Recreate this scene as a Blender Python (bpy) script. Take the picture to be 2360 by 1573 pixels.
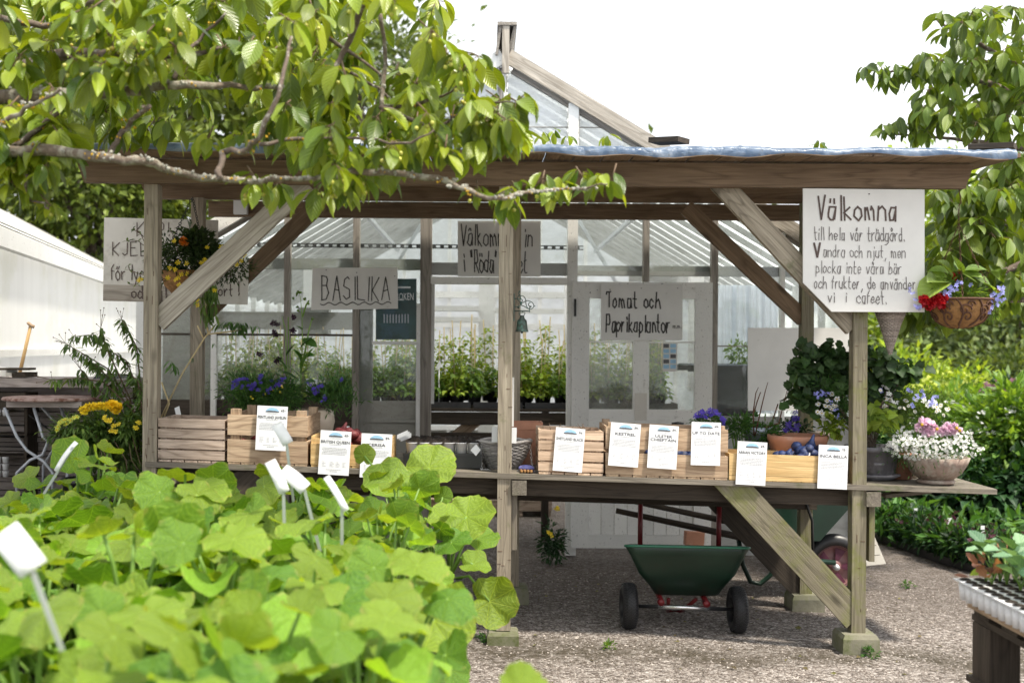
import bpy, math, random
import numpy as np
from mathutils import Vector, Matrix
R = math.radians
random.seed(7); RNG = np.random.default_rng(7)
for o in list(bpy.data.objects): bpy.data.objects.remove(o)
scene = bpy.context.scene
COL = scene.collection
# ---------------------------------------------------------------- camera, sky, sun, exposure
FPX, CX, CY, HC, D0, ROLL = 2622.6, 1120.0, 800.0, 1.6, 6.2, R(0.4)
cam = bpy.data.cameras.new('camera'); camo = bpy.data.objects.new('camera', cam); COL.objects.link(camo)
cam.sensor_width = 36; cam.lens = 40.0; cam.clip_start = 0.05; cam.clip_end = 2000
cam.shift_x = (1180-CX)/2360; cam.shift_y = (CY-786.5)/2360
camo.matrix_world = Matrix.Translation((0, -D0, HC)) @ Matrix.Rotation(R(90), 4, 'X') @ Matrix.Rotation(ROLL, 4, 'Z')
cam.dof.use_dof = True; cam.dof.focus_distance = 6.15; cam.dof.aperture_fstop = 2.4
scene.camera = camo
SUN_EL, SUN_AZ = R(61), R(55)          # elevation; azimuth of the sun measured from -Y (behind the camera) towards +X
sd = Vector((math.cos(SUN_EL)*math.sin(SUN_AZ), -math.cos(SUN_EL)*math.cos(SUN_AZ), math.sin(SUN_EL)))
sl = bpy.data.lights.new('sun', 'SUN'); so = bpy.data.objects.new('sun', sl); COL.objects.link(so)
sl.energy = 4.0; sl.angle = R(5.5); sl.color = (1.0, 0.93, 0.80)
so.rotation_euler = sd.to_track_quat('Z', 'Y').to_euler(); so.location = sd*30
w = bpy.data.worlds.new('World'); scene.world = w; w.use_nodes = True
t = w.node_tree; t.nodes.clear()
wo = t.nodes.new('ShaderNodeOutputWorld'); bg = t.nodes.new('ShaderNodeBackground'); sky = t.nodes.new('ShaderNodeTexSky')
sky.sky_type = 'NISHITA'; sky.sun_disc = False; sky.sun_elevation = SUN_EL
sky.sun_rotation = math.atan2(sd.x, sd.y); sky.dust_density = 3.0
tc = t.nodes.new('ShaderNodeTexCoord'); nz = t.nodes.new('ShaderNodeTexNoise'); nz.inputs['Scale'].default_value = 2.2; nz.inputs['Detail'].default_value = 5
rp = t.nodes.new('ShaderNodeValToRGB'); rp.color_ramp.elements[0].position = 0.3; rp.color_ramp.elements[0].color = (.72,.72,.72,1); rp.color_ramp.elements[1].position = .62
mx = t.nodes.new('ShaderNodeMix'); mx.data_type = 'RGBA'; mx.inputs['B'].default_value = (10.2, 10.4, 10.7, 1)   # thin bright cloud
t.links.new(tc.outputs['Generated'], nz.inputs['Vector']); t.links.new(nz.outputs['Fac'], rp.inputs['Fac'])
t.links.new(rp.outputs['Color'], mx.inputs['Factor']); t.links.new(sky.outputs['Color'], mx.inputs['A'])
t.links.new(mx.outputs['Result'], bg.inputs['Color']); bg.inputs['Strength'].default_value = 0.09
t.links.new(bg.outputs['Background'], wo.inputs['Surface'])
scene.view_settings.view_transform = 'Standard'; scene.view_settings.look = 'None'; scene.view_settings.exposure = 0.82; scene.view_settings.gamma = 1
scene.render.engine = 'CYCLES'
cy = scene.cycles; cy.use_denoising = True; cy.max_bounces = 7; cy.diffuse_bounces = 4; cy.glossy_bounces = 3
cy.transmission_bounces = 5; cy.transparent_max_bounces = 14; cy.caustics_reflective = False; cy.caustics_refractive = False
cy.sample_clamp_indirect = 6.0; cy.use_adaptive_sampling = True; cy.adaptive_threshold = 0.02
# ---------------------------------------------------------------- helpers
def P(px, py, y):
    """world point at depth y seen at photo pixel (px, py)"""
    d = y + D0; u = px-CX; v = py-CY; c, s = math.cos(ROLL), math.sin(ROLL)
    return Vector(((u*c+v*s)*d/FPX, y, HC-(-u*s+v*c)*d/FPX))
def SC(y): return FPX/(y+D0)
def gz(x): return -0.018*max(-7, min(7, x))
def tz(x): return .968-.0254*(x+1.796)          # top of the sales table
ORG = {}
def rnd(a, b): return random.uniform(a, b)
def basis(d, up=(0, 0, 1)):
    d = Vector(d).normalized(); u = Vector(up)
    s = d.cross(u)
    if s.length < 1e-4: s = d.cross(Vector((1, 0, 0)))
    s.normalize(); return d, s, s.cross(d)
class MB:
    """collects geometry in world coordinates and links it as ONE mesh object"""
    def __init__(s): s.v = []; s.uv = []; s.f = []; s.m = []; s.sm = []; s.n = 0
    def add(s, vs, fs, mat=0, smooth=False, uv=None):
        vs = np.asarray(vs, float).reshape(-1, 3); b = s.n
        s.v.append(vs); s.uv.append(vs.copy() if uv is None else np.asarray(uv, float).reshape(-1, 3))
        s.f.extend([tuple(i+b for i in f) for f in fs]); s.m.extend([mat]*len(fs)); s.sm.extend([smooth]*len(fs)); s.n += len(vs)
        return s
    def bar(s, p0, p1, w, h, up=(0, 0, 1), mat=0, taper=None):
        """board from p0 to p1, w across, h along 'up'"""
        p0, p1 = Vector(p0), Vector(p1); d, sd_, u = basis(p1-p0, up); L = (p1-p0).length
        vs = []; uv = []; o = (rnd(0, 50), rnd(0, 50), rnd(0, 50))
        for k, p in ((0, p0), (1, p1)):
            ww, hh = (w, h) if not (taper and k) else taper
            for a, b in ((-1, -1), (1, -1), (1, 1), (-1, 1)):
                vs.append(p+sd_*a*ww/2+u*b*hh/2); uv.append((o[0]+k*L, o[1]+a*w/2, o[2]+b*h/2))
        return s.add(vs, [(0, 3, 2, 1), (4, 5, 6, 7), (0, 1, 5, 4), (1, 2, 6, 5), (2, 3, 7, 6), (3, 0, 4, 7)], mat, False, uv)
    def box(s, c, sx, sy, sz, mat=0):
        """axis box centred at c; grain along the longest side"""
        c = Vector(c); sz_ = [sx, sy, sz]; k = sz_.index(max(sz_)); e = [Vector((1, 0, 0)), Vector((0, 1, 0)), Vector((0, 0, 1))]
        a = e[k]*sz_[k]/2
        if k == 0: return s.bar(c-a, c+a, sy, sz, (0, 0, 1), mat)
        if k == 1: return s.bar(c-a, c+a, sx, sz, (0, 0, 1), mat)
        return s.bar(c-a, c+a, sx, sy, (0, 1, 0), mat)
    def bx(s, x0, x1, y0, y1, z0, z1, mat=0): return s.box(((x0+x1)/2, (y0+y1)/2, (z0+z1)/2), x1-x0, y1-y0, z1-z0, mat)
    def tube(s, pts, r, n=8, mat=0, cap=True):
        pts = [Vector(p) for p in pts]; N = len(pts); rs = r if isinstance(r, (list, tuple)) else [r]*N
        vs = []; uv = []; L = rnd(0, 20); up = Vector((0.13, 0.31, 0.94)); prev = None
        for i, p in enumerate(pts):
            d = (pts[min(i+1, N-1)]-pts[max(i-1, 0)])
            if d.length < 1e-9: d = Vector((0, 0, 1))
            d.normalize()
            if prev is None: _, a, b = basis(d, up)
            else:
                a = prev-d*prev.dot(d)
                a = a.normalized() if a.length > 1e-6 else basis(d, up)[1]
                b = a.cross(d)
            prev = a
            if i: L += (p-pts[i-1]).length
            for k in range(n):
                t = 2*math.pi*k/n; vs.append(p+(a*math.cos(t)+b*math.sin(t))*rs[i]); uv.append((L, rs[i]*math.cos(t), rs[i]*math.sin(t)))
        fs = [(i*n+k, i*n+(k+1) % n, (i+1)*n+(k+1) % n, (i+1)*n+k) for i in range(N-1) for k in range(n)]
        if cap: fs += [tuple(range(n-1, -1, -1)), tuple(range((N-1)*n, N*n))]
        return s.add(vs, fs, mat, True, uv)
    def lathe(s, prof, c, n=28, mat=0, flute=0, nf=0, sx=1, sy=1, caps=True):
        c = Vector(c); vs = []
        for r, z in prof:
            for k in range(n):
                t = 2*math.pi*k/n; q = r*(1+flute*math.cos(nf*t)) if nf else r
                vs.append((c.x+q*math.cos(t)*sx, c.y+q*math.sin(t)*sy, c.z+z))
        N = len(prof)
        fs = [(i*n+k, i*n+(k+1) % n, (i+1)*n+(k+1) % n, (i+1)*n+k) for i in range(N-1) for k in range(n)]
        if caps: fs += [tuple(range(n-1, -1, -1)), tuple(range((N-1)*n, N*n))]
        return s.add(vs, fs, mat, True)
    def ball(s, c, rx, ry=None, rz=None, n=10, mat=0, jit=0):
        ry = ry or rx; rz = rz or rx; vs = []; m = max(4, n//2+1)
        for i in range(m+1):
            a = math.pi*i/m
            for k in range(n):
                t = 2*math.pi*k/n; j = 1+rnd(-jit, jit)
                vs.append((c[0]+rx*math.sin(a)*math.cos(t)*j, c[1]+ry*math.sin(a)*math.sin(t)*j, c[2]+rz*math.cos(a)*j))
        return s.add(vs, [(i*n+k, i*n+(k+1) % n, (i+1)*n+(k+1) % n, (i+1)*n+k) for i in range(m) for k in range(n)], mat, True)
    def sheet(s, p, mat=0, th=.004):
        """flat panel through corners p (>=3, in order) with thickness th along its normal"""
        p = [Vector(q) for q in p]; nrm = (p[1]-p[0]).cross(p[2]-p[0]).normalized()*th/2; n = len(p)
        vs = [q+nrm for q in p]+[q-nrm for q in p]
        return s.add(vs, [tuple(range(n)), tuple(range(2*n-1, n-1, -1))]+[(i, n+i, n+(i+1) % n, (i+1) % n) for i in range(n)], mat)
    def shear(s, k, xc):
        for a in s.v: a[:, 2] += k*(a[:, 0]-xc)
        return s
    def move(s, M):
        A = np.array(M)
        for i, a in enumerate(s.v): s.v[i] = a@A[:3, :3].T+A[:3, 3]
        return s
    def build(s, name, mats, parent=None, org=None):
        v = np.concatenate(s.v) if s.v else np.zeros((0, 3)); uv = np.concatenate(s.uv)
        if parent is not None: o0 = Vector(ORG[parent.name])
        elif org is not None: o0 = Vector(org)
        else:
            lo, hi = v.min(0), v.max(0); o0 = Vector(((lo[0]+hi[0])/2, (lo[1]+hi[1])/2, lo[2]))
        me = bpy.data.meshes.new(name); me.from_pydata((v-np.array(o0)).tolist(), [], s.f)
        for m in (mats if isinstance(mats, (list, tuple)) else [mats]): me.materials.append(m)
        if max(s.m, default=0): me.polygons.foreach_set('material_index', s.m)
        me.polygons.foreach_set('use_smooth', s.sm)
        at = me.attributes.new('luv', 'FLOAT_VECTOR', 'POINT'); at.data.foreach_set('vector', uv.ravel())
        me.update()
        ob = bpy.data.objects.new(name, me); COL.objects.link(ob)
        if parent is not None: ob.parent = parent
        else: ob.location = o0
        ORG[ob.name] = tuple(o0)
        return ob
def tag(o, label=None, cat=None, group=None, kind=None):
    if label: o['label'] = label
    if cat: o['category'] = cat
    if group: o['group'] = group
    if kind: o['kind'] = kind
    return o
def thing(name, label, cat, loc, group=None):
    o = bpy.data.objects.new(name, None); COL.objects.link(o); o.location = loc; o.empty_display_size = .1
    ORG[o.name] = tuple(loc); return tag(o, label, cat, group)
def kids(o): return [c for c in KIDS.get(o.name, [])]
def copy_tree(o, loc=None, rz=None, sc=None, label=None, parent=None):
    c = o.copy(); COL.objects.link(c)
    if parent is not None: c.parent = parent
    if loc is not None: c.location = loc
    if rz is not None: c.rotation_euler = (0, 0, rz)
    if sc is not None: c.scale = (sc, sc, sc)
    if label: c['label'] = label
    for ch in o.children: copy_tree(ch, parent=c)
    return c
# ---- leaves, all made in numpy batches
def frames(d, up):
    d = d/np.linalg.norm(d, axis=1, keepdims=True); sd_ = np.cross(d, up); l = np.linalg.norm(sd_, axis=1, keepdims=True)
    bad = l[:, 0] < 1e-3
    if bad.any(): sd_[bad] = np.cross(d[bad], [[1., .2, 0]]); l = np.linalg.norm(sd_, axis=1, keepdims=True)
    sd_ /= l; return d, sd_, np.cross(sd_, d)
T_CHERRY = [(0, .02), (.1, .17), (.24, .33), (.42, .42), (.6, .4), (.76, .29), (.88, .15), (1, .0)]
T_NARROW = [(0, .02), (.3, .4), (.65, .36), (1, 0)]
T_SMALL = [(0, .03), (.45, .45), (1, 0)]
def leaves(mb, base, dirs, L, wid=.5, tmpl=T_CHERRY, up=None, curl=.9, fold=.35, mat=0, roll=.5):
    base = np.asarray(base, float).reshape(-1, 3); N = len(base)
    if N == 0: return
    dirs = np.asarray(dirs, float).reshape(-1, 3); L = np.broadcast_to(np.asarray(L, float), (N,))
    if up is None: up = np.tile([[0., 0, 1]], (N, 1))
    up = up+RNG.normal(0, roll, (N, 3))*.5
    d, sd_, nr = frames(dirs, up)
    k = (curl*RNG.uniform(.3, 1.5, N))+1e-3; fo = fold*RNG.uniform(.2, 1.6, N); wd = wid*RNG.uniform(.85, 1.15, N)
    rows = len(tmpl); V = np.zeros((N, rows, 3, 3)); U = np.zeros((N, rows, 3, 3)); rid = RNG.uniform(0, 1, N)
    for i, (t, w_) in enumerate(tmpl):
        a = np.sin(k*t)/k; b = (1-np.cos(k*t))/k
        mid = base+(d*a[:, None]-nr*b[:, None])*L[:, None]
        nl = nr*np.cos(k*t)[:, None]+d*np.sin(k*t)[:, None]
        for j, q in enumerate((-1, 0, 1)):
            x = q*w_*wd
            V[:, i, j] = mid+(sd_*x[:, None]+nl*(np.abs(x)*fo)[:, None])*L[:, None]
            U[:, i, j] = np.stack([np.full(N, q*w_), np.full(N, t), rid], 1)
    fs = []
    for i in range(rows-1):
        for j in (0, 1):
            a = i*3+j; fs.append((a, a+1, a+4, a+3))
    n1 = rows*3; F = (np.array(fs)[None]+(np.arange(N)*n1)[:, None, None]).reshape(-1, 4)
    mb.add(V.reshape(-1, 3), F.tolist(), mat, True, U.reshape(-1, 3))
def cards(mb, base, dirs, L, wid=.5, mat=0, fold=.3):
    """small two-face leaves"""
    base = np.asarray(base, float).reshape(-1, 3); N = len(base)
    if N == 0: return
    L = np.broadcast_to(np.asarray(L, float), (N,))[:, None]
    d, sd_, nr = frames(np.asarray(dirs, float).reshape(-1, 3), RNG.normal(0, .5, (N, 3))+[[0, 0, 1.]])
    m = base+d*L*.45
    V = np.stack([base, m+sd_*L*wid/2+nr*L*fold*.3, base+d*L-nr*L*.12, m-sd_*L*wid/2+nr*L*fold*.3], 1)
    U = np.zeros((N, 4, 3)); U[:, 1, 0] = .4; U[:, 3, 0] = -.4; U[:, 1, 1] = U[:, 3, 1] = .45; U[:, 2, 1] = 1
    F = (np.array([(0, 1, 2), (0, 2, 3)])[None]+(np.arange(N)*4)[:, None, None]).reshape(-1, 3)
    mb.add(V.reshape(-1, 3), F.tolist(), mat, False, U.reshape(-1, 3))
def crown(mb, c, r, n, L, clump=26, wid=.55, mat=0, down=.2, full=False, tmpl=None, spread=.2, shell=.45):
    """leaf clumps through an ellipsoid, uneven outline"""
    c = np.array(c, float); r = np.array(r, float); K = max(1, n//clump)
    q = RNG.normal(0, 1, (K, 3)); q /= np.linalg.norm(q, axis=1, keepdims=True)
    q *= (shell+(1-shell)*RNG.uniform(0, 1, (K, 1))**.6)*RNG.uniform(.85, 1.12, (K, 1))
    cc = np.repeat(c+q*r, clump, 0); N = len(cc)
    off = RNG.normal(0, 1, (N, 3)); rr = spread*np.repeat(RNG.uniform(.6, 1.4, K), clump)[:, None]*r.mean()
    b = cc+off*rr; d = off+np.repeat(q, clump, 0)*.9; d[:, 2] -= down
    Ls = L*RNG.uniform(.6, 1.3, N)
    if tmpl: leaves(mb, b, d, Ls, wid, tmpl, mat=mat)
    else: cards(mb, b, d, Ls, wid, mat)
def in_poly(poly, x, y):
    ins = False; n = len(poly); j = n-1
    for i in range(n):
        xi, yi = poly[i]; xj, yj = poly[j]
        if (yi > y) != (yj > y) and x < (xj-xi)*(y-yi)/(yj-yi)+xi: ins = not ins
        j = i
    return ins
def poly_pts(poly, n):
    xs = [p[0] for p in poly]; ys = [p[1] for p in poly]; out = []
    while len(out) < n:
        x, y = rnd(min(xs), max(xs)), rnd(min(ys), max(ys))
        if in_poly(poly, x, y): out.append((x, y))
    return out
def cherry_cluster(mb, c, n, L, mat=0, tw=None):
    az = np.arange(n)*2.4+rnd(0, 6); h = RNG.uniform(.35, 1.0, n); dn = RNG.uniform(.25, 1.5, n)
    d = np.stack([np.cos(az)*h, np.sin(az)*h, -dn+.15], 1)
    b = np.array(c)[None]+np.stack([np.cos(az)*.022, np.sin(az)*.022, RNG.uniform(-.03, .03, n)], 1)*(L/.13)
    leaves(mb, b, d, L*RNG.uniform(.7, 1.15, n), .5, T_CHERRY, curl=.55, fold=.45, mat=mat)
    if tw is not None:
        for i in range(n): tw.tube([c, b[i]+d[i]*.008], .0014*(L/.13), 4, 0, False)
def fan(c, r, n, nrm=(0, 0, 1), cup=.2, jit=.2):
    """petals of one flower: list of (verts, faces)"""
    d, a, b = basis(nrm, (0.2, .9, .1)); c = Vector(c); vs = [c]; fs = []
    for k in range(n):
        t0 = 2*math.pi*k/n+rnd(-.1, .1); w_ = math.pi/n*.92
        rr = r*rnd(1-jit, 1+jit)
        for tt, q in ((t0-w_*.75, .75), (t0, 1.0), (t0+w_*.75, .75)):
            vs.append(c+(a*math.cos(tt)+b*math.sin(tt))*rr*q+d*rr*cup*q)
        i = len(vs)-3; fs.append((0, i, i+1, i+2))
    return vs, fs
def flower(mb, c, r, n, nrm=(0, -.6, .6), mat=0, cmat=None, cup=.2):
    v, f = fan(c, r, n, nrm, cup); mb.add(v, f, mat)
    if cmat is not None:
        q = Vector(nrm).normalized()*r*.12; mb.ball(Vector(c)+q, r*.3, r*.3, r*.2, 6, cmat)
# ---- lettering
GL = {'a': (5, '46 16 04 03 12 32 45|46 42'), 'b': (5, '09 02|04 26 45 43 22 02'), 'c': (5, '45 26 05 03 22 43'), 'd': (5, '49 42|45 26 05 03 22 43'),
'e': (5, '04 44 45 26 05 03 22 43'), 'f': (4, '39 28 17 12|06 36'), 'g': (5, '46 16 04 03 12 32 45|46 41 20 00'), 'h': (5, '09 02|04 26 45 42'),
'i': (2, '16 12|18 17'), 'j': (3, '26 21 10|28 27'), 'k': (5, '09 02|36 04 42'), 'l': (2, '19 12'), 'm': (7, '06 02|05 16 25 32|35 46 55 62'),
'n': (5, '06 02|05 26 45 42'), 'o': (5, '26 05 03 22 43 45 26'), 'p': (5, '06 00|05 26 45 43 22 03'), 'r': (4, '06 02|04 26 36'), 's': (5, '46 16 05 34 43 32 02'),
't': (4, '19 13 22 32|06 36'), 'u': (5, '06 03 22 43|46 42'), 'v': (5, '06 22 46'), 'y': (5, '06 22|46 10'), 'ä': (5, '46 16 04 03 12 32 45|46 42|18 17|38 37'),
'å': (5, '46 16 04 03 12 32 45|46 42|29 18 27 38 29'), 'ö': (5, '26 05 03 22 43 45 26|18 17|38 37'), 'V': (5, '09 22 49'), 'T': (6, '08 19 49 59|39 32'),
'P': (5, '09 02|09 39 48 46 35 05'), 'R': (5, '09 02|09 39 48 46 35 05|25 52'), 'B': (6, '09 02|09 39 48 36 06|36 54 43 32 02'), 'A': (6, '02 39 52|15 45'),
'S': (5, '48 29 08 06 45 43 22 03'), 'I': (2, '19 12'), 'L': (5, '09 02 42'), 'K': (5, '09 02|49 05 42'), 'J': (4, '39 33 12 03'), 'E': (5, '49 09 02 42|06 36'),
'Ö': (5, '29 07 04 22 44 47 29|19 18|39 38'), 'D': (5, '09 02|09 39 47 44 32 02'), 'N': (5, '02 09 42 49'), 'O': (5, '29 07 04 22 44 47 29'), ',': (3, '22 10'), '.': (2, '12 13'), '!': (2, '19 14|12 13'), '"': (3, '09 07|19 17'),
'-': (4, '14 34'), ' ': (4, ''), '4': (5, '38 04 44|38 32'), '5': (5, '48 18 16 36 44 32 02'), '7': (5, '08 48 22'), '9': (5, '46 26 07 28 47 43 22'), '6': (5, '38 15 03 22 43 44 25 14')}
def hand(mb, s, o, h, w=None, st=.006, mat=1, xs=1.0, lift=.003, jit=.25, slope=0):
    """hand-lettered strokes standing on the face of a board that looks to -Y; o = left end of the baseline"""
    u = h/7; x = 0; tot = sum(GL[c][0]+1.3 for c in s)*u
    if w: xs = w/tot
    ox, oy, oz = o
    for c in s:
        gw, gs = GL[c]
        for stroke in gs.split('|') if gs else []:
            pts = [((x+int(q[0])*u)*xs+rnd(-jit, jit)*u, (int(q[1])-2)*u+rnd(-jit, jit)*u) for q in stroke.split()]
            for (x0, z0), (x1, z1) in zip(pts, pts[1:]):
                dx, dz = x1-x0, z1-z0; l = math.hypot(dx, dz) or 1e-6; ex, ez = dx/l*st*.35, dz/l*st*.35; nx, nz_ = -dz/l*st/2, dx/l*st/2
                q = [(x0-ex+nx, z0-ez+nz_), (x0-ex-nx, z0-ez-nz_), (x1+ex-nx, z1+ez-nz_), (x1+ex+nx, z1+ez+nz_)]
                l2 = lift+rnd(0, .0006)
                mb.add([(ox+a, oy-l2, oz+b+a*slope) for a, b in q], [(0, 1, 2, 3)], mat)
        x += (gw+1.3)*u
    return x*xs
def printed(mb, s, c, h, mat=1, width=None, lift=.003, bold=.0):
    cu = bpy.data.curves.new('f', 'FONT'); cu.body = s; cu.size = 1; cu.align_x = 'CENTER'; cu.resolution_u = 2; cu.offset = bold
    ob = bpy.data.objects.new('f', cu); COL.objects.link(ob); dg = bpy.context.evaluated_depsgraph_get()
    me = ob.evaluated_get(dg).to_mesh(); V = np.array([v.co[:] for v in me.vertices]); Fs = [tuple(p.vertices) for p in me.polygons]
    ob.evaluated_get(dg).to_mesh_clear(); bpy.data.objects.remove(ob); bpy.data.curves.remove(cu)
    k = h/.73; kx = k
    if width: kx = min(width/(V[:, 0].max()-V[:, 0].min()), k*1.4)
    mb.add(np.stack([c[0]+V[:, 0]*kx, np.full(len(V), c[1]-lift), c[2]+V[:, 1]*k], 1), Fs, mat)
# ---------------------------------------------------------------- materials
class G:
    def __init__(s, name):
        s.m = bpy.data.materials.new(name); s.m.use_nodes = True; s.t = s.m.node_tree; s.t.nodes.clear()
        s.out = s.n('ShaderNodeOutputMaterial'); s.luv = None
    def n(s, ty, **kw):
        x = s.t.nodes.new(ty)
        for k, v in kw.items():
            if k in x.inputs: s.put(x.inputs[k], v)
            else: setattr(x, k, v)
        return x
    def put(s, inp, v):
        if isinstance(v, bpy.types.NodeSocket): s.t.links.new(v, inp)
        else:
            if inp.type == 'RGBA' and len(v) == 3: v = (*v, 1)
            inp.default_value = v
    def at(s):
        if not s.luv: s.luv = s.n('ShaderNodeAttribute', attribute_name='luv').outputs['Vector']
        return s.luv
    def noise(s, sc=(1, 1, 1), detail=4, rough=.6, dist=0, vec=None):
        mp = s.n('ShaderNodeMapping'); s.put(mp.inputs['Vector'], vec or s.at()); mp.inputs['Scale'].default_value = sc if isinstance(sc, (tuple, list)) else (sc,)*3
        return s.n('ShaderNodeTexNoise', Vector=mp.outputs['Vector'], Scale=1.0, Detail=detail, Roughness=rough, Distortion=dist).outputs['Fac']
    def ramp(s, fac, *st):
        r = s.n('ShaderNodeValToRGB'); e = r.color_ramp.elements
        while len(e) < len(st): e.new(.5)
        for i, (p, c) in enumerate(st):
            e[i].position = p; c = (c,)*3 if not isinstance(c, (tuple, list)) else c; e[i].color = (*c[:3], 1)
        s.put(r.inputs['Fac'], fac); return r.outputs['Color']
    def mix(s, f, a, b, bl='MIX'):
        x = s.n('ShaderNodeMix', data_type='RGBA', blend_type=bl)
        for i, v in ((0, f), (6, a), (7, b)): s.put(x.inputs[i], v)
        return x.outputs[2]
    def math(s, op, a, b=0.0, clamp=False):
        x = s.n('ShaderNodeMath', operation=op, use_clamp=clamp); s.put(x.inputs[0], a); s.put(x.inputs[1], b); return x.outputs[0]
    def island(s): return s.n('ShaderNodeNewGeometry').outputs['Random Per Island']
    def vary(s, col, lo, hi, hue=0):
        h = s.n('ShaderNodeHueSaturation'); s.put(h.inputs['Color'], col)
        mr = s.n('ShaderNodeMapRange', Value=s.island()); mr.inputs['To Min'].default_value = lo; mr.inputs['To Max'].default_value = hi
        s.put(h.inputs['Value'], mr.outputs[0])
        if hue:
            wn = s.n('ShaderNodeTexWhiteNoise', noise_dimensions='1D'); s.put(wn.inputs['W'], s.island())
            m2 = s.n('ShaderNodeMapRange', Value=wn.outputs['Value']); m2.inputs['To Min'].default_value = .5-hue; m2.inputs['To Max'].default_value = .5+hue; s.put(h.inputs['Hue'], m2.outputs[0])
        return h.outputs['Color']
    def bsdf(s, col, rough=.6, metal=0, bump=None, bd=.01, spec=.5, coat=0, **kw):
        b = s.n('ShaderNodeBsdfPrincipled'); s.put(b.inputs['Base Color'], col); s.put(b.inputs['Roughness'], rough); b.inputs['Metallic'].default_value = metal
        b.inputs['Specular IOR Level'].default_value = spec; b.inputs['Coat Weight'].default_value = coat
        if bump is not None:
            q = s.n('ShaderNodeBump', Distance=bd, Strength=1.0); s.put(q.inputs['Height'], bump); s.t.links.new(q.outputs['Normal'], b.inputs['Normal'])
        return b.outputs[0]
    def fin(s, sh): s.t.links.new(sh, s.out.inputs['Surface']); return s.m
    def mixs(s, f, a, b):
        x = s.n('ShaderNodeMixShader'); s.put(x.inputs[0], f); s.t.links.new(a, x.inputs[1]); s.t.links.new(b, x.inputs[2]); return x.outputs[0]
def m_plain(name, c, rough=.6, var=.25, sc=12, metal=0, bump=0, isl=0, spec=.5, trans=0, stain=None, ssc=5, slo=.5, shi=.7):
    g = G(name); nz_ = g.noise(sc, 5); lo = tuple(max(0, x*(1-var)) for x in c); hi = tuple(min(1, x*(1+var)) for x in c)
    col = g.ramp(nz_, (.3, lo), (.7, hi))
    if stain: col = g.mix(g.ramp(g.noise(ssc, 6, .7), (slo, 0), (shi, 1)), col, stain)
    if isl: col = g.vary(col, 1-isl, 1+isl)
    sh = g.bsdf(col, rough, metal, nz_ if bump else None, bump, spec)
    if trans:
        tr = g.n('ShaderNodeBsdfTranslucent'); g.put(tr.inputs['Color'], col); sh = g.mixs(trans, sh, tr.outputs[0])
    return g.fin(sh)
def m_wood(name, dark, light, grain=(1.6, 34, 34), rough=.75, isl=.18, knots=True, stain=None, sl=(.55, .72), bump=.0035):
    g = G(name); n1 = g.noise(grain, 6, .65, .6); n2 = g.noise((grain[0]*2.5, grain[1]*4, grain[2]*4), 3, .6); n3 = g.noise(2.2, 3)
    col = g.ramp(n1, (.28, dark), (.62, light)); col = g.mix(.35, col, g.ramp(n2, (.3, tuple(x*.55 for x in dark)), (.6, light)))
    col = g.mix(g.ramp(n3, (.35, 0), (.75, .45)), col, tuple(x*1.0 for x in dark))
    rg = g.math('FRACT', g.math('MULTIPLY', g.noise((grain[0]*.45, 8, 8), 2, .5, .4), 11.0))
    col = g.mix(g.ramp(rg, (.0, .55), (.18, 0), (.8, 0), (1.0, .5)), col, tuple(x*.75 for x in dark))
    hgt = g.math('ADD', n1, g.math('MULTIPLY', n2, .6))
    if knots:
        mp = g.n('ShaderNodeMapping', Vector=g.at()); mp.inputs['Scale'].default_value = (2.6, 7, 7)
        vo = g.n('ShaderNodeTexVoronoi', Vector=mp.outputs['Vector'], Scale=1.0)
        col = g.mix(g.ramp(vo.outputs['Distance'], (.06, .8), (.17, 0)), col, tuple(x*.45 for x in dark))
    if stain: col = g.mix(g.ramp(g.noise(6, 5, .7), (sl[0], 0), (sl[1], .8)), col, stain)
    col = g.vary(col, 1-isl, 1+isl)
    return g.fin(g.bsdf(col, rough, 0, hgt, bump, .3))
def m_paint(name, base, dirt=(.16, .15, .13), lo=.56, hi=.70, chip=(.2, .17, .14)):
    g = G(name); n1 = g.noise((3, 9, 9), 7, .72, .3); n2 = g.noise(38, 5, .7); n3 = g.noise(1.6, 4)
    col = g.ramp(n3, (.3, tuple(x*.86 for x in base)), (.7, base))
    col = g.mix(g.ramp(n1, (lo, 0), (hi, .7)), col, dirt); n2 = g.noise((60, 120, 60), 3, .55); col = g.mix(g.ramp(n2, (.66, 0), (.70, .9)), col, chip)
    return g.fin(g.bsdf(g.vary(col, .88, 1.06), .6, 0, n2, .002, .3))
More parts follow.
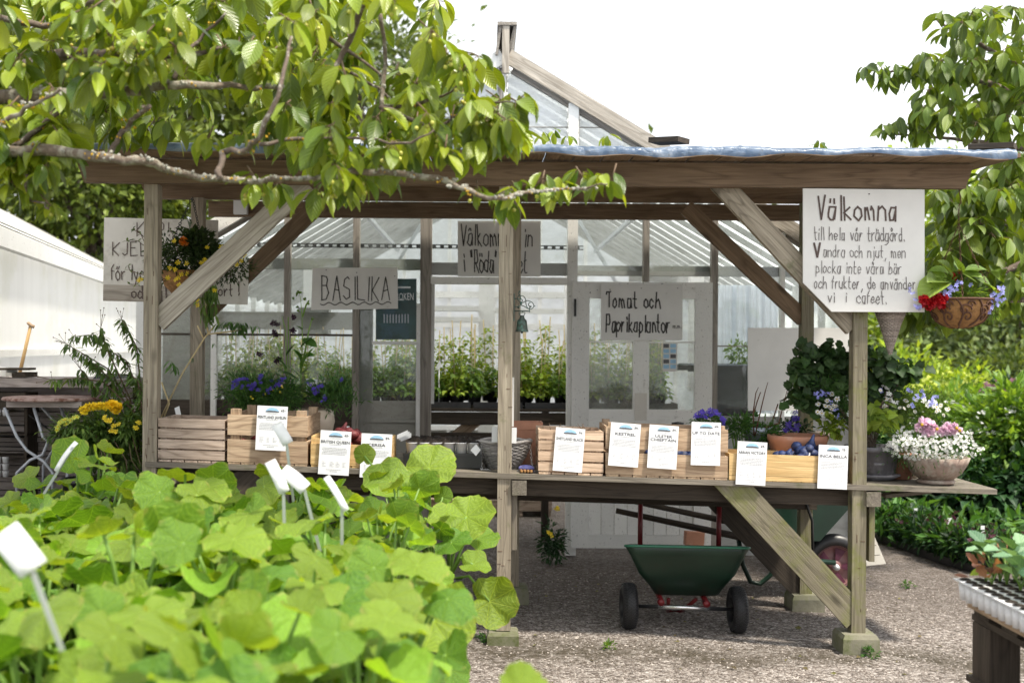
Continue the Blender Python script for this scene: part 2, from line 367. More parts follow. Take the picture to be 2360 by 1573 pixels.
def m_leaf(name, c1, c2, back=None, trans=.38, rough=.38, vein=.5, nv=8., spec=.5, hue=.012, polar=False):
    g = G(name); sp = g.n('ShaderNodeSeparateXYZ', Vector=g.at()); x, t_ = sp.outputs[0], sp.outputs[1]
    isl = g.island(); col = g.mix(isl, c1, c2)
    if polar:
        th = g.math('ARCTAN2', t_, x); a = g.math('ABSOLUTE', g.math('SINE', g.math('MULTIPLY', th, 4.0))); rr = g.math('POWER', g.math('ADD', g.math('MULTIPLY', x, x), g.math('MULTIPLY', t_, t_)), .5)
        ve = g.math('SUBTRACT', 1.0, g.math('MULTIPLY', g.math('MULTIPLY', a, rr), 17), True)
        v2 = g.math('SINE', g.math('ADD', g.math('MULTIPLY', rr, 40), g.math('MULTIPLY', a, 9)))
        ve = g.math('MAXIMUM', ve, g.math('MULTIPLY', g.math('SUBTRACT', v2, .75, True), 1.6))
        n2 = g.noise((7, 7, 7), 5); hgt = g.math('SUBTRACT', g.math('MULTIPLY', n2, 2.0), g.math('MULTIPLY', ve, .5))
        col = g.mix(g.ramp(g.noise(26, 3), (.4, 0), (.7, .35)), col, tuple(v*.7 for v in c1))
    else:
        ax = g.math('ABSOLUTE', x); ph = g.math('MULTIPLY', g.math('SUBTRACT', t_, g.math('MULTIPLY', ax, .8)), nv*6.283)
        sn = g.math('SINE', ph); ve = g.math('MULTIPLY', g.math('SUBTRACT', sn, .72, True), 1.6)
        mid = g.math('SUBTRACT', 1.0, g.math('MULTIPLY', ax, 28), True); ve = g.math('MAXIMUM', ve, mid); hgt = g.math('MULTIPLY', sn, -.35)
    col = g.mix(g.math('MULTIPLY', ve, vein), col, tuple(min(1, v*1.7+.02) for v in c2))
    if polar: col = g.mix(g.ramp(isl, (.955, 0), (.975, .8)), col, (.55, .43, .05)); col = g.mix(g.math('MULTIPLY', g.ramp(rr, (.86, 0), (.97, .55)), g.ramp(g.noise(3, 2), (.5, 0), (.62, 1))), col, (.42, .38, .12))
    col = g.vary(col, .78, 1.2, hue)
    sh = g.bsdf(col, rough, 0, hgt, .004 if polar else .0016, spec)
    tr = g.n('ShaderNodeBsdfTranslucent'); g.put(tr.inputs['Color'], g.mix(1.0, col, (1.5, 1.35, .45), 'MULTIPLY') if back is None else g.vary(back, .8, 1.2))
    return g.fin(g.mixs(trans, sh, tr.outputs[0]))
def m_glass(name, dirt=.12, col=(.75, .78, .78), sc=3, milky=0., thru=.5, refl=.06):
    g = G(name); tp = g.n('ShaderNodeBsdfTransparent'); tp.inputs['Color'].default_value = (.93, .95, .94, 1)
    gl = g.n('ShaderNodeBsdfGlossy', Roughness=.03); fr = g.n('ShaderNodeFresnel', IOR=1.5)
    sh = g.mixs(g.math('MINIMUM', fr.outputs[0], refl), tp.outputs[0], gl.outputs[0])
    df = g.n('ShaderNodeBsdfDiffuse'); g.put(df.inputs['Color'], col); tr = g.n('ShaderNodeBsdfTranslucent'); g.put(tr.inputs['Color'], col)
    dd = g.mixs(thru, df.outputs[0], tr.outputs[0])
    f = g.ramp(g.noise((sc, sc, sc*2.2), 6, .7), (.35, milky), (.8, min(1, milky+dirt*2.4)))
    return g.fin(g.mixs(f, sh, dd))
W = {}
W['post'] = m_wood('weathered_post_wood', (.16, .13, .095), (.44, .385, .30), stain=(.13, .14, .06), sl=(.6, .78))
W['post_mossy'] = m_wood('mossy_post_wood', (.12, .105, .07), (.27, .24, .17), stain=(.16, .17, .05), sl=(.48, .66))
W['pale'] = m_wood('pale_weathered_wood', (.24, .205, .165), (.56, .51, .44), isl=.1)
W['brown'] = m_wood('brown_stained_wood', (.115, .076, .046), (.26, .18, .115), isl=.14)
W['roof'] = m_wood('roof_board_wood', (.15, .1, .06), (.3, .21, .14), isl=.2)
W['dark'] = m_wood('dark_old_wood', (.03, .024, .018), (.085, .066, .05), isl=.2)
W['table'] = m_wood('grey_table_wood', (.11, .095, .075), (.25, .22, .18), stain=(.1, .11, .05))
W['crate_old'] = m_wood('grey_crate_wood', (.26, .185, .14), (.62, .5, .41), (2.2, 22, 22), isl=.12)
W['crate'] = m_wood('crate_wood', (.24, .15, .09), (.6, .45, .31), (2.2, 20, 20), isl=.12)
W['crate_pink'] = m_wood('new_crate_wood', (.38, .25, .165), (.76, .58, .43), (2.2, 20, 20), isl=.1)
W['pine'] = m_wood('yellow_pine', (.5, .31, .12), (.72, .51, .25), (1.4, 20, 20), isl=.1)
W['handle'] = m_wood('ash_handle_wood', (.42, .27, .12), (.58, .4, .2), knots=False)
W['plank'] = m_wood('grey_plank_wood', (.2, .165, .15), (.5, .44, .41), isl=.25)
W['white'] = m_paint('worn_white_paint', (.86, .855, .82), (.3, .27, .23), .58, .74, (.1, .085, .07))
W['white_in'] = m_paint('inner_white_paint', (.78, .78, .76), (.45, .43, .38), .62, .8)
W['grey_board'] = m_paint('grey_stained_board', (.36, .355, .32), (.2, .19, .165), .48, .7)
W['grey_paint'] = m_paint('dull_grey_paint', (.38, .385, .37), (.17, .165, .15), .5, .72)
W['frame_dark'] = m_wood('weathered_frame_wood', (.16, .14, .12), (.38, .35, .31), knots=False)
W['glass'] = m_glass('dusty_glass', .04)
W['glass_dirty'] = m_glass('grimy_glass', .22, (.4, .4, .37), 2.2, .03)
W['glass_gable'] = m_glass('misted_gable_glass', .35, (.8, .82, .84), 1.2, .3)
W['whitewash'] = m_glass('whitewashed_roof_glass', .12, (.93, .94, .96), 1.6, .62, .8, .0)
W['sign'] = m_plain('white_sign_board', (.72, .71, .68), .5, .05, 6, stain=(.45, .43, .38), ssc=14, slo=.66, shi=.76)
W['sign_warm'] = m_plain('cream_sign_board', (.66, .63, .57), .6, .07, 5, stain=(.42, .39, .33), ssc=6, slo=.55, shi=.75)
W['ink'] = m_plain('dark_marker_ink', (.035, .03, .028), .6, .5, 40)
W['ink_grey'] = m_plain('faded_marker_ink', (.15, .135, .13), .6, .5, 60)
W['ink_brown'] = m_plain('brown_marker_ink', (.085, .055, .045), .6, .5, 60)
W['paper'] = m_plain('laminated_paper', (.84, .85, .87), .25, .02, 3)
W['ptext'] = m_plain('small_grey_print', (.36, .36, .38), .5, .1, 30)
W['pname'] = m_plain('dark_print', (.1, .1, .11), .5, .1, 30)
W['logo'] = m_plain('sky_blue_print', (.33, .56, .75), .5, .15, 30)
W['poster'] = m_plain('teal_poster', (.012, .055, .055), .35, .5, 7, stain=(.03, .09, .14), ssc=6, slo=.5, shi=.7)
W['white_plastic'] = m_plain('white_plastic', (.74, .74, .76), .35, .04, 8)
W['black_plastic'] = m_plain('black_plastic', (.018, .018, .02), .4, .3, 9)
W['soil'] = m_plain('potting_soil', (.025, .017, .012), .95, .6, 60, bump=.01)
W['terra'] = m_plain('terracotta', (.42, .2, .125), .8, .16, 8, bump=.002, stain=(.5, .34, .26), ssc=9, slo=.55, shi=.8)
W['terra_old'] = m_plain('aged_clay', (.27, .2, .165), .85, .25, 14, bump=.004, stain=(.36, .32, .27), ssc=16, slo=.45, shi=.62)
W['grey_pot'] = m_plain('grey_stoneware', (.15, .145, .16), .75, .25, 9, bump=.003, stain=(.32, .31, .32), ssc=7, slo=.55, shi=.75)
W['cream_pot'] = m_plain('cream_glaze', (.6, .5, .4), .45, .12, 7)
W['wicker'] = m_plain('grey_wicker', (.36, .34, .33), .7, .3, 30, isl=.3)
W['wicker_brown'] = m_plain('brown_grey_wicker', (.33, .28, .24), .7, .3, 30, isl=.3)
W['coir'] = m_plain('coir_liner', (.27, .14, .05), .95, .35, 40, bump=.008)
W['rust'] = m_plain('rusty_iron', (.10, .045, .025), .8, .4, 30, bump=.002)
W['rust_top'] = m_plain('flaking_rusty_table_top', (.36, .25, .22), .7, .2, 14, stain=(.13, .05, .03), ssc=16, slo=.48, shi=.6)
W['iron'] = m_plain('dark_iron', (.03, .03, .03), .5, .4, 20, metal=.6)
W['bronze'] = m_plain('verdigris_bronze', (.07, .09, .075), .5, .3, 20, metal=.5, bump=.003, stain=(.12, .27, .22), ssc=28, slo=.5, shi=.66)
W['zinc'] = m_plain('zinc', (.58, .6, .62), .4, .1, 9, metal=.5)
W['zinc_grey'] = m_plain('bluish_galvanised_metal', (.33, .37, .43), .45, .12, 8, metal=.3)
W['label'] = m_plain('white_plant_label_metal', (.78, .79, .8), .35, .06, 30, stain=(.5, .5, .48), ssc=26, slo=.62, shi=.72)
W['table_leg'] = m_plain('light_blue_grey_metal', (.42, .44, .48), .45, .12, 14, metal=.2)
W['green_paint'] = m_plain('dark_green_enamel', (.006, .026, .015), .36, .3, 5, bump=.0005, stain=(.014, .022, .015), ssc=9, slo=.55, shi=.75)
W['green_edge'] = m_plain('green_enamel_rim', (.02, .13, .075), .35, .2, 9)
W['red_paint'] = m_plain('red_enamel', (.16, .012, .015), .4, .25, 12)
W['chrome'] = m_plain('bright_steel', (.7, .7, .7), .25, .08, 20, metal=.9)
W['rim'] = m_plain('pinkish_wheel_rim', (.22, .105, .105), .5, .15, 12)
W['rim_grey'] = m_plain('greyish_wheel_rim', (.4, .37, .35), .55, .15, 12)
W['concrete'] = m_plain('mossy_concrete', (.2, .19, .14), .9, .25, 14, bump=.006, stain=(.085, .1, .03), ssc=7, slo=.45, shi=.66)
W['bark'] = m_plain('cherry_bark', (.115, .085, .065), .85, .35, 60, bump=.006, stain=(.33, .31, .26), ssc=24, slo=.54, shi=.62)
W['bark_lichen'] = m_plain('lichened_bark', (.15, .115, .085), .85, .35, 60, bump=.008, stain=(.30, .28, .225), ssc=22, slo=.47, shi=.58)
W['lichen'] = m_plain('pale_lichen', (.36, .35, .30), .95, .3, 60, bump=.01)
W['lichen_y'] = m_plain('yellow_lichen', (.5, .3, .02), .95, .3, 60, bump=.01)
W['twig'] = m_plain('thin_twig', (.13, .085, .05), .8, .3, 40)
W['stem'] = m_plain('green_stem', (.2, .34, .07), .5, .2, 20, trans=.2)
W['cane'] = m_plain('bamboo_cane', (.6, .47, .25), .6, .2, 20)
W['cherry'] = m_plain('unripe_cherry', (.42, .42, .08), .25, .2, 30, isl=.25, stain=(.55, .14, .05), ssc=9, slo=.58, shi=.7)
W['cherry_leaf'] = m_leaf('cherry_leaf', (.07, .135, .010), (.26, .33, .022), trans=.34, rough=.3, spec=.6, vein=.22)
W['cherry_leaf2'] = m_leaf('far_cherry_leaf', (.06, .11, .013), (.15, .22, .028), trans=.38, rough=.42)
W['squash_leaf'] = m_leaf('squash_leaf', (.06, .18, .02), (.33, .49, .05), hue=.02, trans=.45, rough=.44, vein=.7, polar=True, spec=.5)
W['tree_leaf'] = m_leaf('dense_tree_leaf', (.05, .085, .012), (.15, .20, .025), trans=.35, rough=.5)
W['tree_leaf_grey'] = m_leaf('grey_green_leaf', (.055, .095, .03), (.14, .19, .06), trans=.35, rough=.55)
W['bush_leaf'] = m_leaf('sunny_bush_leaf', (.13, .23, .02), (.32, .42, .05), trans=.4, rough=.5)
W['herb_leaf'] = m_leaf('perennial_leaf', (.08, .18, .025), (.19, .31, .05), trans=.4, rough=.45)
W['dark_leaf'] = m_leaf('deep_green_leaf', (.012, .045, .014), (.03, .09, .025), trans=.22, rough=.45)
W['gera_leaf'] = m_leaf('geranium_leaf', (.018, .05, .012), (.05, .105, .025), trans=.25, rough=.5)
W['pot_leaf'] = m_leaf('potted_plant_leaf', (.035, .11, .02), (.09, .21, .04), trans=.3, rough=.5)
W['lemon_leaf'] = m_leaf('verbena_leaf', (.055, .13, .018), (.14, .23, .045), trans=.3, rough=.45)
W['kale_leaf'] = m_leaf('kale_leaf', (.07, .17, .09), (.17, .30, .16), trans=.28, rough=.5)
W['kale_red'] = m_leaf('red_kale_leaf', (.16, .06, .05), (.3, .14, .07), trans=.3, rough=.5)
W['bego_leaf'] = m_leaf('begonia_leaf', (.10, .17, .03), (.24, .36, .07), trans=.35, rough=.4)
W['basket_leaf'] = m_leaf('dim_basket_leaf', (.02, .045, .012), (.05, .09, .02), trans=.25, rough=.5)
for k, c in dict(yellow=(.88, .66, .03), gold=(.9, .6, .015), orange=(.7, .2, .01), blue=(.09, .05, .42), lilac=(.32, .33, .75), white=(.8, .8, .77), pink=(.78, .55, .68), red=(.42, .006, .012), plum=(.035, .012, .03), lime=(.5, .56, .08), eye=(.6, .4, .02), wine=(.12, .03, .06), rednet=(.22, .02, .03), bluenet=(.015, .05, .17), potato=(.13, .10, .085)).items():
    W['f_'+k] = m_plain(k+'_petal' if k not in ('rednet', 'bluenet', 'potato') else k, c, .55, .2, 30, isl=.2, trans=.3 if 'net' not in k and k != 'potato' else 0)
# net bags with a mesh pattern
def m_net(name, c, c2):
    g = G(name); mp = g.n('ShaderNodeMapping', Vector=g.at()); mp.inputs['Scale'].default_value = (160, 160, 160); mp.inputs['Rotation'].default_value = (.5, .4, .8)
    ch = g.n('ShaderNodeTexChecker', Vector=mp.outputs['Vector'], Scale=1.0); n1 = g.noise(18, 4)
    return g.fin(g.bsdf(g.mix(g.ramp(n1, (.35, 0), (.65, 1)), c, g.mix(ch.outputs['Fac'], c, c2)), .6, 0, n1, .006))
W['rednet'] = m_net('red_net', (.10, .008, .016), (.24, .06, .05)); W['bluenet'] = m_net('blue_net', (.008, .028, .12), (.05, .045, .05))
# ground
def m_gravel():
    g = G('gravel'); a = g.at()
    v1 = g.n('ShaderNodeTexVoronoi', Vector=a, Scale=48.0); v2 = g.n('ShaderNodeTexVoronoi', Vector=a, Scale=110.0)
    sepc = g.n('ShaderNodeSeparateColor', Color=v1.outputs['Color']); sep2 = g.n('ShaderNodeSeparateColor', Color=v2.outputs['Color'])
    c = g.ramp(sepc.outputs[0], (.0, (.045, .034, .027)), (.42, (.18, .147, .125)), (.78, (.33, .292, .265)), (1, (.62, .57, .54)))
    c = g.mix(.5, c, g.ramp(sep2.outputs[0], (0, (.04, .032, .027)), (.55, (.18, .154, .138)), (1, (.62, .57, .54))))
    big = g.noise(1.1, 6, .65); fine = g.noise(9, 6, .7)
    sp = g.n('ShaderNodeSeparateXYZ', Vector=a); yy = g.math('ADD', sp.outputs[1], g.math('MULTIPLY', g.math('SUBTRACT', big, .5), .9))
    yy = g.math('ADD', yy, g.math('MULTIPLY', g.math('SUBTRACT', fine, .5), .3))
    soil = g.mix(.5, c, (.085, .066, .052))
    # earthy patches; gravel browner and darker under and behind the stall; damp mossy line under the drip edge
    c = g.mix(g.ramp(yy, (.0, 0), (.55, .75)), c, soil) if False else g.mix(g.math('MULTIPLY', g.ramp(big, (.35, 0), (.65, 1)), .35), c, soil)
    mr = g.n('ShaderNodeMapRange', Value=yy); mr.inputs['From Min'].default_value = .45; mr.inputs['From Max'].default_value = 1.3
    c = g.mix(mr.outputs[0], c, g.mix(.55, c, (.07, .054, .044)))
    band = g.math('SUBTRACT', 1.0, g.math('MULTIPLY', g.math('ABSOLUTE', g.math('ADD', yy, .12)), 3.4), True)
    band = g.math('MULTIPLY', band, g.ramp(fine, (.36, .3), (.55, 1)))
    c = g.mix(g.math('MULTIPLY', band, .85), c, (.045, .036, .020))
    h = g.math('ADD', g.math('MULTIPLY', v1.outputs['Distance'], -1.0), g.math('MULTIPLY', v2.outputs['Distance'], -.5))
    return g.fin(g.bsdf(c, .9, 0, h, .012, .25))
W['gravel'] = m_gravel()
W['stone'] = m_plain('loose_stone', (.30, .265, .24), .85, .3, 40, isl=.45, bump=.003)
W['grass_soil'] = m_plain('dark_bed_soil', (.06, .05, .035), .95, .4, 8, bump=.02)
# blue translucent plastic sheet
def m_tarp():
    g = G('blue_plastic_sheet'); n1 = g.noise((15, 4, 20), 5, .62, .5); n2 = g.noise(26, 5, .75)
    col = g.ramp(n1, (.38, (.06, .11, .2)), (.55, (.22, .29, .4)), (.74, (.5, .56, .66)))
    col = g.mix(g.ramp(n2, (.56, 0), (.68, .75)), col, (.12, .10, .06))
    sh = g.bsdf(col, .22, 0, n1, .01, .6); tr = g.n('ShaderNodeBsdfTranslucent'); g.put(tr.inputs['Color'], (.5, .62, .8, 1))
    return g.fin(g.mixs(.4, sh, tr.outputs[0]))
W['tarp'] = m_tarp()
# ribbed translucent plastic of the neighbouring greenhouse
W['polycarb'] = m_plain('ribbed_clear_plastic', (.93, .93, .90), .35, .06, (5, 5, .5), trans=.5, stain=(.8, .8, .7), ssc=1.5, slo=.5, shi=.75)
W['film'] = m_plain('white_film', (.82, .86, .92), .3, .06, 4, trans=.5)
# ---------------------------------------------------------------- ground
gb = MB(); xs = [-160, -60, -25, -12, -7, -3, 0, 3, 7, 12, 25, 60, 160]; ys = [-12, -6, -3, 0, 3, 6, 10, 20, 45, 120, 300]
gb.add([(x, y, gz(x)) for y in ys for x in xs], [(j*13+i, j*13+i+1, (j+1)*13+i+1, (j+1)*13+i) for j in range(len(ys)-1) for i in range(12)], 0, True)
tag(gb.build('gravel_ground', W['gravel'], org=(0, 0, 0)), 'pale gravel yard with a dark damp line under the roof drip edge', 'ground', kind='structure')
# loose pebbles
pb = MB(); N = 8000
x = RNG.uniform(-.6, 3.2, N); y = -2.2+RNG.uniform(0, 1, N)**1.3*4.2
for i in range(N):
    r = rnd(.004, .010)*(1.5 if random.random() < .06 else 1); a = rnd(0, 3)
    vs = [(x[i]+r*math.cos(a+q*1.571)*(1, .7)[q % 2], y[i]+r*math.sin(a+q*1.571)*(1, .7)[q % 2], gz(x[i])+r*.1) for q in range(4)]+[(x[i]+rnd(-.3, .3)*r, y[i]+rnd(-.3, .3)*r, gz(x[i])+r*.75)]
    pb.add(vs, [(0, 1, 4), (1, 2, 4), (2, 3, 4), (3, 0, 4)], 0)
tag(pb.build('loose_gravel', W['stone']), 'loose pebbles scattered over the gravel yard', 'gravel', kind='stuff')

# ---------------------------------------------------------------- the sales stall: roof on posts with a built-in table
st = thing('garden_stall', 'open timber sales stall with a flat board roof under blue plastic sheet', 'stall', (.1, .5, 0))
PW = .076
FP = [(P(350, 900, -.003).x, 'post'), (P(1163.5, 950, -.003).x, 'post'), (P(1976, 1100, -.003).x, 'post_mossy')]
def foot(x, y, wd, h, z0):
    m = MB(); m.add([(x+a*wd*k/2, y+b*wd*k/2, z) for z, k in ((z0-.05, 1.04), (z0+h*.8, 1.0), (z0+h, .88)) for a, b in ((-1, -1), (1, -1), (1, 1), (-1, 1))],
      [(i*4+k, i*4+(k+1) % 4, (i+1)*4+(k+1) % 4, (i+1)*4+k) for i in range(2) for k in range(4)]+[(8, 9, 10, 11)])
    m.build('footing', W['concrete'], st)
for i, (x, mt) in enumerate(FP):
    b = MB(); zb = (.05, .07, .075)[i]
    b.bar((x, -.003, zb+gz(x)), (x, -.003, (2.47, 2.47, 2.47)[i]), PW, PW, (0, 1, 0))
    for _ in range(26):       # staples, nail heads and splits in the face
        zz_ = rnd(.15, 2.4); xx = x+rnd(-.03, .03); l_ = rnd(.003, .012); hz = random.random() < .6; b.bx(xx-(l_ if hz else .0012), xx+(l_ if hz else .0012), -.0425, -.0405, zz_-(.0012 if hz else l_*2), zz_+(.0012 if hz else l_*2), 1)
    b.build('post', [W[mt], W['rust']], st)
    foot(x-.003, -.003, (.19, .17, .195)[i], (.07, .07, .11)[i], gz(x)-.005)
RP = [P(456, 700, 1.0).x, P(1183, 1100, 1.0).x, P(1857, 900, 1.0).x]
for i, x in enumerate(RP):
    b = MB(); b.bar((x, 1.0, .1+gz(x)), (x, 1.0, 2.53), PW, PW*1.02, (0, 1, 0)); b.build('post', W[('brown', 'post', 'post_mossy')[i] if i else 'post'], st)
    foot(x, 1.0, .2, .13, gz(x)-.03)
XL, XR = P(178, 400, -.065).x, P(2240, 400, -.065).x
def beam(y, z0, z1, xl, xr, m, name, cut=.045, th=.05):
    b = MB(); vs = []; o = rnd(0, 40)
    for yy in (y-th/2, y+th/2): vs += [(xl+cut, yy, z0), (xr-cut, yy, z0), (xr, yy, z1), (xl, yy, z1)]
    b.add(vs, [(0, 1, 2, 3), (7, 6, 5, 4), (0, 4, 5, 1), (1, 5, 6, 2), (2, 6, 7, 3), (3, 7, 4, 0)], 0, False, [(v[0]+o, v[1], v[2]) for v in vs]); return b.build(name, W[m], st)
beam(-.066, 2.47, 2.597, XL, XR, 'brown', 'front_beam'); beam(1.063, 2.53, 2.645, XL, XR+.05, 'brown', 'rear_beam'); beam(2.32, 2.562, 2.68, -2.08, 2.62, 'brown', 'wall_beam', 0)
b = MB()
for x in np.arange(-2.3, 2.71, .1532):      # roof boards run front to back with narrow gaps
    z0 = 2.612; b.bar((x+.0766, -.335+rnd(-.004, .004), z0-.003), (x+.0766+rnd(-.004, .004), 2.45, z0+2.78*.04), .143, .022)
b.build('roof_board', W['roof'], st)
# plastic sheet lapping over the front edge
b = MB(); xs = np.linspace(-2.34, 2.72, 240); rows = []
ph = [rnd(0, 6) for _ in range(6)]
for x in xs:
    wv = .004*math.sin(x*7+ph[0])+.003*math.sin(x*19+ph[1])+.003*math.sin(x*41+ph[2])+rnd(-.001, .001)
    q = abs(((x+2.3) % .1532)/.1532-.5)*2; wv -= .004*q
    lp = .018+.010*math.sin(x*3.1+ph[3])+.008*math.sin(x*15+ph[4])
    if x < -.2: lp *= .8
    wv += .006*max(0, 1-abs(((x+2.3) % .1532)-.0766)/.012)
    rows.append([(x, 2.4, 2.755), (x, .6, 2.678+wv*.5), (x, -.25, 2.645+wv), (x, -.345, 2.640+wv), (x, -.362-wv*.4, 2.626+wv*.7), (x, -.360-abs(wv), 2.612-lp*.4), (x, -.356+wv*.6, 2.612-lp)])
n7 = 7; b.add([p for r_ in rows for p in r_], [(i*n7+k, i*n7+k+1, (i+1)*n7+k+1, (i+1)*n7+k) for i in range(len(xs)-1) for k in range(n7-1)], 0, True)
b.build('plastic_sheet', W['tarp'], st)
b = MB(); b.tube([Vector(r_[6])+Vector((0, .002, 0)) for r_ in rows[::3]], .0045, 5); b.build('sheet_hem', W['roof'], st)
def brace(a, c, y, wd, m, th=.045, name='brace'):
    p, q = P(*a, y), P(*c, y); b = MB(); b.bar(p, q, th, wd, (q-p).cross(Vector((0, 1, 0)))); return b.build(name, W[m], st)
brace((362, 742), (706, 420), .003, .112, 'pale'); brace((1656, 418), (1968, 753), .003, .112, 'post')
brace((452, 742), (770, 438), 1.115, .105, 'brown'); brace((1580, 478), (1852, 735), 1.0, .10, 'brown')
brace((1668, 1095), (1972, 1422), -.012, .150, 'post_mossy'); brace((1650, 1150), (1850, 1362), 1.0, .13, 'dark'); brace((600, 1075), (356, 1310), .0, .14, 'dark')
# table: long planks, slightly running down to the right
b = MB(); X0, X1 = FP[0][0]-.02, P(2298, 1127, -.05).x
for k in range(7):
    y0 = -.052+k*.142; xr = X1 if k < 4 else FP[2][0]+.1
    b.bar((X0, y0+.068, tz(X0)-.014), (xr, y0+.068, tz(xr)-.014+rnd(0, .001)), .136, .028)
b.build('tabletop', W['table'], st)
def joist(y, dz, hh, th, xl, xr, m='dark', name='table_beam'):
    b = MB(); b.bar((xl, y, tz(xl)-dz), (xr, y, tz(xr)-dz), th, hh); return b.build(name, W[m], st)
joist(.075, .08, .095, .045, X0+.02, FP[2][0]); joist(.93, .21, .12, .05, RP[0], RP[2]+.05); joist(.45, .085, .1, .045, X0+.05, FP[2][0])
for px, y_ in ((387, .4), (1197, .4), (2013, .2)):
    xx = P(px, 1110, -.05).x; b = MB(); b.bar((xx, -.06, tz(xx)-.075), (xx, .98 if px < 2000 else .5, tz(xx)-.075), .078, .078); b.build('cross_beam', W['table'], st)
for px in (387, 1186, 2010):
    xx = P(px, 1110, -.0).x; b = MB(); b.bar((xx, .02, tz(xx)-.12), (xx, .02, tz(xx)-.42), .03, .05, (0, 1, 0)); b.build('cleat', W['table' if px < 2000 else 'post_mossy'], st)
b = MB(); b.bar(P(2035, 1141, .3), P(2140, 1130, .3), .1, .02); b.build('side_bracket', W['table'], st)
# cable pipe along the rear table beam
b = MB(); b.tube([P(960, 1118, .9), P(1420, 1135, .9), P(1830, 1142, .9), P(1858, 1158, .9), P(1872, 1200, .9), P(1874, 1330, .9)], .009, 6); b.build('cable_pipe', W['iron'], st)
for px in (1420, 1642, 1850):
    b = MB(); c = P(px, 1135+(px-1420)*.015, .885); b.box(c, .02, .02, .035); b.build('pipe_clip', W['zinc'], st)
b = MB(); b.box(P(555, 478, 2.25), .1, .05, .1); b.build('junction_box', W['white_plastic'], st)
# timber off-cuts on the roof
for i, (a, c, nm, lb) in enumerate((((1508, 326), (1576, 323), 'timber_offcut', 'dark end-sawn timber piece lying on the blue sheet at mid roof'), ((2235, 341), (2340, 337), 'timber_offcut', 'grey plank end lying on the roof beside the cherry boughs'))):
    b = MB(); p, q = P(*a, .0), P(*c, -.12); b.bar(p, q, .12, .028); tag(b.build(nm, W['dark']), lb, 'timber')

# ---------------------------------------------------------------- the glasshouse behind
GY = 2.6
gh = thing('greenhouse', 'old white painted glasshouse with a steep gable and open doorway', 'greenhouse', (.15, GY, 0))
AP = P(1165, 128, GY); SL = .594; GXL, GXR = P(325, 800, GY).x, P(1978, 800, GY).x; GYB = 9.4
def rz(x): return AP.z-SL*abs(x-AP.x)
EL, ER = rz(GXL), rz(GXR)
def gp(name, m, fn, parent=gh): b = MB(); fn(b); return b.build(name, W[m], parent)
def vpost(px0, px1, py0, py1, m='white', name='mullion', y=GY, th=.07, dy=0):
    a, c = P(px0, (py0+py1)/2, y).x, P(px1, (py0+py1)/2, y).x; z1, z0 = P((px0+px1)/2, py0, y).z, P((px0+px1)/2, py1, y).z
    return gp(name, m, lambda b: b.bar(((a+c)/2, y+dy, z0), ((a+c)/2, y+dy, z1), c-a, th, (0, 1, 0)))
def hrail(px0, px1, py0, py1, m='white', name='rail', y=GY, th=.06, dy=0):
    a, c = P(px0, py0, y).x, P(px1, py0, y).x; z1, z0 = P(1120, py0, y).z, P(1120, py1, y).z
    return gp(name, m, lambda b: b.bar((a, y+dy, (z0+z1)/2), (c, y+dy, (z0+z1)/2), th, z1-z0))
def top_of(px): return None
def vfull(px0, px1, m, y=GY, bot=1275, name='mullion', th=.07):
    a, c = P(px0, 800, y).x, P(px1, 800, y).x; xm = (a+c)/2; gp(name, m, lambda b: b.bar((xm, y, P(1120, bot, y).z), (xm, y, rz(xm)-.06), c-a, th, (0, 1, 0)))
vfull(316, 334, 'white_in', name='corner_post'); vfull(488, 500, 'white'); vfull(655, 669, 'frame_dark'); vfull(813, 828, 'frame_dark'); vfull(968, 994, 'frame_dark', name='door_post', th=.1)
vfull(1306, 1329, 'white', name='door_post', th=.1); vfull(1480, 1494, 'frame_dark'); vfull(1637, 1652, 'frame_dark'); vfull(1797, 1806, 'white'); vfull(1966, 1982, 'white', name='corner_post')
# narrow bright edge boards beside the doorway
vpost(960, 969, 700, 1080, 'white_in', 'edge_board', th=.05, dy=-.05); vpost(993, 1001, 655, 930, 'white_in', 'edge_board', th=.03, dy=.02)
hrail(334, 968, 597, 622, 'grey_paint', dy=.075); hrail(994, 1306, 606, 634, 'grey_paint', dy=.0); hrail(1329, 1966, 609, 632, 'grey_paint', dy=.075)
hrail(994, 1306, 640, 655, 'white', 'lintel', th=.12, dy=-.03)
hrail(334, 655, 772, 777, 'dark', 'glazing_bar', th=.03); hrail(669, 813, 772, 777, 'dark', 'glazing_bar', th=.03); hrail(1652, 1966, 792, 795, 'frame_dark', 'glazing_bar', th=.02)
vpost(826, 857, 700, 1275, 'grey_board', 'plank', th=.03, dy=.03); hrail(857, 968, 788, 795, 'white', 'glazing_bar', th=.03)
hrail(857, 968, 925, 1275, 'grey_board', 'lower_panel', th=.025, dy=.02); hrail(334, 813, 925, 1275, 'dark', 'lower_panel', th=.03, dy=.02); hrail(1652, 1966, 955, 1275, 'grey_paint', 'lower_panel', th=.03, dy=.02)
hrail(857, 968, 968, 974, 'grey_board', 'rail', th=.05)
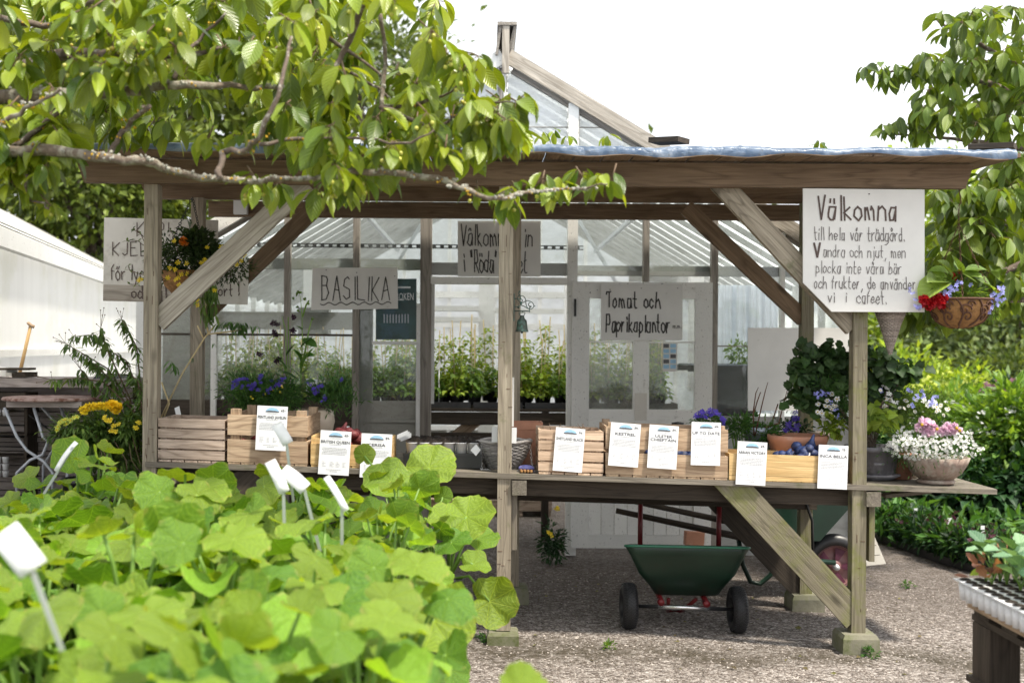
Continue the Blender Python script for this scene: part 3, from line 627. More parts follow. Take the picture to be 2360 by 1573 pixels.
# gable barge boards, finial, ridge
for s, X in ((-1, GXL), (1, GXR)):
    gp('barge_board', 'pale' if s > 0 else 'white', lambda b: b.bar((AP.x+s*.02, GY-.05, AP.z-.02), (X+s*.12, GY-.05, rz(X+s*.12)-.02), .05, .11, (0, 0, 1)))
    gp('gable_rail', 'frame_dark', lambda b: b.bar((AP.x+s*.05, GY-.0, AP.z-.12), (X, GY-.0, rz(X)-.09), .05, .035, (0, 0, 1)))
gp('ridge_post', 'pale', lambda b: b.bar((AP.x+.0, GY-.09, AP.z-.16), (AP.x+.0, GY-.09, AP.z+.2), .055, .04, (0, 1, 0)))
gp('ridge_cap', 'frame_dark', lambda b: (b.sheet([(AP.x-.07, GY-.1, AP.z-.02), (AP.x-.04, GY-.1, AP.z+.2), (AP.x-.04, GY+1.6, AP.z+.2), (AP.x-.07, GY+1.6, AP.z-.02)], 0, .02), b.sheet([(AP.x+.02, GY-.05, AP.z-.02), (AP.x+.07, GY-.1, AP.z+.2), (AP.x+.07, GY+1.6, AP.z+.2), (AP.x+.02, GY+1.6, AP.z-.02)], 0, .02), b.bx(AP.x-.065, AP.x+.085, GY-.12, GY+1.6, AP.z+.203, AP.z+.228)))
for dx in (-.035, .05):
    gp('ridge_hook', 'zinc', lambda b: b.tube([(AP.x+dx, GY, AP.z+.23), (AP.x+dx, GY, AP.z+.28), (AP.x+dx-.02*(1 if dx > 0 else -1)*-1, GY, AP.z+.295), (AP.x+dx+.035*(1 if dx > 0 else -1), GY, AP.z+.285)], .003, 5))
# upright bars of the gable: brown pair under the apex, white strut right
for px0, px1 in ((1150, 1157), (1161, 1166)):
    a = P(px0, 200, GY).x; c = P(px1, 200, GY).x; gp('glazing_bar', 'frame_dark' if px0 < 1158 else 'white', lambda b: b.bar(((a+c)/2, GY, 2.72), ((a+c)/2, GY, AP.z-.1), c-a, .05, (0, 1, 0)))
vfull(1308, 1331, 'pale', bot=330, name='gable_strut')
# panes of the front
panes = [(334, 488), (500, 655), (669, 813), (828, 968), (994, 1306), (1329, 1480), (1494, 1637), (1652, 1797), (1806, 1966)]
for i, (a, c) in enumerate(panes):
    xa, xc = P(a, 700, GY).x-.01, P(c, 700, GY).x+.01; zt = P(1120, 622, GY).z
    gp('upper_pane', 'glass', lambda b: b.sheet([(xa, GY+.02, zt), (xc, GY+.02, zt), (xc, GY+.02, min(2.74, rz(xc)-.06)), (xa, GY+.02, min(2.74, rz(xa)-.06))], 0, .004))
    if i in (0, 1, 2, 3, 7, 8):
        zb = P(1120, 925 if i < 4 else 955, GY).z; gp('pane', 'glass_dirty' if i in (0, 1) else 'glass', lambda b: b.sheet([(xa, GY+.012, zb), (xc, GY+.012, zb), (xc, GY+.012, zt), (xa, GY+.012, zt)], 0, .004))
# misted gable glass above
for xa, xc in ((-1.75, AP.x-.055), (AP.x+.02, P(1308, 250, GY).x), (P(1331, 250, GY).x, 2.0)):
    pts = [(xa, GY+.015, 2.745), (xc, GY+.015, 2.745), (xc, GY+.015, max(2.75, rz(xc)-.08)), (xa, GY+.015, max(2.75, rz(xa)-.08))]
    gp('gable_pane', 'glass_gable', lambda b: b.sheet(pts, 0, .004))
gp('gable_bar', 'frame_dark', lambda b: b.bar((P(1170, 292, GY).x, GY+.01, P(1170, 292, GY).z), (P(1420, 292, GY).x, GY+.01, P(1170, 292, GY).z), .01, .006))
# roof: whitewashed panes and bars, ridge along the length
for s, X in ((-1, GXL), (1, GXR)):
    gp('roof_pane', 'whitewash', lambda b: b.sheet([(AP.x, GY+.05, AP.z-.03), (X+s*.1, GY+.05, rz(X+s*.1)-.03), (X+s*.1, GYB, rz(X+s*.1)-.03), (AP.x, GYB, AP.z-.03)], 0, .004))
    gp('rafter', 'grey_paint', lambda b: [b.bar((AP.x+s*.03, y, AP.z-.075), (X, y, rz(X)-.06), .02, .05, (0, 0, 1)) for y in np.arange(GY+.45, GYB, .36)])
    gp('purlin', 'zinc', lambda b: b.bar((AP.x+s*1.35, GY+.06, rz(AP.x+1.35)-.13), (AP.x+s*1.35, GYB, rz(AP.x+1.35)-.13), .04, .04))
    gp('side_wall', 'whitewash', lambda b: b.sheet([(X, GY+.05, .62), (X, GYB, .62), (X, GYB, rz(X)), (X, GY+.05, rz(X))], 0, .006))
    gp('side_base', 'grey_board', lambda b: b.bx(X-.04, X+.04, GY+.05, GYB, -.1, .62))
    gp('side_post', 'white_in', lambda b: [b.bar((X-s*.05, y, 0), (X-s*.05, y, rz(X)-.05), .05, .05, (0, 1, 0)) for y in np.arange(GY+.8, GYB, .8)])
    gp('strut', 'zinc', lambda b: b.bar((AP.x+s*.35, GY+1.6, 3.35), (AP.x+s*1.05, GY+1.6, 2.2), .03, .03))
gp('ridge_beam', 'white_in', lambda b: b.bar((AP.x, GY+.05, AP.z-.1), (AP.x, GYB, AP.z-.1), .04, .1))
# perforated tie strip, white posts and shelves inside
a, c = P(500, 563, 3.4), P(1345, 571, 3.4)
def strip(b):
    N = 46
    for i in range(N):
        p = a.lerp(c, i/N); q = a.lerp(c, (i+.5)/N); b.bar(p, q, .004, .034, (0, 0, 1))
    b.bar(a+Vector((0, 0, .014)), c+Vector((0, 0, .014)), .003, .009, (0, 0, 1)); b.bar(a-Vector((0, 0, .014)), c-Vector((0, 0, .014)), .003, .009, (0, 0, 1))
gp('tie_strip', 'iron', strip)
def inside(px0, px1, py0, py1, y, m, name, th=.05): return hrail(px0, px1, py0, py1, m, name, y, th)
vpost(1103, 1140, 560, 1000, 'white_in', 'inner_post', 5.0, .1); vpost(1300, 1322, 560, 900, 'white_in', 'inner_post', 6.2, .1); vpost(700, 722, 600, 900, 'white_in', 'inner_post', 6.2, .1); vpost(1588, 1620, 610, 900, 'white_in', 'inner_post', 4.6, .1)
inside(940, 1340, 672, 686, 5.06, 'white_in', 'inner_rail'); inside(980, 1105, 706, 717, 4.96, 'white_in', 'inner_shelf', .2); inside(980, 1105, 731, 743, 4.96, 'white_in', 'inner_shelf', .2); inside(1140, 1300, 710, 722, 5.0, 'white_in', 'inner_rail'); inside(1140, 1330, 748, 760, 6.0, 'white_in', 'inner_rail')
inside(500, 815, 722, 762, 3.3, 'grey_board', 'inner_beam'); inside(690, 760, 712, 722, 3.25, 'grey_paint', 'lamp_tray', .15); inside(690, 760, 762, 774, 3.25, 'grey_paint', 'lamp_tray', .15)
inside(360, 498, 640, 1000, 3.2, 'grey_board', 'inner_board', .03)
inside(1450, 1560, 625, 646, 4.0, 'grey_paint', 'inner_rail'); inside(1490, 1532, 690, 1010, 3.6, 'grey_board', 'inner_post', .1)
# rear gable wall
gp('rear_wall', 'whitewash', lambda b: b.sheet([(GXL, GYB, .5), (GXR, GYB, .5), (GXR, GYB, ER), (AP.x, GYB, AP.z), (GXL, GYB, EL)], 0, .006))
gp('rear_wall_bar', 'white_in', lambda b: [b.bar((x, GYB-.03, .4), (x, GYB-.03, rz(x)-.05), .05, .05, (0, 1, 0)) for x in np.arange(GXL+.3, GXR, .62)]+[b.bar((GXL, GYB-.06, z), (GXR, GYB-.06, z), .04, .06) for z in (.5, 1.3, 1.9, 2.3)])
gp('rear_base', 'grey_board', lambda b: b.bx(GXL, GXR, GYB-.04, GYB+.04, -.1, .5))
# the half-glazed door leaf standing right of the doorway
dr = MB(); DY = GY-.075
def dbar(b, px0, px1, py0, py1, dy=0, th=.04):
    a_, c_ = P(px0, 900, DY).x, P(px1, 900, DY).x; z1, z0 = P(1480, py0, DY).z, P(1480, py1, DY).z; b.bx(a_, c_, DY+dy-th/2, DY+dy+th/2, z0, z1)
for q in ((1317, 1357, 650, 1262), (1600, 1640, 650, 1262), (1357, 1600, 650, 688), (1357, 1600, 943, 1000), (1357, 1600, 1232, 1262)): dbar(dr, *q)
dbar(dr, 1458, 1495, 688, 943); dbar(dr, 1357, 1600, 786, 790, 0, .03)
dob = dr.build('door', W['white'], gh)
b = MB(); dbar(b, 1357, 1458, 688, 943, .005, .004); dbar(b, 1495, 1600, 688, 943, .005, .004); b.build('pane', W['glass_dirty'], dob)
b = MB()
for k in range(8):
    x0 = 1358+k*30.2; dbar(b, x0, x0+28.6, 1000, 1231, .006, .022)
b.build('plank_panel', W['white'], dob)
b = MB(); dbar(b, 1321, 1326, 690, 730, -.03, .02); dbar(b, 1321, 1326, 1100, 1140, -.03, .02); b.build('hinge', W['iron'], dob)
b = MB(); dbar(b, 1462, 1490, 905, 968, -.0225, .003); b.build('patch_plate', W['sign_warm'], dob)
# things seen inside right
for i in range(4):
    b = MB(); x0 = P(1655+i*34, 700, 3.6).x; n = 14
    vs = [(x0+j*.011+.0*z, 3.6+.025*math.sin(j*1.3+i), z) for z in (1.05, 1.6, 2.15) for j in range(n)]
    b.add(vs, [(r*n+j, r*n+j+1, (r+1)*n+j+1, (r+1)*n+j) for r in range(2) for j in range(n-1)], 0, True); tag(b.build('film_curtain', W['film']), 'white film strip hanging inside the glasshouse right bay', 'curtain', 'film strips hanging inside the glasshouse')
# ---------------------------------------------------------------- neighbouring plastic greenhouse on the left
tn = thing('plastic_greenhouse', 'long white ribbed plastic greenhouse running away behind the bistro table', 'greenhouse', (-3.3, 3.5, 0))
p0, p1 = Vector((-3.02, -.2, 0)), Vector((-3.02-.177*22, 21.8, 0)); dv = (p1-p0).normalized(); nv = Vector((-dv.y, dv.x, 0)); Lw = (p1-p0).length
nn = int(Lw/.055); ZE = 2.31
vs = []; 
for i in range(nn):
    q = p0+dv*(Lw*i/(nn-1)); o = nv*(.007 if i % 2 else -.007)
    vs += [q+o+Vector((0, 0, z)) for z in (-.1, 1.52, 1.55, ZE)]
b = MB(); b.add(vs, [(i*4+k, (i+1)*4+k, (i+1)*4+k+1, i*4+k+1) for i in range(nn-1) for k in range(3)], 0, True); b.build('side_wall', W['polycarb'], tn)
b = MB(); vs = []
for i in range(nn):
    q = p0+dv*(Lw*i/(nn-1))-nv*.12; o = .012 if i % 2 else 0
    vs += [q+Vector((0, 0, ZE+.02+o)), q+nv*2.4+Vector((0, 0, ZE+1.3+o))]
b.add(vs, [(i*2, (i+1)*2, (i+1)*2+1, i*2+1) for i in range(nn-1)], 0, True); b.build('roof_sheet', W['polycarb'], tn)
b = MB(); b.bar(p0-nv*.1+Vector((0, 0, ZE-.02)), p1-nv*.1+Vector((0, 0, ZE-.02)), .06, .12); b.build('eave_board', W['white_in'], tn)
for k in range(3):
    b = MB(); b.tube([p0-nv*(.06-.07*k)+Vector((0, 0, ZE+.06+.05*k)), p1-nv*(.06-.07*k)+Vector((0, 0, ZE+.06+.05*k))], .004, 5); b.build('cable', W['iron'], tn)
b = MB(); b.bar(p0-nv*.02+Vector((0, 0, 1.535)), p1-nv*.02+Vector((0, 0, 1.535)), .03, .05); b.build('wall_rail', W['white_in'], tn)
# ---------------------------------------------------------------- hand-lettered boards
def board(name, label, px0, px1, py0, py1, y, mats, lines, th=.012, rot=0, group=None, corners=None, nails=(), cat='sign'):
    """lines: (text, px left, px right, py baseline, px cap height, stroke m)"""
    b = MB(); A = [P(*q, y) for q in (corners or [(px0, py0), (px1, py0), (px1, py1), (px0, py1)])]
    n = len(A); vs = [q for q in A]+[q+Vector((0, th, 0)) for q in A]
    b.add(vs, [tuple(range(n))[::-1], tuple(range(n, 2*n))]+[(i, (i+1) % n, n+(i+1) % n, n+i) for i in range(n)], 0)
    s = SC(y); sl = math.tan(-ROLL)+rot
    for tx, a, c, bl, h, st_ in lines:
        o = P(a, bl, y); hand(b, tx, (o.x, y, o.z), h/s*7/7, (c-a)/s, st_, 2 if (len(mats) > 2 and st_ < .006) else 1, slope=sl)
    for q in nails:
        o = P(*q, y); b.ball((o.x, y-.002, o.z), .004, .002, .004, 6, 1)
    o = b.build(name, mats); tag(o, label, cat, group); return o
SG = [W['sign'], W['ink_brown'], W['ink_grey']]
board('welcome_sign', 'large white board lettered Välkomna hanging under the front beam', 0, 0, 0, 0, -.098, SG, [
 ('Välkomna', 1886, 2072, 506, 54, .0095), ('till hela vår trädgård.', 1876, 2088, 553, 30, .0042), ('V', 1876, 1897, 592, 32, .011), ('andra och njut, men', 1898, 2090, 592, 28, .0036),
 ('plocka inte våra bär', 1880, 2080, 629, 28, .0036), ('och frukter, de använder', 1876, 2112, 664, 28, .0042), ('vi', 1908, 1927, 696, 25, .0045), ('i', 1948, 1956, 696, 25, .0045), ('cafeet.', 1975, 2046, 699, 30, .0045)],
 corners=[(1851, 434), (2131, 437), (2131, 719), (1917, 718), (1851, 651)], nails=[(2003, 447)])
b = MB(); o = P(1948, 631, -.098)
GR = [W['sign'], W['ink']]
board('basil_sign', 'small grey-white board lettered BASILIKA over a wavy line', 717, 916, 616, 713, 2.44, GR, [('BASILIKA', 742, 905, 690, 54, .0075), ], nails=[(752, 622), (822, 628), (910, 636)], corners=[(720, 617), (916, 616), (917, 711), (717, 714)])
wv = MB(); pts = []
for i in range(41):
    q = P(738+i*4.1, 700+3*math.sin(i*.95)-i*.05, 2.44); pts.append((q.x, 2.436, q.z))
for q0, q1 in zip(pts, pts[1:]): wv.add([(q0[0], q0[1], q0[2]-.004), (q1[0], q1[1], q1[2]-.004), (q1[0], q1[1], q1[2]+.004), (q0[0], q0[1], q0[2]+.004)], [(0, 1, 2, 3)])
wl = wv.build('wavy_underline', W['ink'], bpy.data.objects['basil_sign'])
board('doorway_sign', 'grey board lettered Välkommen in i Röda huset above the open doorway', 1055, 1246, 509, 637, 2.5, GR, [('Välkommen in', 1064, 1232, 566, 48, .0085), ('i "Röda" huset', 1068, 1218, 627, 50, .0085)])
board('tomato_sign', 'pale board lettered Tomat och Paprikaplantor hung on the glazed door', 1385, 1573, 655, 784, 2.47, GR, [('Tomat och', 1396, 1526, 708, 36, .0105), ('Paprikaplantor', 1398, 1546, 764, 40, .0105), ('m.m.', 1551, 1572, 756, 11, .0035)], nails=[(1406, 667), (1562, 664), (1478, 664)])
SW = [W['sign_warm'], W['ink_brown']]
board('nursery_sign', 'big cream board lettered KÖP KJELLS behind the flower basket and corner post', 0, 0, 0, 0, 1.10, SW, [('KÖP!', 316, 398, 544, 32, .006), ('KJELLS', 260, 392, 588, 30, .006), ('för lycka', 256, 362, 645, 36, .0062), ('odling', 304, 378, 687, 28, .0075), ('!', 381, 388, 687, 30, .009)],
 corners=[(240, 501), (502, 507), (500, 697), (237, 693)], th=.015)
b = MB(); a_, c_ = P(237, 674, 1.094), P(500, 680, 1.094); b.bar(a_+Vector((0, .012, 0)), c_+Vector((0, .012, 0)), .013, .105); b.build('lower_plank', W['pale'], bpy.data.objects['nursery_sign'])
board('card_sign', 'smaller cream board ending in kort! beside the yellow flower basket', 0, 0, 0, 0, 1.075, SW, [('na', 510, 536, 638, 26, .0058), ('kort', 490, 540, 681, 26, .006), ('!', 548, 557, 681, 34, .007)], corners=[(436, 600), (573, 604), (570, 702), (434, 698)], th=.012)
b = MB()
o = board('blank_board', 'blank white board leaning between the glasshouse front and the rear post', 1724, 1846, 755, 946, 1.7, [W['sign'], W['ink']], [], nails=[(1829, 812), (1820, 846)])
board('blank_board', 'wider blank white board behind the dark geranium at the corner post', 1850, 1962, 755, 900, 1.75, [W['sign'], W['ink']], [])
# teal poster behind the glass
b = MB(); A = [P(*q, 2.555) for q in ((866, 642), (960, 642), (960, 782), (866, 782))]; b.sheet(A, 0, .003)
for (x0, x1, y0, y1, m) in ((884, 946, 722, 744, 3), (884, 946, 660, 664, 2), (905, 930, 690, 692, 2)):
    for i in range(9 if m == 3 else 1):
        if m == 3: xx = x0+i*(x1-x0)/9; q = [P(xx, y0+rnd(0, 4), 2.551), P(xx+3, y0+rnd(0, 3), 2.551), P(xx+3, y1, 2.551), P(xx, y1, 2.551)]
        else: q = [P(x0, y0, 2.551), P(x1, y0, 2.551), P(x1, y1, 2.551), P(x0, y1, 2.551)]
        b.add(q, [(3, 2, 1, 0)], 1 if m == 3 else 2)
c = P(933, 691, 2.551); printed(b, 'BOKEN', (c.x, 2.552, c.z), 17/SC(2.55), 2, 40/SC(2.55))
tag(b.build('poster', [W['poster'], W['zinc_grey'], W['zinc']]), 'dark teal poster lettered BOKEN behind the glass beside the doorway', 'poster')
# small sheet of stickers on the door glass
b = MB(); A = [P(*q, 2.51) for q in ((1527, 790), (1561, 790), (1560, 856), (1527, 856))]; b.sheet([A[0], A[3], A[2], A[1]], 0, .002)
for i in range(5):
    for j in range(2):
        q = [P(1529+j*16, 792+i*12, 2.507), P(1542+j*16, 792+i*12, 2.507), P(1542+j*16, 801+i*12, 2.507), P(1529+j*16, 801+i*12, 2.507)]; b.add(q, [(3, 2, 1, 0)], 1 if (i+j) % 3 else 2)
tag(b.build('sticker_sheet', [W['sign'], W['logo'], W['pname']]), 'narrow sheet of small blue stickers on the door glass', 'stickers')

# ---------------------------------------------------------------- potato crates
def crate(name, label, px0, px1, y0, dep, ztop, zbot, slats, m, end=None, post=.03, ptop=0., back=True, floor=True, sides=None, group='wooden potato crates on the sales table', cat='crate'):
    """px0..px1 at the front face; heights in metres above the table; slats = [(z0, z1)]"""
    x0, x1 = P(px0, 1020, y0).x, P(px1, 1020, y0).x; xc = (x0+x1)/2; zt = tz(xc)+.002; b = MB()
    for (za, zb) in slats:
        for yy in ((y0+.006, y0+dep-.006) if back else (y0+.006,)): b.bx(x0, x1, yy-.006, yy+.006, zt+za, zt+zb)
    for (za, zb) in (sides or slats):
        for xx in (x0+.007, x1-.007): b.bx(xx-.006, xx+.006, y0+.013, y0+dep-.013, zt+za+.002, zt+zb-.001)
    for xx in (x0+.014+post/2, x1-.014-post/2):
        for yy in (y0+.0135+post/2, y0+dep-.0135-post/2): b.bar((xx, yy, zt+.008), (xx, yy, zt+ztop+ptop), post, post, (0, 1, 0))
    if floor:
        n = max(3, int((x1-x0)/.07))
        for k in range(n): b.bx(x0+(x1-x0)*k/n+.003, x0+(x1-x0)*(k+1)/n-.003, y0+.002, y0+dep-.002, zt-.0, zt+.011)
    b.shear(-.0254, xc); o = b.build(name, W[m]); tag(o, label, cat, group); return o
def four(h, g=.010, z0=.012): s = (h-z0)/4; return [(z0+i*s+g/2, z0+(i+1)*s-g/2) for i in range(4)]
crate('wooden_crate', 'grey four-slat crate standing beside the left corner post', 364, 517, -.03, .33, .235, 0, four(.24), 'crate_old')
crate('wooden_crate', 'large rough crate of two wide boards holding the Pentland Javelin card', 524, 709, -.03, .5, .262, 0, [(.012, .133), (.158, .268)], 'crate', post=.05, ptop=.035)
crate('wooden_tray', 'low pale tray between the British Queen and Cerisa cards', 716, 903, -.035, .3, .13, 0, [(.012, .125)], 'pine', sides=[(.012, .165)], post=.035, ptop=.02)
crate('wooden_crate', 'pinkish four-slat crate holding the Shetland Black card', 1241, 1391, -.035, .34, .24, 0, four(.245), 'crate_pink')
crate('wooden_crate', 'long two-board crate holding the Kestrel, Ulster Chieftain and Up to Date cards', 1396, 1678, -.04, .36, .26, 0, [(.012, .128), (.150, .27)], 'crate', post=.04, ptop=.03)
crate('wooden_tray', 'low yellow pine tray holding the Arran Victory and Inca Bella cards', 1681, 1948, -.045, .3, .14, 0, [(.03, .145), (.004, .028)], 'pine', post=.035)
# ---------------------------------------------------------------- price cards hung on the crates
def card(name, label, cs, title, price, y=-.056):
    tl, tr, br, bl = [Vector(q) for q in cs]; C = (tl+tr+br+bl)/4; s = SC(y)
    wd = ((tr-tl).length+(br-bl).length)/2/s; ht = ((bl-tl).length+(br-tr).length)/2/s; th = math.atan2((tr-tl).y+(br-bl).y, (tr-tl).x+(br-bl).x)
    b = MB(); b.bx(-wd/2, wd/2, 0, .0025, -ht/2, ht/2, 0)
    # blue dome with a dark skyline
    n = 14; cx, cz, rx, rzz = -.0*wd, .37*ht, .22*wd, .095*ht; pts = [(cx+rx*math.cos(math.pi*k/n), -.001, cz+rzz*math.sin(math.pi*k/n)) for k in range(n+1)]
    b.add(pts, [tuple(range(n, -1, -1))], 3)
    for k in range(n):
        x0, x1 = cx-rx+2*rx*k/n, cx-rx+2*rx*(k+1)/n; hh = .012*ht+(.012*ht*math.sin(math.pi*(k+.5)/n))+rnd(0, .008)*ht
        b.add([(x0, -.0015, cz-.006*ht), (x1, -.0015, cz-.006*ht), (x1, -.0015, cz+hh), (x0, -.0015, cz+hh)], [(0, 1, 2, 3)], 1)
    hw = .0075
    printed(b, 'LARSVIKEN', (0, 0, .315*ht), .026*ht, 2, .40*wd, .001)
    z = .235*ht
    for ln in title.split('\n'):
        k = min(.93*wd, len(ln)*.098*wd); printed(b, ln, (0, 0, z-.02*ht), .066*ht, 1, k, .001, .02); z -= .085*ht
    z -= .0*ht
    def dash(xa, xb, zz, h):
        x = xa
        while x < xb:
            l = min(rnd(.02, .07)*wd, xb-x); b.add([(x, -.001, zz), (x+l, -.001, zz), (x+l, -.001, zz+h), (x, -.001, zz+h)], [(0, 1, 2, 3)], 2); x += l+.012*wd
    dash(-.2*wd, .2*wd, z+.03*ht, .01*ht); z -= .05*ht
    for k in range(5): dash(-rnd(.36, .42)*wd, rnd(.34, .42)*wd, z-k*.034*ht, .011*ht)
    for k in range(4):
        for xa in (-.38, -.14, .06, .28): dash(xa*wd, (xa+rnd(.06, .14))*wd, -.22*ht-k*.032*ht, .009*ht)
    dash(-.25*wd, .25*wd, -.39*ht, .009*ht); dash(-.12*wd, .12*wd, -.43*ht, .011*ht)
    hand(b, price, (.29*wd, 0, .385*ht), .045*ht, .16*wd, .0028, 1, lift=.001, jit=.1)
    p = P(C.x, C.y, y); b.move(Matrix.Translation(p) @ Matrix.Rotation(th+ROLL*0, 4, 'Y') @ Matrix.Rotation(R(-1.5), 4, 'X'))
    tag(b.build(name, [W['paper'], W['pname'], W['ptext'], W['logo']]), label, 'price card', 'laminated potato price cards')
def zz(ox, oy, k, *q): return [(ox+a/k, oy+c/k) for a, c in q]
card('price_card', 'white card headed PENTLAND JAVELIN on the large rough crate', zz(330, 850, 3.922, (1030, 330), (1310, 340), (1285, 740), (1015, 728)), 'PENTLAND JAVELIN', '45-')
card('price_card', 'white card headed BRITISH QUEEN on the low pale tray', zz(330, 850, 3.922, (1600, 550), (1882, 568), (1858, 962), (1583, 948)), 'BRITISH QUEEN', '45-')
card('price_card', 'white card headed CERISA on the low pale tray', zz(330, 850, 3.922, (1972, 580), (2252, 590), (2235, 988), (1958, 976)), 'CERISA', '59-')
card('price_card', 'white card headed SHETLAND BLACK on the pinkish crate', zz(850, 850, 3.92, (1690, 523), (1953, 543), (1928, 935), (1662, 915)), 'SHETLAND BLACK', '79-', -.05)
card('price_card', 'white card headed KESTREL on the long two-board crate', zz(1220, 900, 3.096, (582, 225), (797, 238), (775, 548), (563, 530)), 'KESTREL', '59-')
card('price_card', 'white card headed ULSTER CHIEFTAIN on the long two-board crate', zz(1220, 900, 3.096, (860, 242), (1068, 252), (1048, 562), (838, 547)), 'ULSTER\nCHIEFTAIN', '59-')
card('price_card', 'white card headed UP TO DATE on the long two-board crate', zz(1220, 900, 3.096, (1157, 222), (1366, 228), (1362, 533), (1153, 530)), 'UP TO DATE', '69-')
card('price_card', 'white card headed ARRAN VICTORY on the yellow pine tray', zz(1220, 900, 3.096, (1488, 360), (1697, 368), (1685, 678), (1472, 665)), 'ARRAN VICTORY', '69-', -.06)
card('price_card', 'white card headed INCA BELLA on the yellow pine tray', zz(1220, 900, 3.096, (2066, 385), (2276, 393), (2268, 703), (2056, 695)), 'INCA BELLA', '75-', -.06)
# ---------------------------------------------------------------- net bags of potatoes
def netbag(name, label, px, py, y, wpx, hpx, m, n=9):
    c = P(px, py, y); s = SC(y); a, h = wpx/2/s, hpx/2/s; b = MB()
    for i in range(n):
        t_ = rnd(-1, 1); b.ball((c.x+t_*a*.75, y+rnd(-.05, .05), c.z+rnd(-.6, .35)*h*(1.1-abs(t_)*.7)), rnd(.026, .036), rnd(.026, .036), rnd(.022, .03), 10, 0, .06)
    b.tube([(c.x, y, c.z+h*.2), (c.x+.01, y, c.z+h*.8), (c.x+.02, y, c.z+h*1.25)], [.035, .012, .006], 8)
    return tag(b.build(name, W[m]), label, 'net bag', 'net bags of seed potatoes')
netbag('net_bag', 'red net bag of potatoes bulging up behind the Cerisa and British Queen cards', 790, 1000, .1, 84, 44, 'rednet', 12)
netbag('net_bag', 'red net bag of potatoes low in the low pale tray by the Cerisa card', 825, 1022, .07, 60, 40, 'rednet', 8)
netbag('net_bag', 'blue net bag of dark potatoes heaped in the yellow pine tray', 1868, 1035, .1, 90, 56, 'bluenet', 13)
netbag('net_bag', 'flatter blue net bag of potatoes lying in the yellow pine tray', 1815, 1052, .08, 70, 30, 'bluenet', 7)
netbag('net_bag', 'red net bag of potatoes seen through the gap of the large rough crate', 590, 1018, .1, 110, 40, 'rednet', 10)
netbag('net_bag', 'dark net bag of potatoes seen through the gap of the long two-board crate', 1560, 1046, .1, 180, 36, 'bluenet', 12)
b = MB(); p = P(1850, 1050, .03); b.sheet([p, p+Vector((.04, 0, .002)), p+Vector((.045, .01, .03)), p+Vector((.02, .01, .018)), p+Vector((.008, .01, .032))], 0, .001); tag(b.build('paper_tag', W['paper']), 'small torn white paper tag on the blue net bag', 'tag')
b = MB()
for i in range(3): p = P(915+i*4, 1011+i*3, .0+i*.02); b.sheet([p, p+Vector((.055, .05, .02)), p+Vector((.055, .05, .045)), p+Vector((0, 0, .022))], 0, .002)
tag(b.build('card_bundle', W['zinc']), 'bundle of grey cards stuck in the corner of the low pale tray', 'cards')
b = MB()
for i in range(12):
    p = P(1262+rnd(0, 110), 992, rnd(0, .2)); b.tube([p, p+Vector((rnd(-.01, .01), rnd(-.01, .01), rnd(.0, .02))), p+Vector((rnd(-.025, .025), rnd(-.02, .02), rnd(.01, .045)))], [.003, .0025, .001], 4)
tag(b.build('dry_sprouts', W['wine'] if 'wine' in W else W['twig']), 'dark dry potato sprouts poking over the pinkish crate', 'sprouts')
# ---------------------------------------------------------------- tray of white cups with soil
ct = thing('cup_tray', 'black tray of white soil-filled cups beside the grey wicker basket', 'cup tray', (P(1010, 1050, .15).x, .15, tz(-.3)))
y0 = .10; xa, xb = P(934, 1040, y0).x, P(1106, 1040, y0).x; zt = tz((xa+xb)/2)
b = MB(); b.bx(xa-.01, xb+.01, y0-.01, y0+.30, zt+.003, zt+.075); b.bx(xa-.012, xb+.012, y0-.012, y0-.004, zt+.07, zt+.085); b.build('tray', W['black_plastic'], ct)
for r_ in range(3):
    for k in range(6):
        b = MB(); cx = xa+.035+(xb-xa-.07)*k/5; b.lathe([(.026, 0), (.033, .062), (.035, .062), (.035, .066), (.030, .066), (.030, .058)], (cx, y0+.028+r_*.1, zt+.076), 16); b.build('cup', W['white_plastic'], ct)
b = MB(); n = 22; vs = []
for j in range(10):
    for i in range(n): vs.append((xa+(xb-xa)*i/(n-1), y0+.0+.28*j/9, zt+.140+.014*math.sin(i*1.7+j)*rnd(.3, 1)+.022*math.sin(math.pi*j/9)+rnd(-.004, .006)))
b.add(vs, [(j*n+i, j*n+i+1, (j+1)*n+i+1, (j+1)*n+i) for j in range(9) for i in range(n-1)], 0); b.build('soil', W['soil'], ct)
# ---------------------------------------------------------------- grey wicker basket with chains and blank papers
def weave(b, prof, c, n=40, r=.0045, sx=1, sy=1, mat=0, every=.009):
    """stakes and woven rounds following a profile [(r, z)]"""
    zs = [p[1] for p in prof]; rs = [p[0] for p in prof]; c = Vector(c); Z = np.arange(min(zs), max(zs), every)
    for j, z in enumerate(Z):
        rr = float(np.interp(z, zs, rs)); m_ = 56; pts = []
        for k in range(m_+1):
            t_ = 2*math.pi*k/m_; q = rr+(.0035 if ((k//2+j) % 2) else -.0035); pts.append((c.x+q*math.cos(t_)*sx, c.y+q*math.sin(t_)*sy, c.z+z+rnd(-.0008, .0008)))
        b.tube(pts, r, 5, mat, False)
    for k in range(n//2):
        t_ = 4*math.pi*k/n; b.tube([(c.x+float(np.interp(z, zs, rs))*math.cos(t_)*sx, c.y+float(np.interp(z, zs, rs))*math.sin(t_)*sy, c.z+z) for z in np.linspace(min(zs), max(zs), 5)], r*.8, 4, mat, False)
bc = P(1159, 1040, .22); bc.z = tz(bc.x)+.002
wb = thing('wicker_basket', 'grey wicker hanging basket standing on the table behind the middle post', 'basket', bc)
b = MB(); weave(b, [(.085, .0), (.125, .06), (.152, .125), (.158, .15)], bc, 36, .0048, 1, .8); b.lathe([(.08, .004), (.148, .12)], bc, 30, 0, 0, 0, .99, .79, False)
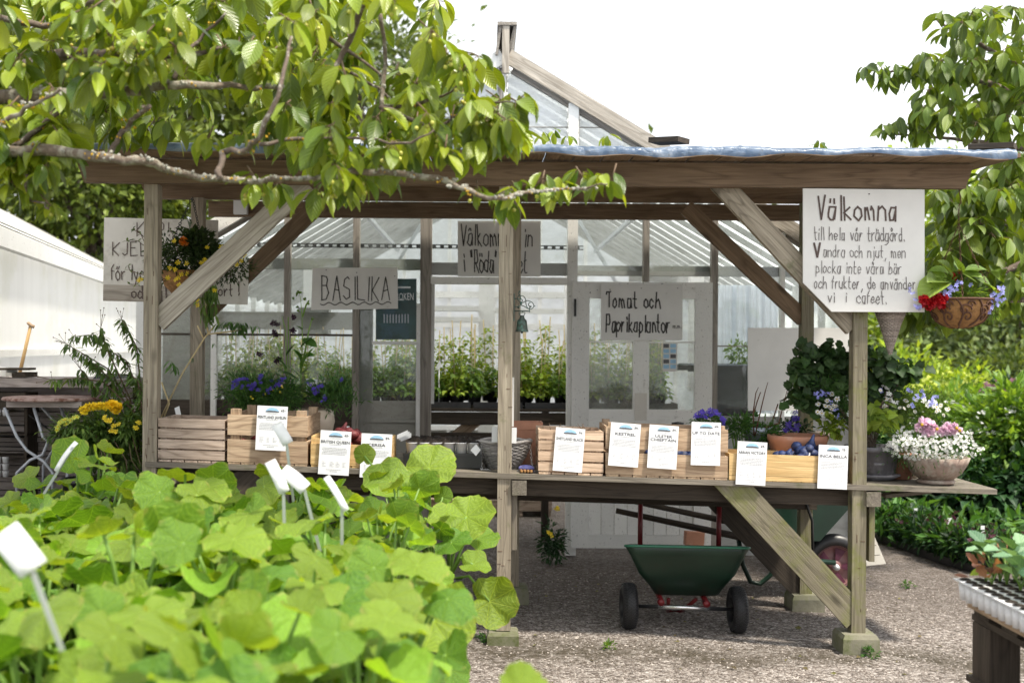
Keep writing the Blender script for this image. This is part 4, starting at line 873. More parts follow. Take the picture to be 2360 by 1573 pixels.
rim = [(bc.x+.16*math.cos(t_), bc.y+.128*math.sin(t_), bc.z+.153+.003*math.sin(7*t_)) for t_ in np.linspace(0, 6.283, 48)]
b.tube(rim, .009, 6); b.build('weave', W['wicker'], wb)
def chain(b, p, q, n, r=.0035, wire=.0011, sag=0):
    p, q = Vector(p), Vector(q); d = (q-p)/n
    for i in range(n):
        c = p+d*(i+.5)-Vector((0, 0, sag*math.sin(math.pi*(i+.5)/n))); D, a, u = basis(d); a = a if i % 2 else u; L = d.length*.62
        b.tube([c+D*L*math.cos(t_)+a*r*math.sin(t_) for t_ in np.linspace(0, 6.283, 9)], wire, 4, 0, False)
b = MB(); chain(b, (bc.x-.125, bc.y-.085, bc.z+.14), (bc.x-.12, bc.y-.13, bc.z+.005), 12, .006, .0016); chain(b, (bc.x-.12, bc.y-.14, bc.z+.004), (bc.x-.07, bc.y-.16, bc.z+.003), 6, .006, .0016); chain(b, (bc.x+.08, bc.y-.16, bc.z+.0), (bc.x+.2, bc.y-.15, bc.z-.004), 12, .006, .0016); chain(b, (bc.x+.15, bc.y-.06, bc.z+.14), (bc.x+.165, bc.y-.1, bc.z+.004), 10, .005, .0014); b.build('chain', W['chrome'], wb)
b = MB(); p = P(1097, 1036, .08); b.sheet([p+Vector((0, 0, .032)), p+Vector((-.03, 0, -.002)), p+Vector((.0, 0, -.034)), p+Vector((.026, 0, .0))], 0, .001); b.build('price_tag', W['paper'], wb)
b = MB(); A = [P(*q, .06) for q in ((1134, 983), (1191, 985), (1190, 1021), (1133, 1018))]; b.sheet([A[3], A[2], A[1], A[0]], 0, .002); tag(b.build('blank_card', W['paper']), 'blank white card sticking out either side of the middle post over the wicker basket', 'card')
b = MB(); A = [P(*q, .042) for q in ((1149, 872), (1185, 869), (1184, 982), (1148, 980))]; b.sheet([A[3], A[2], A[1], A[0]], 0, .003); tag(b.build('backing_board', W['sign']), 'narrow white board fixed to the back of the middle post', 'board')
# square terracotta pot, gloves
def sqpot(name, label, px, y, wd, h, m, cat='pot'):
    c = P(px, 1020, y); z = tz(c.x)+.002; b = MB(); prof = [(.72, 0), (.96, h*.84), (1.0, h*.84), (1.0, h), (.9, h), (.86, h*.7)]
    vs = [(c.x+a*wd/2*k, y+q*wd/2*k, z+zz_) for k, zz_ in prof for a, q in ((-1, -1), (1, -1), (1, 1), (-1, 1))]
    b.add(vs, [(i*4+k, i*4+(k+1) % 4, (i+1)*4+(k+1) % 4, (i+1)*4+k) for i in range(5) for k in range(4)]+[(3, 2, 1, 0), (20, 21, 22, 23)]); return tag(b.build(name, W[m]), label, cat)
sqpot('clay_planter', 'square reddish clay planter behind the wicker basket and pinkish crate', 1212, .52, .19, .245, 'terra')
b = MB(); p = P(1213, 1062, .06); z = tz(p.x)
for i in range(4): b.tube([(p.x-.03+i*.018, .03-.0*i, z+.012), (p.x-.028+i*.018, -.005, z+.012), (p.x-.028+i*.017, -.03, z+.010)], [.009, .0085, .006], 7, 1)
b.ball((p.x, .06, z+.022), .045, .03, .018, 12, 0); tag(b.build('garden_glove', [W['f_lilac'], W['coir']]), 'purple backed garden glove with brown fingers beside the pinkish crate', 'glove')
# ---------------------------------------------------------------- bell on scroll bracket
bl = thing('door_bell', 'verdigris bronze bell on a scrolled bracket screwed to the middle post', 'bell', P(1185, 720, .0))
def bp(x, y): return P(1160+x/10.45, 640+y/10.45, .0)
def curve(b, pts, r): 
    q = [bp(*p) for p in pts]; out = []
    for i in range(len(q)-1):
        p0, p1, p2, p3 = q[max(i-1, 0)], q[i], q[i+1], q[min(i+2, len(q)-1)]
        for t_ in (0, .25, .5, .75): out.append(.5*((2*p1)+(-p0+p2)*t_+(2*p0-5*p1+4*p2-p3)*t_*t_+(-p0+3*p1-3*p2+p3)*t_**3))
    out.append(q[-1]); b.tube(out, r, 6)
b = MB()
curve(b, [(380, 330), (372, 380), (400, 425), (480, 440), (535, 510), (545, 620), (575, 710), (650, 755), (715, 720), (735, 660), (690, 590), (590, 548), (540, 560), (460, 600), (420, 590), (360, 540), (345, 480), (370, 430), (405, 420), (420, 500), (460, 540), (440, 590)], .0026)
curve(b, [(270, 690), (340, 695), (420, 660), (500, 685), (580, 730), (650, 755)], .0026); curve(b, [(660, 690), (625, 680), (605, 640), (625, 600), (655, 600)], .0024); curve(b, [(735, 680), (772, 680)], .0025)
curve(b, [(355, 500), (385, 515), (415, 510)], .0022); b.ball(bp(390, 328), .0045); b.ball(bp(660, 692), .005); b.ball(bp(425, 610), .007, .005, .009); b.ball(bp(365, 710), .007)
b.tube([bp(262, 795), bp(640, 800)], .0032, 6); b.tube([bp(635, 680), bp(635, 830)], .0026, 6); b.bar(bp(263, 380), bp(258, 1040), .012, .006, (1, 0, 0)); b.tube([bp(262, 498), bp(350, 498)], .003, 6); b.build('bracket', W['bronze'], bl)
b = MB(); curve(b, [(455, 790), (455, 830), (385, 840), (400, 900), (450, 910), (500, 900), (520, 840), (455, 828)], .0022); b.build('loop', W['bronze'], bl)
c = bp(448, 1300); k = 1/10.45/SC(0)
b = MB(); b.lathe([(.0, 400*k), (48*k, 398*k), (62*k, 330*k), (75*k, 310*k), (110*k, 280*k), (122*k, 215*k), (126*k, 210*k), (124*k, 200*k), (140*k, 70*k), (138*k, 60*k), (150*k, 40*k), (160*k, 8*k), (158*k, 0), (148*k, 0), (120*k, 120*k)], c, 24, 0, 0, 0, 1, 1, False); b.build('bell', W['bronze'], bl)
b = MB(); b.tube([c+Vector((0, 0, .03)), c], .002, 5); b.ball(c-Vector((0, 0, .002)), 30*k); b.build('clapper', W['iron'], bl)
# ---------------------------------------------------------------- wheelbarrows
wbz = thing('wheelbarrow', 'green two-wheeled wheelbarrow with red handles parked nose-out under the table', 'wheelbarrow', (P(1570, 1440, .5).x, .5, 0))
# tray: rings of rounded rectangles, nose towards the viewer
x0, x1 = P(1440, 1262, .17).x, P(1726, 1268, .17).x; xm = (x0+x1)/2; TZ = .493; TB = .215; hw = (x1-x0)/2
def ring(hx, y0, y1, z, r=.05, tilt=0, n=5):
    pts = []
    for (cx, cy_, a0) in ((xm+hx-r, y1-r, 0), (xm-hx+r, y1-r, 90), (xm-hx+r, y0+r, 180), (xm+hx-r, y0+r, 270)):
        for k in range(n):
            a = R(a0+90*k/(n-1)); px_, py_ = cx+r*math.cos(a), cy_+r*math.sin(a); pts.append((px_+.168*(py_-.15), py_, z+tilt*(px_-xm)-.168*(py_-.15)))
    return pts
def tray(b, rings, mat=0, close=True):
    n = len(rings[0]); b.add([p for r_ in rings for p in r_], [(i*n+k, i*n+(k+1) % n, (i+1)*n+(k+1) % n, (i+1)*n+k) for i in range(len(rings)-1) for k in range(n)]+([tuple(range((len(rings)-1)*n, len(rings)*n))] if close else []), mat, True)
tl_ = -.012
b = MB(); tray(b, [ring(hw, .15, 1.0, TZ, .05, tl_), ring(hw-.03, .18, .97, TZ-.05, .05, tl_), ring(hw-.075, .235, .92, TZ-.15, .05, tl_), ring(hw-.13, .33, .84, TB+.06, .05, tl_), ring(hw-.165, .40, .80, TB+.005, .05, tl_), ring(hw-.2, .43, .77, TB, .05, tl_)])
tr_ = b.build('tray', W['green_paint'], wbz); tr_.modifiers.new('t', 'SOLIDIFY').thickness = .004
b = MB(); rr = ring(hw+.003, .147, 1.003, TZ+.002, .05, tl_); b.tube(rr+[rr[0]], .0075, 6); b.build('rim_edge', W['green_edge'], wbz)
AXY, AXZ = .37, .125; xl, xr = P(1449, 1400, AXY).x, P(1697, 1400, AXY).x
def wheel(par, c, ro, wd, tyre, rim, hub_r=.55, axis='X', tread=True, spokes=0, rimr=None):
    b = MB(); n = 40; vs = []; prof = [(hub_r, -.42), (.8, -.5), (.95, -.36), (1.0, -.12), (1.0, .12), (.95, .36), (.8, .5), (hub_r, .42)]
    for (q, s_) in prof:
        for k in range(n):
            t_ = 2*math.pi*k/n; rr_ = ro*q*(1+(.012 if tread and abs(s_) < .4 and (k % 2) else 0)); vs.append((s_*wd, rr_*math.cos(t_), rr_*math.sin(t_)) if axis == 'X' else (rr_*math.cos(t_), s_*wd, rr_*math.sin(t_)))
    m = len(prof); b.add(np.array(vs)+np.array(c), [(i*n+k, i*n+(k+1) % n, ((i+1) % m)*n+(k+1) % n, ((i+1) % m)*n+k) for i in range(m) for k in range(n)], 0, True)
    if tread:
        for k in range(44):
            t_ = 2*math.pi*k/44
            for sg in (-1, 1):
                p = [(s_*wd, ro*q*math.cos(t_+sg*s_*.55), ro*q*math.sin(t_+sg*s_*.55)) for s_, q in ((-.40, .955), (-.2, 1.012), (0, 1.022), (.2, 1.012), (.4, .955))]
                if axis == 'X': b.tube([Vector(c)+Vector(v) for v in p], .0028, 4)
    w_ = b.build('wheel', W[tyre], par)
    b = MB(); q = .44*wd; prof2 = [(.0, .25), (.18, .3), (.2, .1), (hub_r*.9, .05), (hub_r*1.0, .4), (hub_r*1.06, .46)]
    for sg in (-1, 1):
        vs = []
        for (rr_, s_) in prof2:
            for k in range(n):
                t_ = 2*math.pi*k/n; vs.append(Vector(c)+(Vector((sg*s_*wd, ro*rr_*math.cos(t_), ro*rr_*math.sin(t_))) if axis == 'X' else Vector((ro*rr_*math.cos(t_), sg*s_*wd, ro*rr_*math.sin(t_)))))
        b.add(vs, [(i*n+k, i*n+(k+1) % n, (i+1)*n+(k+1) % n, (i+1)*n+k) for i in range(len(prof2)-1) for k in range(n)], 0, True)
    b.build('rim', W[rim], w_)
    if spokes:
        b = MB()
        for k in range(spokes):
            t_ = 2*math.pi*k/spokes; vs = []
            for rr_, hw_ in ((.2, .26), (hub_r*.95, .3)):
                for d in (-1, 1): vs.append(Vector(c)+Vector((ro*rr_*math.cos(t_+d*hw_), -.26*wd, ro*rr_*math.sin(t_+d*hw_))))
            b.add(vs, [(0, 1, 3, 2)], 0)
        b.build('dark_opening', W['f_wine'], w_)
    return w_
wheel(wbz, (xl, AXY, AXZ+gz(xl)+.006), .128, .088, 'black_plastic', 'black_plastic'); wheel(wbz, (xr, AXY-.03, AXZ+gz(xr)+.006), .128, .088, 'black_plastic', 'black_plastic')
A, B = Vector((xl, AXY, AXZ+gz(xl)+.006)), Vector((xr, AXY-.03, AXZ+gz(xr)+.006))
b = MB(); b.tube([A, B], .011, 8); b.build('axle', W['black_plastic'], wbz)
b = MB(); b.tube([A.lerp(B, .27), A.lerp(B, .74)], .0145, 10); b.build('axle_sleeve', W['chrome'], wbz)
for s in (.3, .72):
    b = MB(); c = A.lerp(B, s); b.tube([c+Vector((0, 0, .03)), c+Vector((0, .15, .05)), c+Vector((0, .5, .06)), c+Vector(((s-.5)*.15, .62, .1))], .016, 8); b.build('frame_tube', W['red_paint'], wbz)
    b = MB(); b.tube([c+Vector((-.002, -.012, .027)), c+Vector((-.002, .03, .027))], .02, 10); b.build('bracket', W['red_paint'], wbz)
b = MB(); c = A.lerp(B, .5); b.tube([c+Vector((-.07, .08, .03)), c+Vector((-.04, .3, -.09)), c+Vector((.04, .3, -.09)), c+Vector((.09, .08, .03))], .011, 8); b.build('stand', W['red_paint'], wbz)
for px in (1475, 1656):
    a = P(px, 1262, .98); b = MB(); b.tube([(a.x, .98, .25), (a.x, .97, .64)], .016, 8); b.build('handle_tube', W['red_paint'], wbz)
# second barrow, side on, behind
w2 = thing('wheelbarrow', 'dark green single-wheeled wheelbarrow with grey wooden handles behind the stall', 'wheelbarrow', (P(1820, 1340, 1.45).x, 1.45, 0))
Y2 = 1.42; wc = P(1922, 1303, Y2); wheel(w2, wc, .215, .09, 'black_plastic', 'rim', .62, 'Y', False, 5)
for (a, c, y) in (((1420, 1176), (1722, 1240), 1.22), ((1462, 1155), (1790, 1225), 1.62)):
    b = MB(); b.tube([P(*a, y), P(*c, y)], [.018, .024], 8); b.build('handle', W['dark'], w2)
b = MB(); q = [P(*p, y) for y in (1.2, 1.65) for p in ((1690, 1150), (1985, 1140), (1890, 1246), (1765, 1246))]
b.add(q, [(0, 1, 2, 3), (7, 6, 5, 4), (0, 4, 5, 1), (1, 5, 6, 2), (2, 6, 7, 3), (3, 7, 4, 0)]); b.build('tray', W['green_paint'], w2)
for y in (1.25, 1.6):
    b = MB(); b.tube([P(*p, y) for p in ((1700, 1230), (1712, 1300), (1730, 1340), (1752, 1345), (1775, 1325), (1800, 1280), (1840, 1240))], .016, 8); b.build('leg_loop', W['green_paint'], w2)
b = MB(); b.tube([P(1790, 1262, 1.3), P(1840, 1288, 1.32), P(1925, 1296, 1.33)], .018, 8); b.build('wheel_fork', W['green_paint'], w2)
b = MB(); b.tube([wc+Vector((0, -.07, 0)), wc+Vector((0, .07, 0))], .02, 10); b.build('hub', W['zinc'], w2)
# tiled slab leaning beyond the corner post, loose brick
b = MB(); q = [P(*p, 1.55) for p in ((1985, 1235), (2012, 1232), (2040, 1298), (1985, 1304))]
for k in range(3):
    l = [q[0].lerp(q[3], (k+.03)/3), q[1].lerp(q[2], (k+.03)/3), q[1].lerp(q[2], (k+.94)/3), q[0].lerp(q[3], (k+.94)/3)]; b.sheet([l[3], l[2], l[1], l[0]], 0, .05)
tag(b.build('paving_slabs', W['sign_warm']), 'pale paving slabs leaning by the barrow wheel at the right post', 'slabs')
b = MB(); q = P(1600, 1248, 2.3); b.bar(q+Vector((-.07, 0, .03)), q+Vector((.07, .02, .02)), .06, .1); tag(b.build('loose_brick', W['terra']), 'pinkish brick lying at the foot of the glazed door', 'brick')
# pallets on the floor inside the doorway
for i, (px0, px1, py, lb) in enumerate(((985, 1108, 1152, 'brownish pallet edge on the glasshouse floor seen through the doorway'), (1118, 1272, 1158, 'greyer pallet edge on the glasshouse floor next to the brownish one'))):
    y = 4.6; b = MB(); x0_, x1_ = P(px0, py, y).x, P(px1, py, y).x; b.bx(x0_, x1_, y, y+.1, .05, .13); b.bx(x0_, x1_, y, y+.7, .135, .155)
    for k in range(3): xx = x0_+.05+(x1_-x0_-.1)*k/2; b.bx(xx-.04, xx+.04, y+.01, y+.7, 0, .048)
    tag(b.build('pallet', W['crate_old' if i else 'crate']), lb, 'pallet')
# ---------------------------------------------------------------- hanging baskets
b1 = P(2212, 720, -.06); hb = thing('hanging_basket', 'coir basket of red begonias and blue lobelia hung beside the welcome board', 'hanging basket', (b1.x, -.06, b1.z-.1))
s0 = SC(-.06); rb = 70/s0; zt = P(2212, 690, -.06).z; zb = P(2212, 757, -.06).z
prof = [(rb*.08, zb), (rb*.4, zb+.008), (rb*.72, zb+.04), (rb*.93, zb+.095), (rb, zt)]
b = MB(); b.lathe([(r_, z) for r_, z in prof]+[(rb*.9, zt), (rb*.86, zt-.03)], (b1.x, -.06, 0), 36, 0, 0, 0, 1, 1, True); b.build('coir_liner', W['coir'], hb)
def onbowl(t_, u, off=.004):
    z = zb+(zt-zb)*u; r_ = float(np.interp(z, [p[1] for p in prof], [p[0] for p in prof]))+off; return Vector((b1.x+r_*math.cos(t_), -.06+r_*math.sin(t_), z))
b = MB()
for k in range(9):
    t0 = 2*math.pi*k/9
    b.tube([onbowl(t0+.25*math.sin(q*3), q) for q in np.linspace(0.02, 1, 9)], .0055, 5, 0, False)
    for (cu, cw, rad, sg) in ((.62, .3, .15, 1), (.38, -.28, .13, -1), (.8, -.22, .1, 1)):
        b.tube([onbowl(t0+cw+sg*rad*1.5*(1-a/9)*math.cos(a), cu+rad*1.4*(1-a/9)*math.sin(a)) for a in np.linspace(0, 7.5, 18)], .0045, 5, 0, False)
b.tube([onbowl(t_, 1.0, .004) for t_ in np.linspace(0, 6.283, 40)], .006, 6, 0, False); b.build('iron_frame', W['rust'], hb)
hook = P(2210, 474, -.06)
for q in (2.5, 4.4, 5.8):
    b = MB(); chain(b, onbowl(q, 1.0), hook-Vector((0, 0, .1)), 22, .0045, .0015); b.build('chain', W['rust'], hb)
b = MB(); chain(b, hook-Vector((0, 0, .1)), hook, 5, .005, .0016); b.tube([hook, hook+Vector((.012, 0, .02)), hook+Vector((.008, 0, .05)), hook+Vector((.0, 0, .09))], .003, 6); b.build('hook', W['rust'], hb)
def pxleaf(b, base, tip, y0, y1, wid, tmpl=T_CHERRY, curl=.5, fold=.3, mat=0, up=(0, -.5, .8)):
    p, q = P(*base, y0), P(*tip, y1); d = q-p; leaves(b, [p], [d], [d.length*1.1], wid, tmpl, np.array([up]), curl, fold, mat, .2)
b = MB()
for (a, c) in (((2195, 640), (2170, 600)), ((2185, 640), (2130, 635)), ((2190, 650), (2128, 660)), ((2180, 665), (2122, 690)), ((2200, 625), (2240, 600)), ((2225, 622), (2275, 602)), ((2235, 630), (2292, 655)), ((2240, 640), (2312, 655)), ((2215, 630), (2200, 590)), ((2210, 625), (2262, 640)), ((2190, 632), (2150, 610)), ((2222, 640), (2258, 622)), ((2170, 660), (2140, 675)), ((2180, 650), (2150, 640))):
    for k in range(1): pxleaf(b, a, (c[0]+rnd(-6, 6), c[1]+rnd(-6, 6)), -.08-rnd(0, .05), -.14+rnd(-.06, .1), .8, curl=.8, fold=.35)
b.build('begonia_leaves', W['bego_leaf'], hb)
b = MB(); crown(b, (b1.x+.02, -.07, zt+.03), (.12, .1, .05), 500, .03, 20, .3, 0, .1); crown(b, (b1.x-.12, -.1, zt+.05), (.07, .06, .07), 160, .03, 10, .2); crown(b, (b1.x+.15, -.1, zt-.02), (.05, .05, .09), 160, .025, 10, .2); b.build('lobelia_foliage', W['herb_leaf'], hb)
def pflowers(b, pts, r, y=-.17, n=5, nrm=(0, -.9, .3), mat=0, j=4, k=1):
    for (x, y_) in pts:
        for _ in range(k): flower(b, P(x+rnd(-j, j), y_+rnd(-j, j), y+rnd(-.03, .03)), r*rnd(.8, 1.2), n, (rnd(-.5, .5), -.9, rnd(-.2, .6)), mat)
b = MB()
pflowers(b, [(2183, 660), (2190, 664), (2180, 668), (2188, 672), (2176, 674), (2195, 668), (2170, 676), (2191, 690), (2185, 688), (2210, 648), (2208, 656), (2212, 652), (2236, 656), (2164, 674), (2203, 667)], .012, -.17, 5, k=2)
pflowers(b, [(2302, 662), (2311, 666), (2308, 676), (2290, 677), (2300, 680), (2312, 690), (2285, 684), (2295, 692), (2300, 690), (2281, 697), (2275, 701), (2288, 706), (2300, 704), (2280, 712), (2282, 722), (2260, 711), (2247, 715), (2272, 694)], .012, -.15, 5, k=2)
pflowers(b, [(2098, 666), (2103, 678), (2108, 688), (2115, 707), (2120, 710), (2112, 704)], .01, -.14, 5, k=2); tag(b.build('lobelia_flowers', W['f_lilac'], hb), kind='stuff')
def rose_part(par, c, r, n, m, name='flower'):
    b = MB(); rose(b, c, r, n); return b.build(name, W[m], par)
def rose(b, c, r, n=26, mat=0):
    for k in range(n):
        d = Vector((rnd(-1, 1), rnd(-1, .4), rnd(-.8, 1))).normalized(); v, f = fan(Vector(c)+d*r*.35, r*.65, 3, d, .5, .3); b.add(v, f, mat)
for q in ((2130, 692), (2150, 696), (2168, 700), (2160, 690), (2172, 688), (2140, 702)): rose_part(hb, P(*q, -.17), .034, 26, 'f_red', 'begonia_flower')
for q in ((2200, 640), (2196, 632), (2212, 625), (2301, 668)): rose_part(hb, P(*q, -.12), .015, 10, 'f_red', 'begonia_flower')
# basket of yellow flowers at the left
c2 = P(424, 640, .5); lb_ = thing('hanging_basket', 'dim brown basket of small yellow flowers hung on a chain by the left corner post', 'hanging basket', (c2.x, .5, c2.z-.15))
s5 = SC(.5); b = MB(); rb2 = 52/s5; ztb = P(424, 625, .5).z; zbb = P(424, 682, .5).z
b.lathe([(.02, zbb), (rb2*.5, zbb+.012), (rb2*.85, zbb+.06), (rb2, ztb), (rb2*.9, ztb), (rb2*.85, ztb-.03)], (c2.x, .5, 0), 28); b.build('coir_liner', W['coir'], lb_)
b = MB(); chain(b, P(394, 560, .45), P(443, 455, .5), 20, .007, .0022); b.build('chain', W['iron'], lb_)
b = MB(); chain(b, P(465, 560, .55), P(444, 455, .5), 18, .007, .002); b.build('chain', W['iron'], lb_)
b = MB(); cc = P(432, 590, .5); crown(b, (cc.x, .5, cc.z), (.2, .15, .11), 1500, .034, 24, .4, 0, .1); crown(b, (P(530, 615, .5).x, .5, P(530, 620, .5).z), (.13, .1, .07), 420, .03, 16, .35); crown(b, (P(385, 610, .45).x, .45, P(385, 610, .45).z), (.06, .1, .09), 300, .03, 16, .35)
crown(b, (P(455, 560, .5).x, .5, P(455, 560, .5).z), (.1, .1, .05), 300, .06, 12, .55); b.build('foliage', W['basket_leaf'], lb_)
b = MB(); lf = MB()
for pth in (((400, 610), (350, 580), (318, 555), (300, 553), (292, 556)), ((395, 600), (340, 575), (325, 540), (310, 530), (306, 527)), ((400, 645), (360, 640), (320, 630), (298, 622), (295, 612)), ((395, 650), (330, 640), (315, 655), (300, 655)), ((410, 580), (398, 540), (392, 530))):
    q = [P(*p, .4+rnd(-.05, .05)) for p in pth]; b.tube(q, .0022, 5)
    for p in q[1:]:
        for _ in range(3): leaves(lf, [p], [(rnd(-1, 1), rnd(-1, .3), rnd(-.5, 1))], [.032], .45, T_SMALL)
b.build('trailing_stems', W['twig'], lb_); lf.build('trailing_leaves', W['lemon_leaf'], lb_)
Fp = [(480, 615), (410, 605), (402, 620), (408, 640), (415, 632), (430, 632), (450, 634), (388, 640), (405, 646), (412, 658), (432, 605), (461, 608), (471, 596), (500, 590), (510, 570), (520, 566), (530, 600), (545, 610), (563, 588), (560, 570), (322, 644), (318, 648), (404, 553), (474, 573), (540, 575), (555, 600), (492, 668), (456, 692), (452, 705), (392, 618)]
for x, y in Fp: b = MB(); flower(b, P(x+rnd(-3, 3), y+rnd(-3, 3), .34+rnd(-.03, .03)), .016, 6, (rnd(-.4, .4), -.9, .3), 0, 1); b.build('flower', [W['f_yellow'], W['f_gold']], lb_)
rose_part(lb_, P(424, 556, .36), .03, 30, 'f_orange')
b = MB(); lf = MB()
for x in (462, 470, 480, 488, 496):
    q = [P(x, 655, .4), P(x+rnd(-8, 10), 680, .38), P(x-10+rnd(-10, 20), 712+rnd(-10, 20), .38)]; b.tube(q, .002, 5)
    for p in q+[q[0].lerp(q[1], .5), q[1].lerp(q[2], .5)]:
        for _ in range(3): leaves(lf, [p], [(rnd(-.8, .8), rnd(-.6, .2), -1)], [.08], .28, T_NARROW)
b.build('hanging_stems', W['stem'], lb_); lf.build('hanging_leaves', W['lemon_leaf'], lb_)
# wicker cone hanging behind the welcome board
cc = P(2052, 715, .02); wc_ = thing('wicker_cone', 'grey wicker cone planter hanging point down below the welcome board', 'wicker cone', (cc.x, .02, P(2052, 815, .02).z))
zt_, zb_ = P(2052, 690, .02).z, P(2052, 815, .02).z
b = MB(); weave(b, [(.006, 0), (.05, (zt_-zb_)*.52), (.103, zt_-zb_)], (cc.x, .02, zb_), 30, .0042, every=.0085); b.lathe([(.003, .003), (.098, zt_-zb_)], (cc.x, .02, zb_), 24, 0, 0, 0, 1, 1, False); b.build('weave', W['wicker_brown'], wc_)
b = MB(); b.tube([(cc.x-.1, .02, zt_), (cc.x-.04, .02, zt_+.2), (cc.x, .02, 2.46)], .003, 5); b.tube([(cc.x+.1, .02, zt_), (cc.x+.04, .02, zt_+.2), (cc.x, .02, 2.46)], .003, 5); b.build('cord', W['rust'], wc_)
# ---------------------------------------------------------------- pots and plants on the table
def pot(par, c, r, h, m, n=24, lip=.006, taper=.72, flute=0, nf=0, name='pot'):
    b = MB(); b.lathe([(r*taper, 0), (r*.97, h*.85), (r*.97+lip, h*.85), (r+lip, h), (r*.9, h), (r*.86, h*.86)], c, n, 0, flute, nf)
    return b.build(name, W[m], par)
def tpt(px, y, dz=.002): x = P(px, 1000, y).x; return Vector((x, y, tz(x)+dz))
def bushy(par, c, r, n, L, m, wid=.45, down=.1, tmpl=None, name='foliage', clump=14, stems=6, z0=None):
    b = MB(); crown(b, c, r, n, L, clump, wid, 0, down, False, tmpl, .22, .3); o = b.build(name, W[m], par)
    if stems and z0 is not None:
        s = MB()
        for k in range(stems):
            e = Vector((c[0]+rnd(-.7, .7)*r[0], c[1]+rnd(-.6, .6)*r[1], c[2]+rnd(-.2, .6)*r[2])); a = Vector((c[0]+rnd(-.2, .2)*r[0], c[1], z0)); s.tube([a, a.lerp(e, .5)+Vector((rnd(-.02, .02), 0, .03)), e], [.004, .003, .0015], 5)
        s.build('stems', W['stem'], par)
    return o
def scatter_fl(par, name, pts, y, r, m, n=5, j=5, k=1, cm=None, mats=None, nrm=(0, -.8, .5)):
    name = {'flowers': 'flower', 'pale_flowers': 'pale_flower', 'lilac_flowers': 'lilac_flower', 'daisies': 'daisy', 'violas': 'viola', 'white_violas': 'white_viola'}.get(name, name)
    for x, y_ in pts:
        b = MB(); yy = y+rnd(-.05, .05)
        for _ in range(k): flower(b, P(x+rnd(-j, j), y_+rnd(-j, j), yy), r*rnd(.75, 1.2), n, (nrm[0]+rnd(-.5, .5), nrm[1], nrm[2]+rnd(-.3, .4)), 0, cm)
        b.build(name, [W[q] for q in (mats or [m])], par)
# blue flowered pots behind the left crates
def tpot(name, label, cat, px, y, r, h, m, group=None): c = tpt(px, y); t_ = thing(name, label, cat, c, group); pot(t_, c, r, h, m); return t_, c
t_, c = tpot('flowering_plant', 'bushy purple-flowered pot plant behind the left end of the rough crate', 'potted plant', 575, .55, .09, .15, 'black_plastic')
q = P(580, 905, .55); bushy(t_, q, (.17, .12, .09), 2200, .03, 'pot_leaf', .3, -.2, z0=c.z+.14)
scatter_fl(t_, 'flowers', [(545, 885), (552, 878), (560, 872), (568, 873), (540, 880), (575, 888), (582, 893), (588, 882), (592, 892), (578, 898), (585, 886), (600, 880), (602, 866), (598, 872), (570, 895), (596, 898), (535, 890), (560, 890)], .46, .014, 'f_blue', 6, 4, 2)
t_, c = tpot('flowering_plant', 'purple-flowered pot plant behind the Pentland Javelin card', 'potted plant', 650, .5, .08, .15, 'black_plastic')
q = P(648, 912, .5); bushy(t_, q, (.13, .1, .085), 1700, .03, 'pot_leaf', .3, -.2, z0=c.z+.14)
scatter_fl(t_, 'flowers', [(640, 884), (648, 878), (652, 874), (622, 897), (618, 902), (628, 876), (645, 886), (610, 905), (635, 892)], .42, .013, 'f_blue', 6, 4, 2)
scatter_fl(t_, 'pale_flowers', [(640, 895), (644, 902), (612, 908), (630, 900), (650, 890), (605, 912), (580, 915)], .42, .006, 'f_yellow', 5, 4, 2)
t_, c = tpot('ornate_pot_plant', 'feathery green plant in a cream scalloped pot behind the rough crate', 'potted plant', 745, .55, .05, .05, 'cream_pot')
b = MB(); b.lathe([(.06, 0), (.11, .06), (.125, .13), (.115, .19), (.10, .2), (.09, .17)], c+Vector((-.06, 0, .08)), 28, 0, .03, 14); b.build('scalloped_pot', W['cream_pot'], t_)
b = MB(); q0 = P(745, 945, .55)
N = 900; az = RNG.uniform(0, 6.283, N); sp = RNG.uniform(0, .75, N); d = np.stack([np.cos(az)*sp, np.sin(az)*sp*.7, np.ones(N)], 1); h = RNG.uniform(.4, 1, N)[:, None]
cards(b, np.array(q0)+d*h*.1+[0, 0, .0], d+RNG.normal(0, .25, (N, 3)), RNG.uniform(.03, .09, N), .09); cards(b, np.array(P(775, 912, .5))+RNG.normal(0, 1, (500, 3))*[.055, .05, .05], RNG.normal(0, .4, (500, 3))+[0, 0, .8], .05, .1); b.build('foliage', W['pot_leaf'], t_)
scatter_fl(t_, 'flowers', [(722, 893), (730, 900), (727, 905), (735, 898), (742, 925), (750, 915), (738, 890), (785, 876), (712, 884), (748, 920), (724, 897), (732, 893)], .42, .013, 'f_blue', 6, 3, 2)
